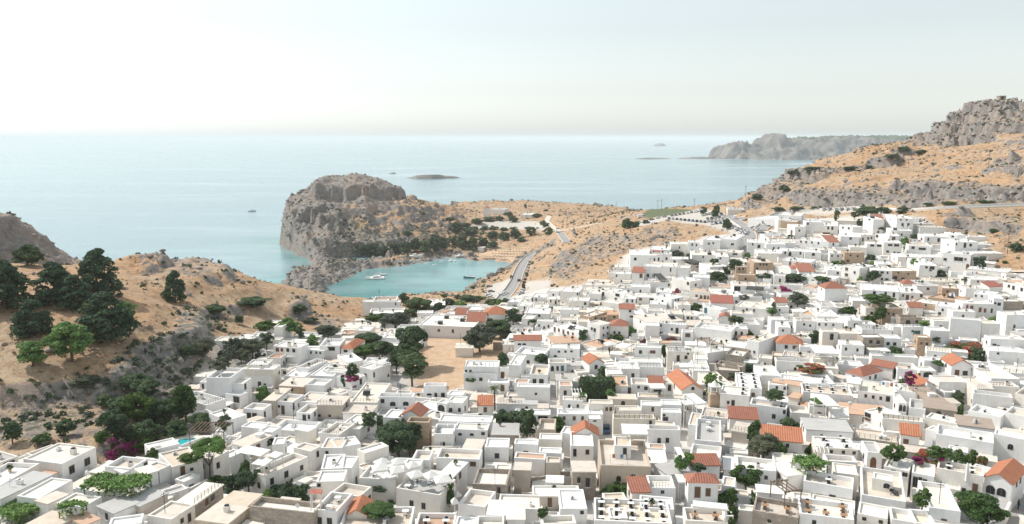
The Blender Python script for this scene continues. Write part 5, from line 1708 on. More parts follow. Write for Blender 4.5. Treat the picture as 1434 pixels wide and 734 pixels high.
# ------------------------------------------------------------------ one block of a house, in its own frame (x along the front, y into the depth)
def block(h, root, frame, names, r2):
    """walls, roof, openings of one block; frame = (origin vec3, angle) of the root empty"""
    ang = math.atan2(h['e'].y, h['e'].x)
    c3 = Vector((h['c'].x, h['c'].y, 0)); O, a0 = frame
    rel = Matrix.Rotation(-a0, 3, 'Z') @ (c3 - Vector((O.x, O.y, 0))); da = ang - a0
    L2, D2 = h['L'] / 2, h['D'] / 2; z0 = h['z0'] - O.z; zt = h['zt'] - O.z
    wc, rc = h['code'][0], h['code'][1]; opts = h['opts']; bright = 'k' in opts
    tiled = rc in 'MARB'; b = MB(); wm = {'w': 'w', 'c': 'beige' if ('n' in opts and rc in 'TWG') or (wc == 'c' and h['py'] > 560 and rc in 'T') else 'c', 's': 's', 'y': 'y'}[wc]
    if wc == 'y' and rc == 'W': wm = 'y'
    par = 0.28 if 'p' not in opts else .75
    jit = lambda: r2.uniform(-.05, .05)
    if tiled or 'n' in opts:
        zw = zt - (.18 if not tiled else .1)
        b.box(-L2, -D2, z0, L2, D2, zw)
    else:
        th = .28; zr = zt - par
        o = [(-L2, -D2), (L2, -D2), (L2, D2), (-L2, D2)]; ii = [(-L2 + th, -D2 + th), (L2 - th, -D2 + th), (L2 - th, D2 - th), (-L2 + th, D2 - th)]
        tz = [zt + jit() for _ in range(4)]
        for k in range(4):
            j = (k + 1) % 4
            b.quad((*o[k], z0), (*o[j], z0), (*o[j], tz[j]), (*o[k], tz[k]))
            b.quad((*o[k], tz[k]), (*o[j], tz[j]), (*ii[j], tz[j]), (*ii[k], tz[k]))
            b.quad((*ii[k], tz[k]), (*ii[j], tz[j]), (*ii[j], zr - .05), (*ii[k], zr - .05))
    gable = []
    rise = 0
    if rc == 'A': rise = min(2.4, D2 * .62)
    if rc == 'B': rise = min(2.6, L2 * .58)
    zw = zt - .1
    if rc == 'B':
        for y in (-D2, D2): b.quad((-L2, y, zw), (L2, y, zw), (0, y, zw + rise))
    if rc == 'A':
        for x in (-L2, L2): b.quad((x, -D2, zw), (x, D2, zw), (x, 0, zw + rise))
    if rc == 'M':
        rise = min(1.9, D2 * .55)
        for x in (-L2, L2): b.quad((x, -D2, zw), (x, D2, zw), (x, D2, zw + rise))
        b.quad((-L2, D2, zw), (L2, D2, zw), (L2, D2, zw + rise), (-L2, D2, zw + rise))
    wo = link(names[0], b.mesh(names[0]), M[wm], root, rel + Vector((0, 0, 0)), da) if names[0] == 'wall' else link(names[0], b.mesh(names[0]), M[wm], root, rel, da)
    par_obj = root if names[0] == 'wall' else wo
    loc, rz_ = (rel, da) if par_obj is root else (Vector((0, 0, 0)), 0)
    rb = MB(); ov = .25; t = .16; rm = ROOFN.get(rc, 'RT')
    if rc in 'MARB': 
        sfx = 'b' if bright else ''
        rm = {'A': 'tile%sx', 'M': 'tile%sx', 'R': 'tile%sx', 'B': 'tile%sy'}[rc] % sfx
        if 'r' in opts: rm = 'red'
    if rc == 'A':
        for s_ in (-1, 1):
            y1 = s_ * (D2 + ov); z1 = zw + .04 - ov * rise / D2; zz = zw + rise + .04
            a = [(-L2 - ov, y1, z1), (L2 + ov, y1, z1), (L2 + ov, 0, zz), (-L2 - ov, 0, zz)]
            a = a if s_ < 0 else a[::-1]
            up = [(p[0], p[1], p[2] + t) for p in a]; rb.sweep([a, up])
    elif rc == 'B':
        for s_ in (-1, 1):
            x1 = s_ * (L2 + ov); z1 = zw + .04 - ov * rise / L2; zz = zw + rise + .04
            a = [(x1, -D2 - ov, z1), (x1, D2 + ov, z1), (0, D2 + ov, zz), (0, -D2 - ov, zz)]
            up = [(p[0], p[1], p[2] + t) for p in a]; rb.sweep([a, up])
    elif rc == 'M':
        z1 = zw + .04 - ov * rise / (2 * D2)
        a = [(-L2 - ov, -D2 - ov, z1), (L2 + ov, -D2 - ov, z1), (L2 + ov, D2, zw + rise + .04), (-L2 - ov, D2, zw + rise + .04)]
        rb.sweep([a, [(p[0], p[1], p[2] + t) for p in a]])
    elif rc == 'R':
        rise = min(2.4, min(L2, D2) * .6); lx, ly = L2 + ov, D2 + ov; rl = max(L2 - D2, 0); ry = max(D2 - L2, 0)
        e0 = [(-lx, -ly, zw), (lx, -ly, zw), (lx, ly, zw), (-lx, ly, zw)]; zz = zw + rise + .1
        r0, r1 = ((-rl, 0, zz), (rl, 0, zz)) if rl >= ry else ((0, -ry, zz), (0, ry, zz))
        if rl >= ry:
            rb.quad(e0[0], e0[1], r1, r0); rb.quad(e0[2], e0[3], r0, r1); rb.quad(e0[1], e0[2], r1); rb.quad(e0[3], e0[0], r0)
        else:
            rb.quad(e0[0], e0[1], r0); rb.quad(e0[2], e0[3], r1); rb.quad(e0[1], e0[2], r1, r0); rb.quad(e0[3], e0[0], r0, r1)
        rb.quad(*e0[::-1])
    elif 'n' in opts:
        rb.box(-L2 - .15, -D2 - .15, zt - .178, L2 + .15, D2 + .15, zt)
    else:
        th = .28; zr = zt - par
        rb.quad((-L2 + th, -D2 + th, zr), (L2 - th, -D2 + th, zr), (L2 - th, D2 - th, zr), (-L2 + th, D2 - th, zr))
        if L2 * D2 > 18 and r2.random() < .5:
            xm = r2.uniform(-.4, .4) * L2; rb.box(xm - .12, -D2 + th + .003, zr + .002, xm + .12, D2 - th - .003, zr + .2)
    link('roof', rb.mesh('roof'), M[rm], par_obj, loc, rz_)
    # openings
    cs, sn = math.cos(rz_), math.sin(rz_)
    def place(me, nm, x, y, z, w_, h_, yaw):
        p = Vector((x * cs - y * sn, x * sn + y * cs, z)) + Vector((loc.x, loc.y, 0))
        o = bpy.data.objects.new(nm, me); COL.objects.link(o); o.parent = par_obj; o.location = p; o.rotation_euler = (0, 0, rz_ + yaw); o.scale = (w_, 1, h_); return o
    faces = {'f': (Vector((0, -D2)), 0, L2), 'l': (Vector((-L2, 0)), -math.pi / 2, D2), 'r': (Vector((L2, 0)), math.pi / 2, D2), 'b': (Vector((0, D2)), math.pi, L2)}
    used = set()
    for (wx, wy, ww, wh, kd) in h['wins']:
        d = ray(wx, wy); best = None
        for key in ('f', 'l', 'r'):
            fc, yaw, half = faces[key]
            nx, ny = math.sin(ang + yaw), -math.cos(ang + yaw)
            fw = Vector((h['c'].x, h['c'].y)) + Vector((math.cos(ang) * fc.x - math.sin(ang) * fc.y, math.sin(ang) * fc.x + math.cos(ang) * fc.y))
            den = d[0] * nx + d[1] * ny
            if den > -1e-3: continue
            t = (fw.x * nx + fw.y * ny) / den
            X_, Y_, Z_ = d[0] * t, d[1] * t, CAMZ + d[2] * t
            tx, ty = math.cos(ang + yaw), math.sin(ang + yaw); u = (X_ - fw.x) * tx + (Y_ - fw.y) * ty
            miss = max(0, abs(u) - half + .3) + (0 if key == 'f' else .4)
            if best is None or miss < best[0]: best = (miss, key, u, Z_, t, abs(den) / math.hypot(d[0], d[1]))
        if not best: continue
        miss, key, u, Z_, t, cosv = best; fc, yaw, half = faces[key]
        w_ = min(max(.55, ww * t / F / max(.45, cosv)), half * 1.5, 5.5); h_ = max(.55, wh * t / F / .92)
        u = max(-half + w_ / 2 + .15, min(half - w_ / 2 - .15, u))
        zmx = zt - .35 - h_ / 2 if not rc == 'B' else zt + rise * .4 - h_ / 2
        z = min(Z_ - O.z, zmx); gl = h['zg'] - O.z
        door = (h_ > 1.75 and z - h_ / 2 < gl + 1.9 and kd in ('', 'b', 't') and w_ < 1.8)
        if h_ > 2.6: h_ = 2.6
        x = fc.x + math.cos(yaw) * u; y = fc.y + math.sin(yaw) * u
        place(DM['b' if kd == 'b' else kd] if door else WM[kd], 'door' if door else 'window', x, y, z, w_, h_, yaw); used.add(key)
    H_ = h['zt'] - h['zg']
    if H_ > 2.4 and wm not in () :
        for key in ('f', 'l', 'r', 'b'):
            if key in used or (key == 'f' and h['wins']): continue
            fc, yaw, half = faces[key]
            if half < 1.4: continue
            if key == 'f' and h['w'] < 12 and r2.random() < .35: continue
            n_ = r2.choice([0, 1, 1, 2]) if half > 2.5 else r2.choice([0, 1])
            if key == 'f' and H_ < 3.0: n_ = min(n_, 1)
            for k in range(n_):
                u = half * (-.55 + 1.1 * (k + .5) / n_) + r2.uniform(-.3, .3); w_ = r2.uniform(.6, .95); h_ = r2.uniform(.8, 1.2)
                z = zt - par - r2.uniform(.7, 1.1) - h_ / 2 if not (tiled or 'n' in opts) else zt - .5 - h_ / 2
                x = fc.x + math.cos(yaw) * u; y = fc.y + math.sin(yaw) * u
                kd = r2.choice(['', '', '', 'b', 'a'])
                if k == 0 and key in 'fr' and r2.random() < .3:
                    h_ = 2.1; z = max(h['zg'] - O.z + 1.05, z0 + 1.1)
                    if z + 1.1 < zt: place(DM[r2.choice(['', 'b', 't', 'b'])], 'door', x, y, z, .95, h_, yaw); continue
                place(WM[kd], 'window', x, y, z, w_, h_, yaw)
    # fittings on flat roofs
    if not tiled and 't' not in opts and L2 * D2 > 5:
        zr = zt if 'n' in opts else zt - par
        n_ = min(7, int(L2 * D2 / 9) + r2.choice([0, 1, 1]))
        for k in range(n_):
            kd = r2.choice(['chimney', 'air_conditioner', 'roof_hatch', 'chimney', 'water_tank', 'satellite_dish', 'air_conditioner', 'aerial', 'potted_plant', 'potted_plant', 'washing_line'])
            if kd in ('water_tank', 'washing_line') and L2 * D2 < 16: kd = 'air_conditioner'
            x = r2.uniform(-.75, .75) * (L2 - .8); y = r2.uniform(-.75, .75) * (D2 - .8)
            p = Vector((x * cs - y * sn, x * sn + y * cs, zr)) + Vector((loc.x, loc.y, 0)); sc_ = r2.uniform(.8, 1.25)
            o = bpy.data.objects.new(kd, FIT[kd]); COL.objects.link(o); o.parent = par_obj; o.location = p; o.rotation_euler = (0, 0, rz_ + r2.choice([0, 1.57, .1, 3.1])); o.scale = (sc_,) * 3
        if h['t'] < 240 and r2.random() < .22 and L2 > 1.5:
            y = -D2 + .14; p = Vector((-y * sn, y * cs, zt - (.004 if 'n' in opts else .02))) + Vector((loc.x, loc.y, 0)); o = bpy.data.objects.new('railing', FIT['railing']); COL.objects.link(o); o.parent = par_obj; o.location = p; o.rotation_euler = (0, 0, rz_); o.scale = (2 * L2 - .3, 1, 1)
    return wo
groups = {}
for i in range(nH, len(houses)): owner.append(owner[houses[i]['own']])
for i in range(len(houses)): groups.setdefault(owner[i], []).append(i)
HOUSE_OBJ = []
for own_, mem in groups.items():
    h = houses[own_]; r2 = random.Random(own_ * 7 + 3); ang = math.atan2(h['e'].y, h['e'].x)
    cat = 'house'; nm = 'stone_house' if h['code'][0] in 'sy' else ('tiled_house' if h['code'][-1] in 'MARB' else 'white_house')
    O = Vector((h['c'].x, h['c'].y, h['zg']))
    root = link(nm, None, loc=O, rz=ang, category=cat)
    block(h, root, (O, ang), ('wall',), r2)
    for k in mem:
        if k != own_: block(houses[k], root, (O, ang), ('annexe',), random.Random(k))
    HOUSE_OBJ.append((root, h, mem))
print('HOUSES', len(houses), 'things', len(HOUSE_OBJ))
# ------------------------------------------------------------------ plants
def leafmesh(name, C_, Nrm, size, val, rng, mat, squash=1.0):
    """one quad per leaf clump, centre C_, facing Nrm"""
    n = len(C_); a = rng.normal(size=(n, 3)); nn = Nrm / (np.linalg.norm(Nrm, axis=1, keepdims=True) + 1e-9)
    u = np.cross(nn, a); u /= np.linalg.norm(u, axis=1, keepdims=True) + 1e-9; v = np.cross(nn, u)
    sz = size * rng.uniform(.55, 1.25, (n, 1)); u = u * sz; v = v * sz * rng.uniform(.5, .9, (n, 1))
    bend = nn * sz * .25
    V = np.stack([C_ - u - v, C_ + u * .9 - v * .8 + bend, C_ + u + v, C_ - u * .8 + v * 1.1 - bend], 1).reshape(-1, 3)
    me = bpy.data.meshes.new(name); me.vertices.add(len(V)); me.vertices.foreach_set('co', V.astype(np.float32).ravel())
    me.loops.add(4 * n); me.loops.foreach_set('vertex_index', np.arange(4 * n, dtype=np.int32)); me.polygons.add(n)
    me.polygons.foreach_set('loop_start', np.arange(0, 4 * n, 4, dtype=np.int32)); me.polygons.foreach_set('loop_total', np.full(n, 4, np.int32)); me.update(calc_edges=True)
    at = me.attributes.new('leaf', 'FLOAT', 'POINT'); at.data.foreach_set('value', np.repeat(np.clip(val, 0, 1), 4).astype(np.float32))
    me.materials.append(M[mat]); return me
def crown(name, kind, seed, n, leaf, mat):
    """crown in a unit box: x, y in -.5...5, z in 0..1"""
    rng = np.random.default_rng(seed); K_ = {'juniper': 74, 'broad': 34, 'olive': 38, 'low': 26, 'willow': 34, 'umbrella': 26, 'column': 20, 'hedge': 0}[kind]
    cs = []
    while len(cs) < K_:
        p = rng.uniform(-1, 1, 3)
        if kind == 'juniper':
            z = (p[2] + 1) / 2; rmax = (.35 + .9 * math.sin(math.pi * min(1, .18 + z * .85))) * .95 * (1 - .45 * z) * (.8 + .35 * rng.random()); a = rng.uniform(0, 6.28); r = rmax * math.sqrt(rng.uniform(.3, 1)); q = (r * math.cos(a) * .42, r * math.sin(a) * .42, .06 + z * .88); rad = .10 + .06 * (1 - z)
        elif kind == 'column': z = (p[2] + 1) / 2; q = (p[0] * .22, p[1] * .22, .08 + z * .86); rad = .16
        elif kind == 'umbrella': q = (p[0] * .4, p[1] * .4, .8 + p[2] * .1); rad = .14
        else:
            l = np.linalg.norm(p)
            if l > 1 or l < .45: continue
            zs = .40 if kind != 'low' else .42
            q = (p[0] * .40 * rng.uniform(.8, 1.1), p[1] * .40 * rng.uniform(.8, 1.1), (.5 if kind != 'low' else .42) + p[2] * zs); rad = rng.uniform(.10, .17)
        cs.append((*q, rad))
    cs = np.array(cs); tone = rng.uniform(0, 1, K_)
    k = rng.integers(0, K_, n); d = rng.normal(size=(n, 3)); d /= np.linalg.norm(d, axis=1, keepdims=True); d[:, 2] = np.where(rng.random(n) < .7, np.abs(d[:, 2]), d[:, 2])
    r = rng.uniform(.55, 1.08, n) ** .7; sq = np.array([1, 1, .62 if kind in ('juniper', 'umbrella') else .85])
    C_ = cs[k, :3] + d * (cs[k, 3] * r)[:, None] * sq
    if kind == 'willow': C_[:, 2] -= rng.random(n) ** 2 * .25
    C_[:, 2] = np.maximum(C_[:, 2], .02)
    val = .55 * tone[k] + .45 * rng.random(n)
    N_ = d + rng.normal(size=(n, 3)) * .55
    return leafmesh(name, C_, N_, leaf, val, rng, mat)
KIND = {'d': ('broad', 'leaf_d'), 'g': ('broad', 'leaf_g'), 'b': ('broad', 'leaf_b'), 'o': ('olive', 'leaf_o'), 'j': ('juniper', 'leaf_j'), 'm': ('low', 'leaf_m'), 'f': ('low', 'leaf_f'), 'c': ('low', 'leaf_c'), 'w': ('willow', 'leaf_g'), 'v': ('umbrella', 'leaf_b'), 'p': ('column', 'leaf_g')}
_cr = {}
def get_crown(kd, big, var):
    key = (kd, big, var)
    if key not in _cr:
        shape, mat = KIND[kd]
        if big == 0 and shape == 'broad': shape = 'low'
        n, lf = {2: (7500, .024), 1: (2600, .036), 0: (620, .062)}[big]
        _cr[key] = crown('crown', shape, hash(key) % 1000 if False else (ord(kd) * 31 + big * 7 + var * 101), n, lf, mat)
    return _cr[key]
def trunk_mesh(seed, spread=.3):
    r_ = random.Random(seed); b = MB(); top = (r_.uniform(-.04, .04), r_.uniform(-.04, .04), .42)
    b.tube((0, 0, -.04), top, .045, .03, 8, 0, False)
    for k in range(5):
        a = k * 1.257 + r_.uniform(-.3, .3); e = (top[0] + spread * math.cos(a), top[1] + spread * math.sin(a), r_.uniform(.6, .8))
        m = ((top[0] + e[0]) / 2 + .02, (top[1] + e[1]) / 2, (top[2] + e[2]) / 2 + .03)
        b.tube(top, m, .024, .016, 6, 0, False); b.tube(m, e, .016, .005, 5, 0, False)
    me = b.mesh('trunk', True); me.materials.append(M['bark']); return me
TR = [trunk_mesh(3), trunk_mesh(4)]
def palm_mesh():
    b = MB(); p = Vector((0, 0, 0))
    for k in range(7): b.tube((0, 0, k * .85), (0, 0, k * .85 + .86), .26 - k * .01, .22 - k * .01, 8, 0, False)
    t = b.mesh('trunk'); t.materials.append(M['bark']); f = MB(); r_ = random.Random(2)
    for k in range(34):
        a = k * 2.4; el = r_.uniform(-.3, 1.2); L = r_.uniform(2.4, 3.0); prev = Vector((0, 0, 6.0)); dirh = Vector((math.cos(a), math.sin(a), 0)); side = Vector((-math.sin(a), math.cos(a), 0))
        for sgm in range(7):
            e_ = el - sgm * .26; nx = prev + (dirh * math.cos(e_) + Vector((0, 0, math.sin(e_)))) * (L / 7); wd = .42 * math.sin(math.pi * (sgm + .8) / 8.2)
            for s_ in (-1, 1):
                for q in range(3):
                    t0 = prev.lerp(nx, q / 3); t1 = prev.lerp(nx, (q + .55) / 3); tip = t0.lerp(nx, .6) + side * s_ * wd - Vector((0, 0, wd * .5))
                    f.quad(t0, t1, tip)
            prev = nx
    me = f.mesh('crown'); at = me.attributes.new('leaf', 'FLOAT', 'POINT'); at.data.foreach_set('value', np.random.default_rng(1).random(len(me.vertices)).astype(np.float32)); me.materials.append(M['leaf_l']); return t, me
PLOBJ = []
NMK = {'d': ('broadleaf_tree', 'shrub'), 'g': ('leafy_tree', 'green_shrub'), 'b': ('bright_tree', 'bright_shrub'), 'o': ('olive_tree', 'olive_shrub'), 'j': ('juniper_tree', 'juniper_tree'), 'm': ('bougainvillea', 'bougainvillea'), 'f': ('flowering_shrub', 'flowering_shrub'), 'c': ('maroon_shrub', 'maroon_shrub'), 'w': ('willow_tree', 'willow_tree'), 'v': ('climber_tree', 'climber_tree'), 'p': ('tall_shrub', 'tall_shrub')}
for n_, p in enumerate(PLANTS):
    r2 = random.Random(n_); kd = p['kd']
    if p['k'] == 'G':
        rng = np.random.default_rng(5); w_, h_, d_ = p['w'], p['h'] * .9, 4.0; n = 9000
        C_ = np.stack([rng.uniform(-w_/2, w_/2, n), rng.uniform(-d_/2, d_/2, n), rng.uniform(-.5, h_, n)], 1); f = rng.integers(0, 5, n); N_ = np.zeros((n, 3))
        bump_ = .25 * np.sin(C_[:, 0] * 2.1) * np.cos(C_[:, 2] * 1.9)
        for q, (ax, sg, lim) in enumerate(((0, 1, w_/2), (0, -1, w_/2), (1, -1, d_/2), (1, 1, d_/2), (2, 1, h_))):
            m = f == q; C_[m, ax] = sg * lim + rng.normal(size=m.sum()) * .14 + bump_[m]; N_[m, ax] = sg
        me = leafmesh('hedge', C_, N_ + rng.normal(size=(n, 3)) * .5, .2, rng.random(n), rng, 'leaf_d')
        o = link('hedge', me, None, loc=(p['x'], p['y'] + 2.0, p['gz'] + max(0, p['zb'] - p['gz'])), category='hedge'); PLOBJ.append((o, p, 'tall dark green clipped hedge')); continue
    if kd == 'l':
        tm, cm = palm_mesh(); s_ = p['h'] * 1.25 / 7.6; z0 = p['zb'] - .5; root = link('palm_tree', None, loc=(p['x'], p['y'], z0), category='palm tree')
        a = link('trunk', tm, parent=root); c = link('crown', cm, parent=root); a.scale = (s_, s_, s_ * 1.0); c.scale = (s_, s_, s_); PLOBJ.append((root, p, 'palm')); continue
    tree = p['h'] > 3.2 and kd not in 'mfcp' and not p['roof']; big = 2 if p['wpx'] > 34 else (1 if p['wpx'] > 15 else 0)
    lift = max(0, p['zb'] - p['gz']) if not p['roof'] else 0; zb = p['gz'] if not p['roof'] else p['zb']
    cm = get_crown(kd, big, n_ % 3); rz_ = r2.uniform(0, 6.28)
    if tree or kd in 'jv':
        H_ = p['h'] + lift; base = (.08 if p['py'] > 400 else -.06) * p['h'] + lift * .9 if kd not in 'j' else .0
        if kd == 'v': base = lift
        root = link(NMK[kd][0], None, loc=(p['x'], p['y'], zb), rz=rz_, category='bush' if kd in 'mf' else 'tree')
        t = link('trunk', TR[n_ % 2], parent=root); t.scale = (p['w'] * .75, p['w'] * .75, H_ * .95)
        c = link('crown', cm, parent=root); c.location = (0, 0, base); c.scale = (p['w'] * 1.06, p['w'] * 1.06, H_ - base)
    else:
        root = link(NMK[kd][1] if not (kd in 'm') else 'bougainvillea', cm, loc=(p['x'], p['y'], zb - .15 * p['h'] * 0), rz=rz_, category='shrub'); root.scale = (p['w'] * 1.08, p['w'] * .95, p['h'] + lift)
    desc = {'d': 'dark green', 'g': 'mid green', 'b': 'bright green', 'o': 'grey-green', 'j': 'dark conifer-like', 'm': 'magenta-flowered', 'f': 'green and pink-flowered', 'c': 'maroon-leaved', 'w': 'feathery green', 'v': 'flat-topped bright green', 'p': 'tall narrow green'}[kd]
    PLOBJ.append((root, p, desc + (' tree' if (tree or kd in 'jv') else ' bush')))
# ------------------------------------------------------------------ creeper pergolas, canopies, pergolas, umbrellas, walls
THINGS = []       # (object, px, py, description, group)
def quad_on(rest, ox, oy, s, off):
    a = rest.split(); p = [P2(ox, oy, s, a[k], a[k + 1]) for k in (0, 2, 4)]; mx, my = (p[0][0] + p[1][0]) / 2, (p[0][1] + p[1][1]) / 2
    g = march(mx, my, off, vsurf if k != 'Q' else zgrid)
    if not g: return None
    A_, B_, C_ = [Vector(on_plane(q[0], q[1], g[2])[:2]) for q in p]; e = B_ - A_; L = e.length; e /= L; nn = Vector((-e.y, e.x)); D_ = max(1.6, (C_ - A_).dot(nn)); c = A_ + e * L / 2 + nn * D_ / 2
    return dict(c=c, L=L, D=min(D_, 16), z=g[2], ang=math.atan2(e.y, e.x), a=a[6:], px=mx, py=my, zs=ztop(c.x, c.y))
for n_, (k, rest, ox, oy, s) in enumerate(ITEMS):
    r2 = random.Random(n_)
    if k in 'KPV':
        q = quad_on(rest, ox, oy, s, 2.5 if k != 'V' else 1.1)
        if not q: continue
        L2, D2 = q['L'] / 2, q['D'] / 2; zs = q['zs'] if q['zs'] < q['z'] - .8 else zgrid(q['c'].x, q['c'].y); hz_ = q['z'] - zs
        root = link({'K': 'canopy', 'P': 'pergola', 'V': 'vine_pergola'}[k], None, loc=(q['c'].x, q['c'].y, zs), rz=q['ang'], category={'K': 'canopy', 'P': 'pergola', 'V': 'pergola'}[k])
        for x in (-L2 + .15, L2 - .15):
            for y in (-D2 + .15, D2 - .15):
                b = MB(); b.box(x - .06, y - .06, -.1, x + .06, y + .06, hz_ - .08); link('post', b.mesh('post'), M['timber' if k != 'K' else 'whitep'], root)
        if k == 'K':
            col = q['a'][0] if q['a'] else ''; mt = {'': 'canvas', 'r': 'redcanvas', 'd': 'darkcanvas'}[col]
            b = MB(); nx, ny = 6, 4; V = []
            for j in range(ny + 1):
                for i in range(nx + 1): V.append((-L2 + 2 * L2 * i / nx, -D2 + 2 * D2 * j / ny, hz_ + .12 * j / ny - .12 * math.sin(math.pi * i / nx * 2) ** 2 * math.sin(math.pi * j / ny)))
            F_ = [(j*(nx+1)+i, j*(nx+1)+i+1, (j+1)*(nx+1)+i+1, (j+1)*(nx+1)+i) for j in range(ny) for i in range(nx)]
            b.V, b.F, b.M = V, F_, [0] * len(F_); b.quad((-L2, -D2 - .01, hz_ - .3), (L2, -D2 - .01, hz_ - .3), (L2, -D2 - .01, hz_), (-L2, -D2 - .01, hz_))
            link('cloth', b.mesh('cloth'), M[mt], root); d = {'': 'white canvas canopy', 'r': 'faded red awning', 'd': 'dark shade netting'}[col]
            THINGS.append((root, q['px'], q['py'], d, None))
        elif k == 'P':
            b = MB()
            for i in range(max(4, int(q['L'] / .7))):
                x = -L2 + i * .7; b.box(x, -D2, hz_ - .08, x + .12, D2, hz_ + .06)
            b.box(-L2, -D2 + .1, hz_ - .25, L2, -D2 + .22, hz_ - .083); b.box(-L2, D2 - .22, hz_ - .25, L2, D2 - .1, hz_ - .083)
            link('slats', b.mesh('slats'), M['timber' if n_ % 2 else 'whitep'], root); THINGS.append((root, q['px'], q['py'], 'open slatted pergola', None))
        else:
            rng = np.random.default_rng(n_); n = int(min(9000, q['L'] * q['D'] * 90)); x = rng.uniform(-1.05, 1.05, n) * L2; y = rng.uniform(-1.1, 1.1, n) * D2
            hb_ = fbm(x + 50 + n_, y + 50, 3.0, 3, 4) * 1.6 - .5; keep = fbm(x + 9, y + 31, 2.4, 3, 8) + .25 * np.minimum((L2 * 1.05 - abs(x)) / 1.5, 1) > .36
            z = hz_ + hb_ + rng.normal(size=n) * .14; z = np.where(rng.random(n) < .12, hz_ - rng.random(n) * 1.4, z)
            C_ = np.stack([x, y, z], 1)[keep]; N_ = np.array([0, 0, 1]) + rng.normal(size=(len(C_), 3)) * .55
            link('creeper', leafmesh('creeper', C_, N_, .20, rng.random(len(C_)) * .6 + .4 * fbm(C_[:, 0] + 3, C_[:, 1], 1.2, 2, 3), rng, 'leaf_b'), None, root); THINGS.append((root, q['px'], q['py'], 'pergola smothered in green creeper', None))
    elif k in 'UN':
        a = rest.split(); px, py = P2(ox, oy, s, a[0], a[1]); w_ = float(a[2]) / s; g = march(px, py, 2.3, vsurf)
        if not g: continue
        zs = ztop(g[0], g[1]); zs = zs if zs < g[2] - .6 else g[2] - 2.3; R_ = w_ * g[3] / F / 2; root = link('parasol', None, loc=(g[0], g[1], zs), rz=.3 + .2 * (n_ % 3), category='parasol')
        b = MB(); b.cyl(0, 0, 0, g[2] - zs + .1, .04, 6); b.cyl(0, 0, 0, .12, .3, 8); link('pole', b.mesh('pole'), M['whitep'], root); z = g[2] - zs
        b = MB()
        if k == 'U':
            for i in range(4):
                a0, a1 = math.pi / 4 + i * math.pi / 2, math.pi / 4 + (i + 1) * math.pi / 2; rr = R_ * 1.3
                p0, p1 = (rr * math.cos(a0), rr * math.sin(a0)), (rr * math.cos(a1), rr * math.sin(a1)); b.quad((*p0, z - .35), (*p1, z - .35), (0, 0, z + .35)); b.quad((*p0, z - .6), (*p1, z - .6), (*p1, z - .35), (*p0, z - .35))
            d = 'open square white parasol'
        else:
            hN = float(a[3]) / s * g[3] / F; b.V = []; prof = [(.12, z - 2.0), (.5, z - 1.6), (.45, z - .4), (.25, z + .8), (.05, z + 1.4)]
            b.sweep([[(r_ * (1 if j % 2 else .7) * math.cos(j * math.pi / 6), r_ * (1 if j % 2 else .7) * math.sin(j * math.pi / 6), zz) for j in range(12)] for r_, zz in prof]); d = 'tall closed white parasol'
        link('cloth', b.mesh('cloth'), M['canvas'], root); THINGS.append((root, px, py, d, None))
    elif k == 'Z':
        a = rest.split(); x0, y0 = P2(ox, oy, s, a[0], a[1]); x1, y1 = P2(ox, oy, s, a[2], a[3]); hp = float(a[4]) / s
        g0, g1 = march(x0, y0 + hp, RAISE * .8, zgrid), march(x1, y1 + hp, RAISE * .8, zgrid)
        if not g0 or not g1: continue
        v = Vector(g1[:2]) - Vector(g0[:2]); L = v.length; hm = max(.8, hp * g0[3] / F) + RAISE * .8; zb0, zb1 = zgrid(*g0[:2]), zgrid(*g1[:2]); b = MB()
        n = max(2, int(L / 3)); dz = zb1 - zb0
        for i in range(n):
            x_0, x_1 = L * i / n, L * (i + 1) / n; z_ = dz * (i + .5) / n + random.Random(i).uniform(-.06, .06); b.box(x_0, -.2, z_ - 1, x_1, .2, z_ + hm)
        mt = {'s': 's', 'w': 'w', 'c': 'c', 'n': 'darkcanvas'}[a[5]]
        o = link('garden_wall' if a[5] != 'n' else 'wire_fence', b.mesh('garden_wall'), M[mt], loc=(g0[0], g0[1], zb0), rz=math.atan2(v.y, v.x), category='wall' if a[5] != 'n' else 'fence')
        if a[5] == 'n':      # netting on posts
            b2 = MB()
            for i in range(int(L / 1.5) + 1): b2.cyl(i * 1.5, 0, -.5, hm, .04, 5)
            for zz in np.arange(.2, hm, .35): b2.box(0, -.012, zz, L, .012, zz + .03)
            o.data = b2.mesh('wire_fence'); o.data.materials.append(M['metal'])
        THINGS.append((o, (x0 + x1) / 2, (y0 + y1) / 2, {'s': 'rough stone wall', 'w': 'low whitewashed wall', 'c': 'low cream wall', 'n': 'thin wire fence'}[a[5]], None))
    elif k == 'Q':
        q = quad_on(rest, ox, oy, s, 2.3); L2, D2 = q['L'] / 2, max(q['D'] / 2, 2.0); root = link('swimming_pool', None, loc=(q['c'].x, q['c'].y, q['z'] - .2), rz=q['ang'], category='swimming pool')
        b = MB(); b.box(-L2 - 1.2, -D2 - 1.2, -2.5, L2 + 2.5, -D2, .05); b.box(-L2 - 1.2, D2, -2.5, L2 + 2.5, D2 + 1.2, .05); b.box(-L2 - 1.2, -D2, -2.5, -L2, D2, .048); b.box(L2, -D2, -2.5, L2 + 2.5, D2, .048); link('paving', b.mesh('paving'), M['RC'], root)
        b = MB(); b.quad((-L2, -D2, -.12), (L2, -D2, -.12), (L2, D2, -.12), (-L2, D2, -.12)); link('water', b.mesh('water'), M['pool'], root); THINGS.append((root, q['px'], q['py'], 'POOL', None))
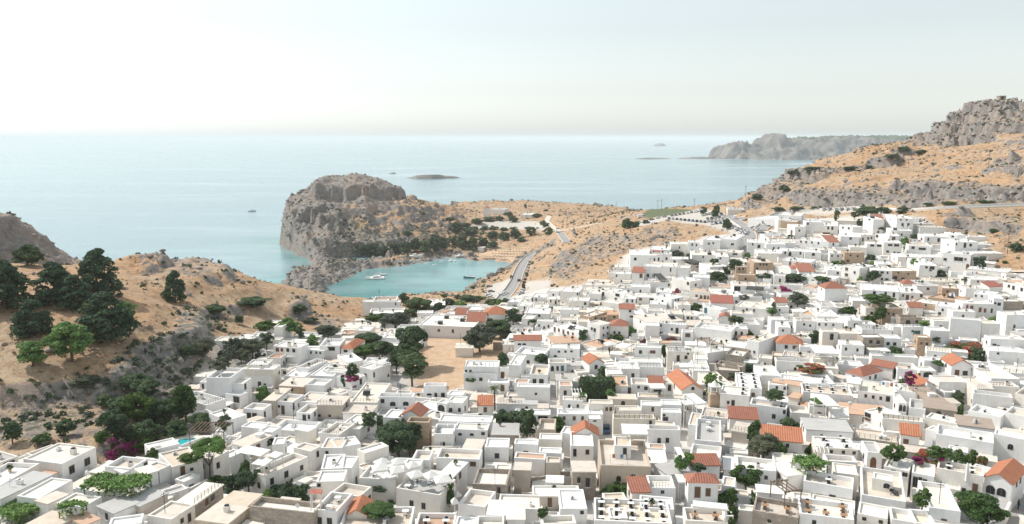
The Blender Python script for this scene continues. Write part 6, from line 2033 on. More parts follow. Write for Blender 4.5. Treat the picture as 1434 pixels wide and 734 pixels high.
# ------------------------------------------------------------------ café tables and chairs on the terraces
tb = MB(); tb.box(-.5, -.4, .70, .5, .4, .75, 0); tb.cyl(0, 0, 0, .70, .04, 6, 1); tb.cyl(0, 0, 0, .03, .25, 8, 1)
TBM = {}
for nm_, mt in (('white', 'whitep'), ('wooden', 'lighttimber'), ('dark', 'timber')):
    me = tb.mesh('table'); me.materials.append(M[mt]); me.materials.append(M['dark']); TBM[nm_] = me
cb_ = MB(); cb_.box(-.22, -.22, .42, .22, .22, .47, 0); cb_.box(-.22, .18, .47, .22, .22, .9, 0)
for x in (-.2, .2):
    for y in (-.2, .2): cb_.cyl(x, y, 0, .42, .02, 4, 1)
CHM = {}
for nm_, mt in (('white', 'whitep'), ('wooden', 'timber'), ('dark', 'dark')):
    me = cb_.mesh('chair'); me.materials.append(M[mt]); me.materials.append(M['dark']); CHM[nm_] = me
TERR = []
ntab = 0; nch = 0
for hi, h in enumerate(houses[:nH]):
    if 't' not in h['opts']: continue
    r2 = random.Random(hi); par = 0.28 if 'p' not in h['opts'] else .75; zt = h['zt'] - par; ang = math.atan2(h['e'].y, h['e'].x)
    cf = h['t'] < 215; nx = int((h['L'] - 1.2) / (1.95 if cf else 3.4)); ny = int((h['D'] - 1.0) / (2.1 if cf else 3.4)); nx, ny = min(nx, 8), min(ny, 4)
    tc, cc = r2.choice([('white', 'white'), ('white', 'dark'), ('wooden', 'wooden'), ('white', 'dark')]); tg = []
    for i in range(nx):
        for j in range(ny):
            if r2.random() < .15: continue
            x = -h['L'] / 2 + h['L'] * (i + .5) / nx; y = -h['D'] / 2 + h['D'] * (j + .5) / ny
            p = h['c'] + h['e'] * x + h['n'] * y
            if ztop(p.x, p.y) > h['zt'] + .2: continue
            o = bpy.data.objects.new('cafe_table', TBM[tc]); COL.objects.link(o); o.location = (p.x, p.y, zt + .01); o.rotation_euler = (0, 0, ang); o['category'] = 'table'; tg.append(('t', o, tc)); ntab += 1
            for (dx, dy, ra) in ((0, -.62, math.pi), (0, .62, 0)) if cf else ():
                if nch >= 280: break
                pc = h['c'] + h['e'] * (x + dx + r2.uniform(-.1, .1)) + h['n'] * (y + dy)
                o = bpy.data.objects.new('cafe_chair', CHM[cc]); COL.objects.link(o); o.location = (pc.x, pc.y, zt + .01); o.rotation_euler = (0, 0, ang + ra + r2.uniform(-.3, .3)); o['category'] = 'chair'; tg.append(('c', o, cc)); nch += 1
    if tg: TERR.append((h, tg))
print('tables', ntab, 'chairs', nch)
# ------------------------------------------------------------------ roads
for nm, (w_, o) in ROADW.items():
    n = len(o); t = np.zeros((n, 2)); t[1:-1] = o[2:, :2] - o[:-2, :2]; t[0] = o[1, :2] - o[0, :2]; t[-1] = o[-1, :2] - o[-2, :2]; t /= np.linalg.norm(t, axis=1, keepdims=True) + 1e-9
    nr = np.stack([-t[:, 1], t[:, 0]], 1)
    def strip(b, a0, a1, dz, m=0, z2=None):
        k0 = len(b.V)
        for i in range(n): b.V += [(o[i, 0] + nr[i, 0] * a0, o[i, 1] + nr[i, 1] * a0, o[i, 2] + dz), (o[i, 0] + nr[i, 0] * a1, o[i, 1] + nr[i, 1] * a1, o[i, 2] + (dz if z2 is None else z2))]
        for i in range(n - 1): b.F.append((k0 + 2*i, k0 + 2*i + 2, k0 + 2*i + 3, k0 + 2*i + 1)); b.M.append(m)
    b = MB(); strip(b, w_ / 2, -w_ / 2, .10); link('road', b.mesh('road'), M['asphalt'] if nm not in ('east_lane', 'plateau_road') else M['RT'], kind='structure')
    if w_ > 6:
        for sd_ in (1, -1):
            b = MB(); x0 = sd_ * w_ / 2; x1 = sd_ * (w_ / 2 + .3); hk = .24 if nm not in ('bay_road', 'hill_road') or sd_ < 0 else .9
            strip(b, x0, x0, .0, 0, hk); strip(b, x0, x1, hk); strip(b, x1, x1, hk, 0, -.9); link('kerb' if hk < .5 else 'roadside_wall', b.mesh('kerb'), M['c'], kind='structure')
    if nm in ('bay_road', 'hill_road'):
        b = MB()
        for i in range(0, n - 1, 2):
            q0, q1 = o[i], o[i + 1]; b.quad(*[(q[0] + nr[i, 0] * s_, q[1] + nr[i, 1] * s_, q[2] + .106) for q, s_ in ((q0, .07), (q0, -.07), (q1, -.07), (q1, .07))])
        link('road_marking', b.mesh('road_marking'), M['paint'], kind='structure')
# ------------------------------------------------------------------ cars
def car_mesh(van=False):
    b = MB(); prof = [(-2.1, .35), (-2.12, .75), (-1.95, .92), (-1.55, .95), (-1.15, 1.42), (.35, 1.45), (.95, .98), (1.85, .86), (2.08, .66), (2.1, .35)] if not van else [(-2.4, .4), (-2.42, 1.1), (-2.35, 2.05), (-1.9, 2.12), (1.1, 2.12), (1.75, 1.25), (2.35, 1.05), (2.45, .7), (2.45, .4)]
    hw = .86 if not van else .98
    secs = []
    for y, k in ((-hw, 0), (-hw * .98, 1), (hw * .98, 1), (hw, 0)): secs.append([(x, y, (z if k else z - .03)) for x, z in prof])
    b.sweep(secs)
    gz = ((-1.5, .98), (-1.12, 1.36), (.3, 1.38), (.82, 1.0)) if not van else ((.2, 1.3), (.2, 1.85), (1.15, 1.9), (1.6, 1.32))
    for s_ in (-1, 1): b.quad(*[(x, s_ * (hw + .012), z) for x, z in (gz if s_ < 0 else gz[::-1])], m=1)
    if not van:
        b.quad((.42, -.7, 1.43), (.42, .7, 1.43), (.98, .74, 1.0), (.98, -.74, 1.0), m=1); b.quad((-1.62, -.72, .98), (-1.62, .72, .98), (-1.2, .68, 1.42), (-1.2, -.68, 1.42), m=1)
    else: b.quad((1.17, -.8, 2.07), (1.17, .8, 2.07), (1.78, .85, 1.28), (1.78, -.85, 1.28), m=1)
    for x in (-1.3, 1.3):
        for s_ in (-1, 1): b.tube((x, s_ * (hw - .12), .33), (x, s_ * (hw + .04), .33), .33, .33, 12, 2)
    return b
CM = {}
for k_ in CARC:
    me = car_mesh().mesh('car_' + k_); [me.materials.append(m) for m in (M['car_' + k_], M['glass'], M['tyre'])]; CM[k_] = me
vanm = car_mesh(True).mesh('van_white'); [vanm.materials.append(m) for m in (M['car_white'], M['glass'], M['tyre'])]
ORD = ['first', 'second', 'third', 'fourth', 'fifth', 'sixth', 'seventh', 'eighth', 'ninth', 'tenth', 'eleventh', 'twelfth', 'thirteenth', 'fourteenth', 'fifteenth', 'sixteenth', 'seventeenth', 'eighteenth', 'nineteenth', 'twentieth']
ROWS = [  # start px, end px, count, colours, yaw (deg), where
 ((886,314),(930,304),6,'white silver grey',20,'on the strip along the green field'), ((937,306.5),(987,311.5),10,'silver grey blue black',75,'in the front row of the hilltop car park'),
 ((941,302.5),(974,297),7,'white silver grey',70,'in the back row beside the green field'), ((976,297),(985,294),3,'white silver',60,'at the far corner of the hilltop car park'), ((984,302),(999,299),4,'white silver',70,'left of the round tree in the car park'),
 ((991,307),(1013,304),5,'silver white grey',72,'in the upper middle car park row'), ((992,310.5),(1017,307.5),6,'white silver',72,'in the centre row of the car park'), ((997,314),(1015,312),4,'white blue silver',72,'in the lower middle car park row'),
 ((1024,317),(1046,326),6,'silver white',40,'in the slanting row above the curved building'), ((1032,323),(1044,329),3,'white silver',40,'nearest the curved white building'), ((1003,301),(1010,300),2,'blue grey',70,'behind the round tree'),
 ((1053,317),(1070,330),6,'white grey silver',120,'in the slanting row by the village road'), ((1079,327),(1098,332),4,'white black',60,'on the gravel right of the village road'), ((1146,294),(1196,293.5),7,'white silver',20,'in the row beside the hill road'),
 ((685,402),(688,409),2,'black grey',10,'on the left of the seaside gravel lot'), ((685,414),(687,417),2,'grey white',5,'at the lower left of the seaside gravel lot'), ((702,414),(708,411),3,'white',15,'on the right of the seaside gravel lot'),
 ((742,368),(733,401),9,'silver black white grey',80,'along the right kerb of the bay road'), ((727,394),(727,394.2),1,'black',75,'driving on the bay road'), ((733,404),(731,411),3,'white silver',70,'by the second gravel lot'), ((726,413),(726,413.2),1,'white',70,'near the end of the bay road'),
 ((690,317.5),(690,317.7),1,'black',5,'alone on the pale plateau lot'), ((740,319),(753,320),3,'blue grey',5,'at the right end of the plateau lot'), ((781,321),(781,326),2,'silver',15,'at the junction above the bay'), ((1063,312),(1075,318),3,'white silver',100,'in front of the white shops'), ]
for (p0, p1, n, cols, yaw, where) in ROWS:
    r2 = random.Random(int(p0[0] * 7 + p0[1])); cl = cols.split()
    for i in range(n):
        t = i / max(1, n - 1); g = march(p0[0] + (p1[0] - p0[0]) * t, p0[1] + (p1[1] - p0[1]) * t, .2)
        if not g: continue
        c = r2.choice(cl); o = link('parked_car', CM[c], loc=(g[0], g[1], zgrid(g[0], g[1]) + (.36 if 'road' in where and 'bay' in where else .04)), rz=R(yaw + r2.uniform(-5, 5)), category='car', group='cars parked around the village')
        o['label'] = f'{c} car {where}' if n == 1 else (f'{c} car, {ORD[i]} from the left, {where}' if p1[0] > p0[0] + 4 else f'{c} car, {ORD[i]} from the back, {where}')
        if n > 1 and not p1[0] > p0[0] + 4 and p1[1] > p0[1]: pass
for (px, py, yaw, lab) in ((1029,306.5,80,'large white van in the car park, left of the pair by the shops'), (1041,308.5,70,'large white van in the car park, right of the pair by the shops'), (899,305,5,'long white van beside the green field')):
    g = march(px, py, .2); o = link('white_van', vanm, loc=(g[0], g[1], zgrid(g[0], g[1]) + .04), rz=R(yaw), category='van', label=lab); o.scale = (1.45, 1.15, 1.2)
for k, rest, ox, oy, s in ITEMS:
    if k == 'C':
        a = rest.split(); g = march(*P2(ox, oy, s, a[0], a[1]), .6); z = zgrid(g[0], g[1]); o = link('parked_car', CM['blue'], loc=(g[0], g[1], z + .03), rz=R(86), category='car', group='cars parked around the village', label='dark blue-green car squeezed into the narrow alley below the orange gable')
# ------------------------------------------------------------------ bay: boats, beach parasols
def hull(b, L, W, H, z0=-.3, x0=0, y0=0, m=0):
    secs = []
    for t, w_, hh in ((-.5, .62, .9), (-.3, .92, .88), (0, 1, .9), (.25, .8, 1.0), (.42, .4, 1.12), (.5, .04, 1.2)):
        x = x0 + L * t; w2 = W / 2 * w_; secs.append([(x, y0 - w2, z0 + H * hh), (x, y0 - w2 * .8, z0 + H * .3), (x, y0, z0), (x, y0 + w2 * .8, z0 + H * .3), (x, y0 + w2, z0 + H * hh)])
    b.sweep(secs, m)
def boat(px, py, L, kind, yaw, lab, col='whitep'):
    x, y, _ = on_plane(px, py, 0); root = link({'cat': 'catamaran', 'sail': 'sailing_boat', 'motor': 'motor_boat'}[kind], None, loc=(x, y, 0), rz=R(yaw), category='boat', label=lab)
    if kind == 'cat':
        for s_ in (-1, 1): b = MB(); hull(b, L, L * .13, 1.5, -.3, 0, s_ * L * .21); link('hull', b.mesh('hull'), M['whitep'], root)
        b = MB(); b.box(-L * .45, -L * .2, .7, L * .22, L * .2, 1.2); link('deck', b.mesh('deck'), M['whitep'], root)
        b = MB(); b.sweep([[(-L*.3, -L*.17, 1.2), (L*.15, -L*.15, 1.2), (L*.15, L*.15, 1.2), (-L*.3, L*.17, 1.2)], [(-L*.28, -L*.14, 2.3), (L*.05, -L*.12, 2.2), (L*.05, L*.12, 2.2), (-L*.28, L*.14, 2.3)]]); link('cabin', b.mesh('cabin'), M['whitep'], root)
        b = MB(); b.box(-L*.2, -L*.163, 1.5, L*.1, -L*.158, 1.95); b.box(-L*.2, L*.158, 1.5, L*.1, L*.163, 1.95); link('window', b.mesh('window'), M['glass'], root)
        b = MB(); b.cyl(L*.06, 0, 1.2, L * 1.25, .13, 6, r1=.07); b.tube((L*.06, 0, 3), (-L*.38, 0, 3.1), .12, .1, 6); link('mast', b.mesh('mast'), M['metal'], root)
        b = MB(); b.tube((L*.03, 0, 3.3), (-L*.36, 0, 3.4), .3, .22, 8); link('furled_sail', b.mesh('furled_sail'), M['canvas'], root)
    elif kind == 'sail':
        b = MB(); hull(b, L, L * .32, 1.5); link('hull', b.mesh('hull'), M[col], root); b = MB(); b.box(-L*.46, -L*.13, 1.0, L*.3, L*.13, 1.12); link('deck', b.mesh('deck'), M['whitep'], root)
        b = MB(); b.box(-L*.1, -L*.09, 1.12, L*.18, L*.09, 1.6); link('cabin', b.mesh('cabin'), M['whitep'], root)
        b = MB(); b.cyl(L*.05, 0, 1.0, L * 1.35, .1, 6, r1=.05); b.tube((L*.05, 0, 2.1), (-L*.38, 0, 2.15), .09, .08, 6); link('mast', b.mesh('mast'), M['metal'], root)
        b = MB(); b.tube((L*.02, 0, 2.35), (-L*.36, 0, 2.4), .2, .15, 8); link('furled_sail', b.mesh('furled_sail'), M['canvas'], root)
    else:
        b = MB(); hull(b, L, L * .36, L * .2); link('hull', b.mesh('hull'), M[col], root); b = MB(); b.box(-L*.12, -L*.12, L*.1, L*.1, L*.12, L*.26); link('cabin', b.mesh('cabin'), M['whitep'], root)
        b = MB(); b.quad((L*.101, -L*.1, L*.15), (L*.101, L*.1, L*.15), (L*.101, L*.1, L*.24), (L*.101, -L*.1, L*.24)); link('windscreen', b.mesh('windscreen'), M['glass'], root)
    return root
boat(525, 390.5, 15.0, 'cat', 190, 'white twin-hulled sailing catamaran anchored by the rocks'); boat(534, 386, 9.0, 'sail', 5, 'white sailing boat moored just behind the catamaran')
boat(657, 389.5, 8.6, 'sail', 183, 'small sailing boat with teal hull anchored off the beach', 'teal')
for px, py, L, yw, lab in ((609.5,371.5,5.0,0,'small white open boat afloat left of the quay'), (620,366.5,5.0,20,'small white boat at the quay, first from the left'), (631,366.2,6.5,75,'larger white boat at the quay, second from the left'), (636.5,366.5,4.6,60,'small white boat at the quay, third from the left'), (353,296,11,20,'small dark boat far out on the open sea'), (598,369.5,4.5,15,'tiny white dinghy close under the quay rocks')): boat(px, py, L, 'motor', yw, lab)
for nq, (px, py, L, yw, lab) in enumerate(((581,361.5,14,5,'long white motor boat laid up on the rocky shore'), (644,360,9,25,'white boat hauled out on the quay near the beach'))):
    r_ = boat(px, py, L, 'motor', yw, lab); g = march(px, py, .3); r_.location = (g[0], g[1], max(.6, zgrid(g[0], g[1]) + .5))
pb = MB(); pb.cyl(0, 0, 0, 2.2, .06, 5, 0); pb.tube((0, 0, 1.95), (0, 0, 2.65), 1.35, .08, 12, 1); pm = pb.mesh('beach_parasol'); pm.materials.append(M['timber']); pm.materials.append(M['straw'])
lb = MB(); lb.box(-.95, -.32, .25, .6, .32, .33, 0); lb.sweep([[(.6, -.32, .25), (.6, .32, .25), (.6, .32, .33), (.6, -.32, .33)], [(1.1, -.32, .6), (1.1, .32, .6), (1.08, .32, .68), (1.08, -.32, .68)]]); lm = lb.mesh('sun_lounger'); lm.materials.append(M['canvas'])
BR = [((675,361.5),(707,363.5),9), ((690,358),(728,360.5),10), ((699,355),(735,355.5),10), ((706,351.8),(740,351.8),9), ((722,348.5),(742,348.8),6)]
for rw, (p0, p1, n) in enumerate(BR):
    for i in range(n):
        t = i / (n - 1); g = march(p0[0] + (p1[0] - p0[0]) * t, p0[1] + (p1[1] - p0[1]) * t, .2)
        if not g: continue
        link('beach_parasol', pm, loc=(g[0], g[1], zgrid(g[0], g[1])), category='parasol', group='straw parasols on the bay beach', label=f'straw beach parasol, {ORD[i]} from the left in the {["front", "second", "third", "fourth", "back"][rw]} row')
        if rw < 3: link('sun_lounger', lm, loc=(g[0] + 1.2, g[1] - 1.4, zgrid(g[0] + 1.2, g[1] - 1.4)), rz=R(75), category='sun lounger', group='loungers on the bay beach', label=f'white sun lounger beside the {ORD[i]} parasol from the left, {["front", "second", "third"][rw]} row')
# ------------------------------------------------------------------ poles, hut, bell tower, person
ub = MB(); ub.cyl(0, 0, -1, 8.2, .13, 6, 0, .09); ub.box(-.9, -.05, 7.4, .9, .05, 7.52, 0); ub.box(-.6, -.05, 6.8, .6, .05, 6.9, 0)
for x in (-.8, -.3, .3, .8): ub.cyl(x, 0, 7.52, 7.75, .05, 5, 0)
um = ub.mesh('utility_pole'); um.materials.append(M['timber'])
PL = [(794,320,16,'above the road junction'), (835,297,13,'on the skyline, leftmost'), (863,296,13,'on the skyline left of the green field'), (921,293,13,'behind the green field, left one'), (926,293,14,'behind the green field, right one'), (972,293,15,'at the far right corner of the green field'),
      (1044,276,16,'tall against the sea by the hill'), (1060,352,36,'right of the village road'), (1158,233,16,'halfway up the rocky slope'), (1384,235,26,'on the upper right slope'), (1411,352,34,'below the hill road on the right'), (1326,398,30,'beside the tall white villa with the rounded corner'), (1092,314,14,'in front of the white shops'), (1016,300,16,'beside the round tree in the car park')]
for px, py, hp, lab in PL:
    g = march(px, py, .1 if py < 300 else 1.0)
    if g: o = link('utility_pole', um, loc=(g[0], g[1], zgrid(g[0], g[1])), rz=.4, category='pole', group='utility poles', label='wooden utility pole ' + lab); sc_ = max(.8, hp * g[3] / F / 8.2); o.scale = (1.2, 1.2, sc_)
hx, hy, hz0 = at_dist(1402, 138, 645); hz0 = zgrid(hx, hy); root = link('lookout_hut', None, loc=(hx, hy, hz0 - .5), category='stone hut', label='small stone lookout hut on the summit of the right hill')
b = MB(); b.box(-2.6, -2, -1.5, -1.0, 2, 3.0); b.box(1.0, -2, -1.5, 2.6, 2, 3.0); b.box(-1.0, 1.2, -1.5, 1.0, 2, 3.0); link('wall', b.mesh('wall'), M['s'], root); b = MB(); b.box(-2.8, -2.2, 3.0, 2.8, 2.2, 3.6); link('roof', b.mesh('roof'), M['s'], root)
for k, rest, ox, oy, s in ITEMS:
    a = rest.split()
    if k == 'B':
        px, py = P2(ox, oy, s, a[0], a[1]); g = march(px, py, 0.0, vsurf); z0 = zgrid(g[0], g[1]); root = link('bell_tower', None, loc=(g[0], g[1], z0), category='bell tower', label='small cream bell tower with open arches beside the red-gabled hall')
        T_ = g[2] - z0 + 3.2; b = MB(); b.box(-1.1, -1.1, -.5, 1.1, 1.1, T_); b.box(-1.25, -1.25, T_, 1.25, 1.25, T_ + .2)
        link('shaft', b.mesh('shaft'), M['y'], root); b = MB()
        for x in (-.95, .95):
            for y in (-.95, .95): b.box(x - .2, y - .2, T_ + .2, x + .2, y + .2, T_ + 1.8)
        b.box(-1.2, -1.2, T_ + 1.8, 1.2, 1.2, T_ + 2.1); b.tube((0, 0, T_ + 2.1), (0, 0, T_ + 3.2), 1.0, .05, 10); link('belfry', b.mesh('belfry'), M['c'], root)
        b = MB(); b.tube((0, 0, T_ + .7), (0, 0, T_ + 1.3), .4, .15, 10); link('bell', b.mesh('bell'), M['metal'], root)
    if k == 'E':
        px, py = P2(ox, oy, s, a[0], a[1]); g = march(px, py, .1); z0 = zgrid(g[0], g[1]) + .36
        root = link('person', None, loc=(g[0], g[1], z0), rz=.5, category='person', label='person in dark clothes with a blue bag walking on the lane')
        def ring(cx_, cy_, z, rx, ry, n=12): return [(cx_ + rx * math.cos(2*math.pi*k/n), cy_ + ry * math.sin(2*math.pi*k/n), z) for k in range(n)]
        me = bpy.data.meshes.new('body'); bm_v = {'pel': (0, 0, .95), 'wst': (0, .01, 1.12), 'cst': (0, 0, 1.35), 'nck': (0, 0, 1.5), 'hd': (0, -.02, 1.6), 'hd2': (0, -.02, 1.72), 'lh': (-.1, 0, .9), 'lk': (-.11, -.12, .5), 'la': (-.11, -.02, .08), 'lf': (-.11, -.18, .03), 'rh': (.1, 0, .9), 'rk': (.11, .02, .5), 'ra': (.11, .2, .1), 'rf': (.11, .06, .03), 'ls': (-.2, 0, 1.42), 'le': (-.27, .03, 1.15), 'lw': (-.26, -.08, .9), 'rs': (.2, 0, 1.42), 're': (.27, .05, 1.15), 'rw': (.27, -.05, .9)}
        nm_ = list(bm_v); E_ = [('pel','wst'),('wst','cst'),('cst','nck'),('nck','hd'),('hd','hd2'),('pel','lh'),('lh','lk'),('lk','la'),('la','lf'),('pel','rh'),('rh','rk'),('rk','ra'),('ra','rf'),('cst','ls'),('ls','le'),('le','lw'),('cst','rs'),('rs','re'),('re','rw')]
        me.from_pydata([bm_v[q] for q in nm_], [(nm_.index(a_), nm_.index(b_)) for a_, b_ in E_], []); bo = link('body', me, M['blackcloth'], root)
        md = bo.modifiers.new('skin', 'SKIN'); rad = dict(pel=.15, wst=.13, cst=.16, nck=.06, hd=.1, hd2=.09, lh=.09, lk=.06, la=.045, lf=.04, rh=.09, rk=.06, ra=.045, rf=.04, ls=.065, le=.045, lw=.035, rs=.065, re=.045, rw=.035)
        for q, v in zip(nm_, me.skin_vertices[0].data): v.radius = (rad[q],) * 2; v.use_root = q == 'pel'
        bo.modifiers.new('sub', 'SUBSURF').levels = 1
        hb2 = MB(); hb2.sweep([ring(0, -.01, 1.60, .105, .12), ring(0, -.0, 1.70, .12, .13), ring(0, .0, 1.78, .08, .09), ring(0, 0, 1.81, .02, .02)]); link('hair', hb2.mesh('hair'), M['timber'], root)
        bg = MB(); bg.box(.22, -.18, .55, .36, .14, .88); bg.box(.27, -.06, .88, .29, .02, .95); link('blue_bag', bg.mesh('blue_bag'), M['bluecloth'], None, loc=(g[0], g[1], z0), rz=.5, category='bag', label='blue bag carried by the person on the lane')
# ------------------------------------------------------------------ loose rocks and scrub nobody could count
ico = []; 
def rocks(name, N, seed, dens, rmin, rmax, mat):
    rng = np.random.default_rng(seed); pr = (dens * np.gradient(GX)[None, :] * np.gradient(GY)[:, None]).ravel(); pr = pr / pr.sum(); ix = rng.choice(len(pr), N, p=pr); J, I = np.unravel_index(ix, ZT.shape)
    x = XX[J, I] + rng.uniform(-.8, .8, N); y = YY[J, I] + rng.uniform(-.8, .8, N); z = ZT[J, I]; r = (rmin + (rmax - rmin) * rng.random(N) ** 3.2) * np.where(y < 400, .72, 1.0); r = r * (1 + .25 * sm(250, 750, y))
    base = np.array([(0,0,1),(.9,0,.35),(.28,.85,.35),(-.72,.53,.35),(-.72,-.53,.35),(.28,-.85,.35),(.72,.53,-.4),(-.28,.85,-.4),(-.9,0,-.4),(-.28,-.85,-.4),(.72,-.53,-.4)], float)
    Fi = [(0,1,2),(0,2,3),(0,3,4),(0,4,5),(0,5,1),(1,6,2),(2,7,3),(3,8,4),(4,9,5),(5,10,1),(6,7,2),(7,8,3),(8,9,4),(9,10,5),(10,6,1)]
    V = base[None] * (1 + rng.uniform(-.35, .35, (N, 11, 1))) * r[:, None, None] * np.stack([rng.uniform(.8, 1.6, N), rng.uniform(.7, 1.2, N), rng.uniform(.5, 1.0, N)], 1)[:, None, :]
    a = rng.uniform(0, 6.28, N); ca, sa = np.cos(a)[:, None], np.sin(a)[:, None]; Vx = V[..., 0] * ca - V[..., 1] * sa + x[:, None]; Vy = V[..., 0] * sa + V[..., 1] * ca + y[:, None]; Vz = V[..., 2] + z[:, None] + r[:, None] * .12
    co = np.stack([Vx, Vy, Vz], -1).reshape(-1, 3); Fa = (np.array(Fi)[None] + (np.arange(N) * 11)[:, None, None]).reshape(-1, 3)
    me = bpy.data.meshes.new(name); me.vertices.add(len(co)); me.vertices.foreach_set('co', co.astype(np.float32).ravel()); me.loops.add(Fa.size); me.loops.foreach_set('vertex_index', Fa.ravel().astype(np.int32)); me.polygons.add(len(Fa)); me.polygons.foreach_set('loop_start', np.arange(0, Fa.size, 3, dtype=np.int32)); me.polygons.foreach_set('loop_total', np.full(len(Fa), 3, np.int32)); me.update(calc_edges=True)
    link(name, me, M[mat], kind='stuff')
vis = (PXg > -150) & (PXg < 1590) & (PYg < 800) & (SD > 1.5) & (YY > 60)
dn = vis * open_ * (rock ** 2 + .06) * (1 + 2.5 * (PXg > 1000) * (YY > 380)) / (1 + (np.maximum(YY - 60, 0) / 260) ** .5)
rocks('loose_rocks', 22000, 3, dn, .25, 1.6, 'rock')
dn2 = vis * (SD < 16) * (YY > 420) * open_
rocks('shore_rocks', 1500, 4, dn2, .5, 2.6, 'rockd')
def scrub(name, N, seed, dens, rmin, rmax, mat, k=12):
    rng = np.random.default_rng(seed); pr = (dens * np.gradient(GX)[None, :] * np.gradient(GY)[:, None]).ravel(); pr = pr / pr.sum(); ix = rng.choice(len(pr), N, p=pr); J, I = np.unravel_index(ix, ZT.shape)
    x = XX[J, I] + rng.uniform(-.8, .8, N); y = YY[J, I] + rng.uniform(-.8, .8, N); z = ZT[J, I]; r = rng.uniform(rmin, rmax, N) * (1 + .6 * sm(300, 800, y))
    d = rng.normal(size=(N, k, 3)); d /= np.linalg.norm(d, axis=2, keepdims=True); d[..., 2] = np.abs(d[..., 2]); C_ = np.stack([x, y, z], 1)[:, None] + d * (r[:, None] * rng.uniform(.3, 1, (N, k)))[..., None]; 
    v = np.repeat(rng.random(N), k) * .5 + rng.random(N * k) * .5
    me = leafmesh(name, C_.reshape(-1, 3), (d + rng.normal(size=d.shape) * .4).reshape(-1, 3), 1.0, v, rng, mat)
    # scale of each leaf by its bush
    co = np.empty(len(me.vertices) * 3, np.float32); me.vertices.foreach_get('co', co); co = co.reshape(-1, 4, 3); c = co.mean(1, keepdims=True); co = c + (co - c) * (np.repeat(r, k)[:, None, None] * .42); me.vertices.foreach_set('co', co.astype(np.float32).ravel())
    link(name, me, None, kind='stuff')
pat = sm(.5, .68, fbm(XX, YY, 24, 4, 77))
base_d = vis * open_ / (1 + np.maximum(YY - 60, 0) / 260)
gul = np.clip(shr, 0, 1) * (fbm(XX, YY, 12, 3, 66) > .45)
scrub('low_scrub', 2200, 5, base_d * (.015 + .5 * pat + 2.4 * gul + .7 * RKM), .3, 1.0, 'leaf_d', 16)
M['leaf_y'] = leafmat('dry_scrub_foliage', (.24, .17, .10), (.42, .31, .18))
scrub('dry_scrub', 9000, 6, base_d * (.4 + pat), .2, .7, 'leaf_y', 8)
scrub('olive_scrub', 1600, 8, base_d * (.02 + pat * .25 + 1.6 * gul), .4, 1.2, 'leaf_o', 16)
# ------------------------------------------------------------------ labels
LM = [  # px, py, phrase, own label
 (700,560,'the tall palm',None), (250,620,'the turquoise pool',None), (966,533,'the red-gabled hall','large white hall with a red tiled gable and a round window'), (820,598,'the orange gable above the alley car','white house with an orange tiled gable above the alley car'),
 (986,676,'the hip-roofed house with brown shutters','white two-storey house with orange hip roof and two tall brown shutters'), (1399,665,'the bright orange-roofed house by the lane','white house with bright orange ribbed roof and two dark arched windows by the lane'),
 (627,505,'the bare earth field',None), (838,557,'the big clipped hedge',None), (877,652,'the big beige house with a roof room','big beige-walled house with a white room and door on its flat roof'), (580,684,'the square parasol terrace',None),
 (537,424,'the lone villa by the bay','white stepped villa with a red top terrace standing alone above the bay'), (738,477,'the long red-roofed house by the field','white house with a long red tiled roof beside the bare earth field'), (625,456,'the long blank-walled building','long low building with a blank white wall above the bare field'),
 (1106,480,'the rustic orange hip roof','low white house under a rustic orange hip roof'), (1197,523,'the red hip roof with a porch','white house with a red hip roof over a shaded porch'), (1347,512,'the small orange gable with two windows','small tall white house with an orange gable and two front windows'),
 (1317,570,'the flat brown L-shaped roof','house under a broad flat brown L-shaped roof'), (1331,405,'the square ochre tower house','square ochre stone tower house with two pale windows'), (1069,367,'the pair of ochre stone houses','long ochre stone house with a row of small windows, right of its twin'), (1010,423,'the bright red roof','white house with a bright red flat-sloped roof'),
 (1340,356,'the stepped white villa at right','tall stepped white villa with a wide dark window at the village edge'), (1115,366,'the house with four red shutters','long white house with a row of narrow red shutters'), (906,357,'the white house on the crag','big white flat-roofed house on the edge of the rocky crag'), (1267,305,'the double villa under the hill road','white villa with four small windows just under the hill road'),
 (1018,334,'the curved white building below the car park','white building with a curved end just below the car park'), (875,508,'the small twin orange roofs','white house with a small orange gable beside the twin roof'), (704,412,'the seaside gravel lot',None), (110,650,'the two-window house by the bougainvillea','big white flat-roofed house with two dark windows beside the magenta bougainvillea'),
 (400,668,'the ivy-hung white house','long white house with three dark windows and ivy on its near end'), (590,596,'the square ochre tower block','square ochre block of bare stone with a flat roof'), (583,580,'the red pyramid roof','white house with a red gable right behind the square ochre block'), (1283,470,'the ochre house with the arch','low stone house with an arched door'), (1190,403,'the house with the broad red hip roof','tall blank white house under a broad red hip roof'),
 (1055,505,'the grey parapet house',None), (1256,390,'the small red hip roof',None), (770,618,'the white-topped stone house','stone house'), (1225,722,'the bottom cream terraces',None), (460,715,'the rough stone wall house','long rough stone-walled house with a pale flat roof'), (340,530,'the sunken-roof house','white two-storey house with a high parapet around its sunken roof'),
 (1018,620,'the clay tiled long roof','white house with a long rustic orange roof and three small windows'), (1265,655,'the blue stair',None), (400,500,'the many-windowed white house','white house with a row of small dark front windows at the village edge'), (40,700,'the creeper pergola at the left edge',None), (1150,565,'the two cream canopies',None), (930,470,'the stone-sided cream house',None),
]
LM = [l for l in LM if l[2] not in ('the blue stair', 'the bottom cream terraces', 'the grey parapet house', 'the small red hip roof', 'the white-topped stone house', 'the ochre house with the arch', 'the stone-sided cream house')]
taken = set()
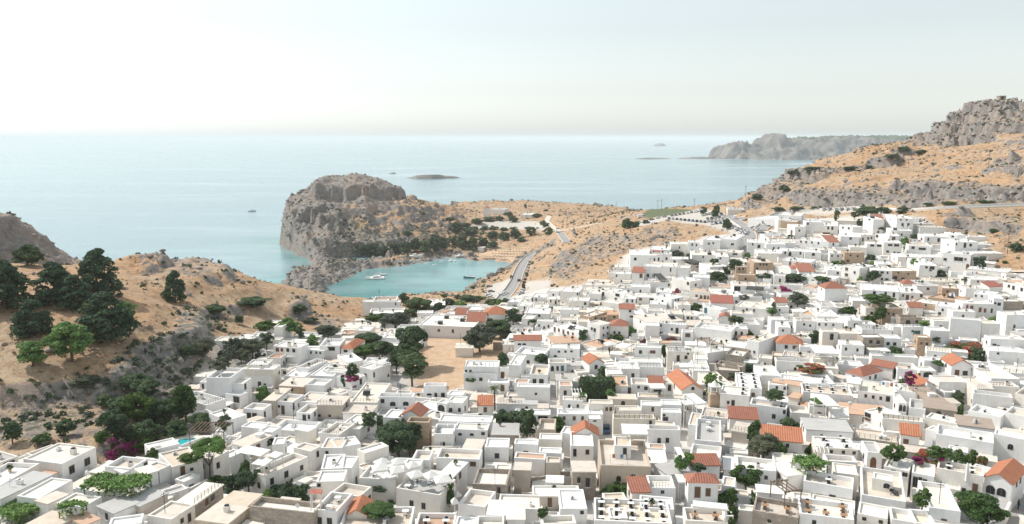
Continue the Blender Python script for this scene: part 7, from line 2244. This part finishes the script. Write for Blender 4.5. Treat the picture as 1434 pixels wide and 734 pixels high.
for l in LM:
    if not l[3]: continue
    best = min(((abs(h['px'] - l[0]) + abs(h['py'] - l[1]) * 1.5, k) for k, (o, h, m) in enumerate(HOUSE_OBJ) if k not in taken), default=None)
    if best and best[0] < 22: HOUSE_OBJ[best[1]][0]['label'] = l[3]; taken.add(best[1])
    else: print('LM miss', l[2], best)
def sector(dx, dy):
    if abs(dx) > abs(dy) * 1.2: return 'right of' if dx > 0 else 'left of'
    return 'in front of' if dy > 0 else 'behind'
def assign(lst, descf, noun):
    cells = {}
    for it in lst:
        o, px, py = it[0], it[1], it[2]; l = min(LM, key=lambda l: math.hypot(px - l[0], (py - l[1]) * 1.6)); s_ = sector(px - l[0], py - l[1]); cells.setdefault((l[2], s_), []).append((math.hypot(px - l[0], py - l[1]), it))
    for (ph, s_), v in cells.items():
        v.sort(key=lambda q: q[0])
        for k, (d, it) in enumerate(v): it[0]['label'] = f"{descf(it)}, {'nearest' if k == 0 else ORD[min(k, 19)] + ' ' + noun} {s_} {ph}"
COLN = {'w': 'white', 'c': 'cream', 's': 'grey stone', 'y': 'ochre stone'}; RN = {'W': 'flat-roofed', 'C': 'flat-roofed', 'T': 'tan flat-roofed', 'G': 'grey-roofed', 'O': 'clay-roofed', 'D': 'brown-roofed', 'M': 'red-tiled', 'A': 'orange-gabled', 'R': 'orange hip-roofed', 'B': 'orange-gabled', 'Y': 'flat-roofed'}
def hdesc(it):
    h = it[3]
    if h['code'][0] == 's': return 'grey stone house'; nw = len(h['wins']); return f"{COLN[h['code'][0]]} {RN.get(h['code'][1], 'flat-roofed')} house"
assign([(o, h['px'], h['py'], h) for k, (o, h, m) in enumerate(HOUSE_OBJ) if k not in taken], hdesc, 'house')
pm_ = [(o, p['px'], p['py'], d) for o, p, d in PLOBJ]
for o, p, d in PLOBJ:
    if d == 'palm': o['label'] = 'tall palm tree with a full crown among the white houses'
byd = {}
for it in pm_:
    if it[3] == 'palm': continue
    byd.setdefault('tree' if it[3].endswith('tree') else 'bush', []).append(it)
for nn_, v in byd.items(): assign(v, lambda it: it[3], nn_)
for o, p, d in PLOBJ:
    if d.startswith('tall dark green clipped'): o['label'] = 'tall block of dark green clipped hedge enclosing a courtyard'
bt = {}
for it in THINGS:
    if it[3] == 'POOL': it[0]['label'] = 'small turquoise swimming pool with pale paving below the rocky slope'; continue
    bt.setdefault(it[0]['category'], []).append(it)
for c_, v in bt.items(): assign(v, lambda it: it[3], c_)
for o, _, _ in HOUSE_OBJ: pass
for (h, tg) in TERR:
    l = min(LM, key=lambda l: math.hypot(h['px'] - l[0], (h['py'] - l[1]) * 1.6)); s_ = sector(h['px'] - l[0], h['py'] - l[1])
    for kk, o, c in tg: o['label'] = f"{c} rooftop café {'table' if kk == 't' else 'chair'} {s_} {l[2]}"; o['group'] = f"{c} café {'tables' if kk == 't' else 'chairs'} {s_} {l[2]}"
for o, h, m in HOUSE_OBJ: o['group'] = 'houses of the white village'
for o, p, d in PLOBJ: o['group'] = 'trees and shrubs'
# ------------------------------------------------------------------ light, sky, air
SUN_EL, SUN_AZ = 47.0, -68.0          # azimuth from the view direction, negative = left
w = bpy.data.worlds.new("World"); scene.world = w; w.use_nodes = True; nt = w.node_tree
sky = nt.nodes.new('ShaderNodeTexSky'); sky.sky_type = 'NISHITA'; sky.sun_disc = False
sky.sun_elevation = R(SUN_EL); sky.sun_rotation = R(SUN_AZ); sky.altitude = 0; sky.air_density = 1.5; sky.dust_density = 0.7; sky.ozone_density = 2.2
hs = nt.nodes.new('ShaderNodeHueSaturation'); hs.inputs['Saturation'].default_value = .22; nt.links.new(sky.outputs[0], hs.inputs['Color'])
tn = nt.nodes.new('ShaderNodeMix'); tn.data_type = 'RGBA'; tn.blend_type = 'MULTIPLY'; tn.inputs[0].default_value = 1; tn.inputs[7].default_value = (.935, 1.0, 1.02, 1); nt.links.new(hs.outputs[0], tn.inputs[6]); nt.links.new(tn.outputs[2], nt.nodes['Background'].inputs[0]); nt.nodes['Background'].inputs[1].default_value = .102
sd = bpy.data.lights.new('sun', 'SUN'); sd.energy = 2.55; sd.angle = R(.55); sd.color = (1.0, .945, .87)
so = bpy.data.objects.new('sun', sd); COL.objects.link(so)
az = R(SUN_AZ); el = R(SUN_EL); sdir = Vector((math.sin(az) * math.cos(el), math.cos(az) * math.cos(el), math.sin(el)))
so.rotation_euler = sdir.to_track_quat('Z', 'Y').to_euler(); so.location = (0, 0, 300)
# air
hb = MB(); hb.box(-95000, -95000, -20, 95000, 95000, 156)
hz = link('haze', hb.mesh('haze'), None, kind='stuff'); hm = bpy.data.materials.new('sea_haze'); hm.use_nodes = True; hn = hm.node_tree
hn.nodes.remove(hn.nodes['Principled BSDF']); pv = hn.nodes.new('ShaderNodeVolumePrincipled'); pv.inputs['Density'].default_value = .000075
pv.inputs['Color'].default_value = (.97, .99, 1.0, 1); pv.inputs['Anisotropy'].default_value = .0
hn.links.new(pv.outputs[0], hn.nodes['Material Output'].inputs['Volume']); hz.data.materials.append(hm)
vs = scene.view_settings; vs.view_transform = 'Standard'; vs.look = 'None'; vs.exposure = 0.66; vs.gamma = 1.0; vs.use_curve_mapping = False
cy = scene.cycles; cy.use_denoising = True; cy.max_bounces = 6; cy.diffuse_bounces = 3; cy.glossy_bounces = 2; cy.volume_bounces = 1; cy.transparent_max_bounces = 4; cy.caustics_reflective = False; cy.caustics_refractive = False
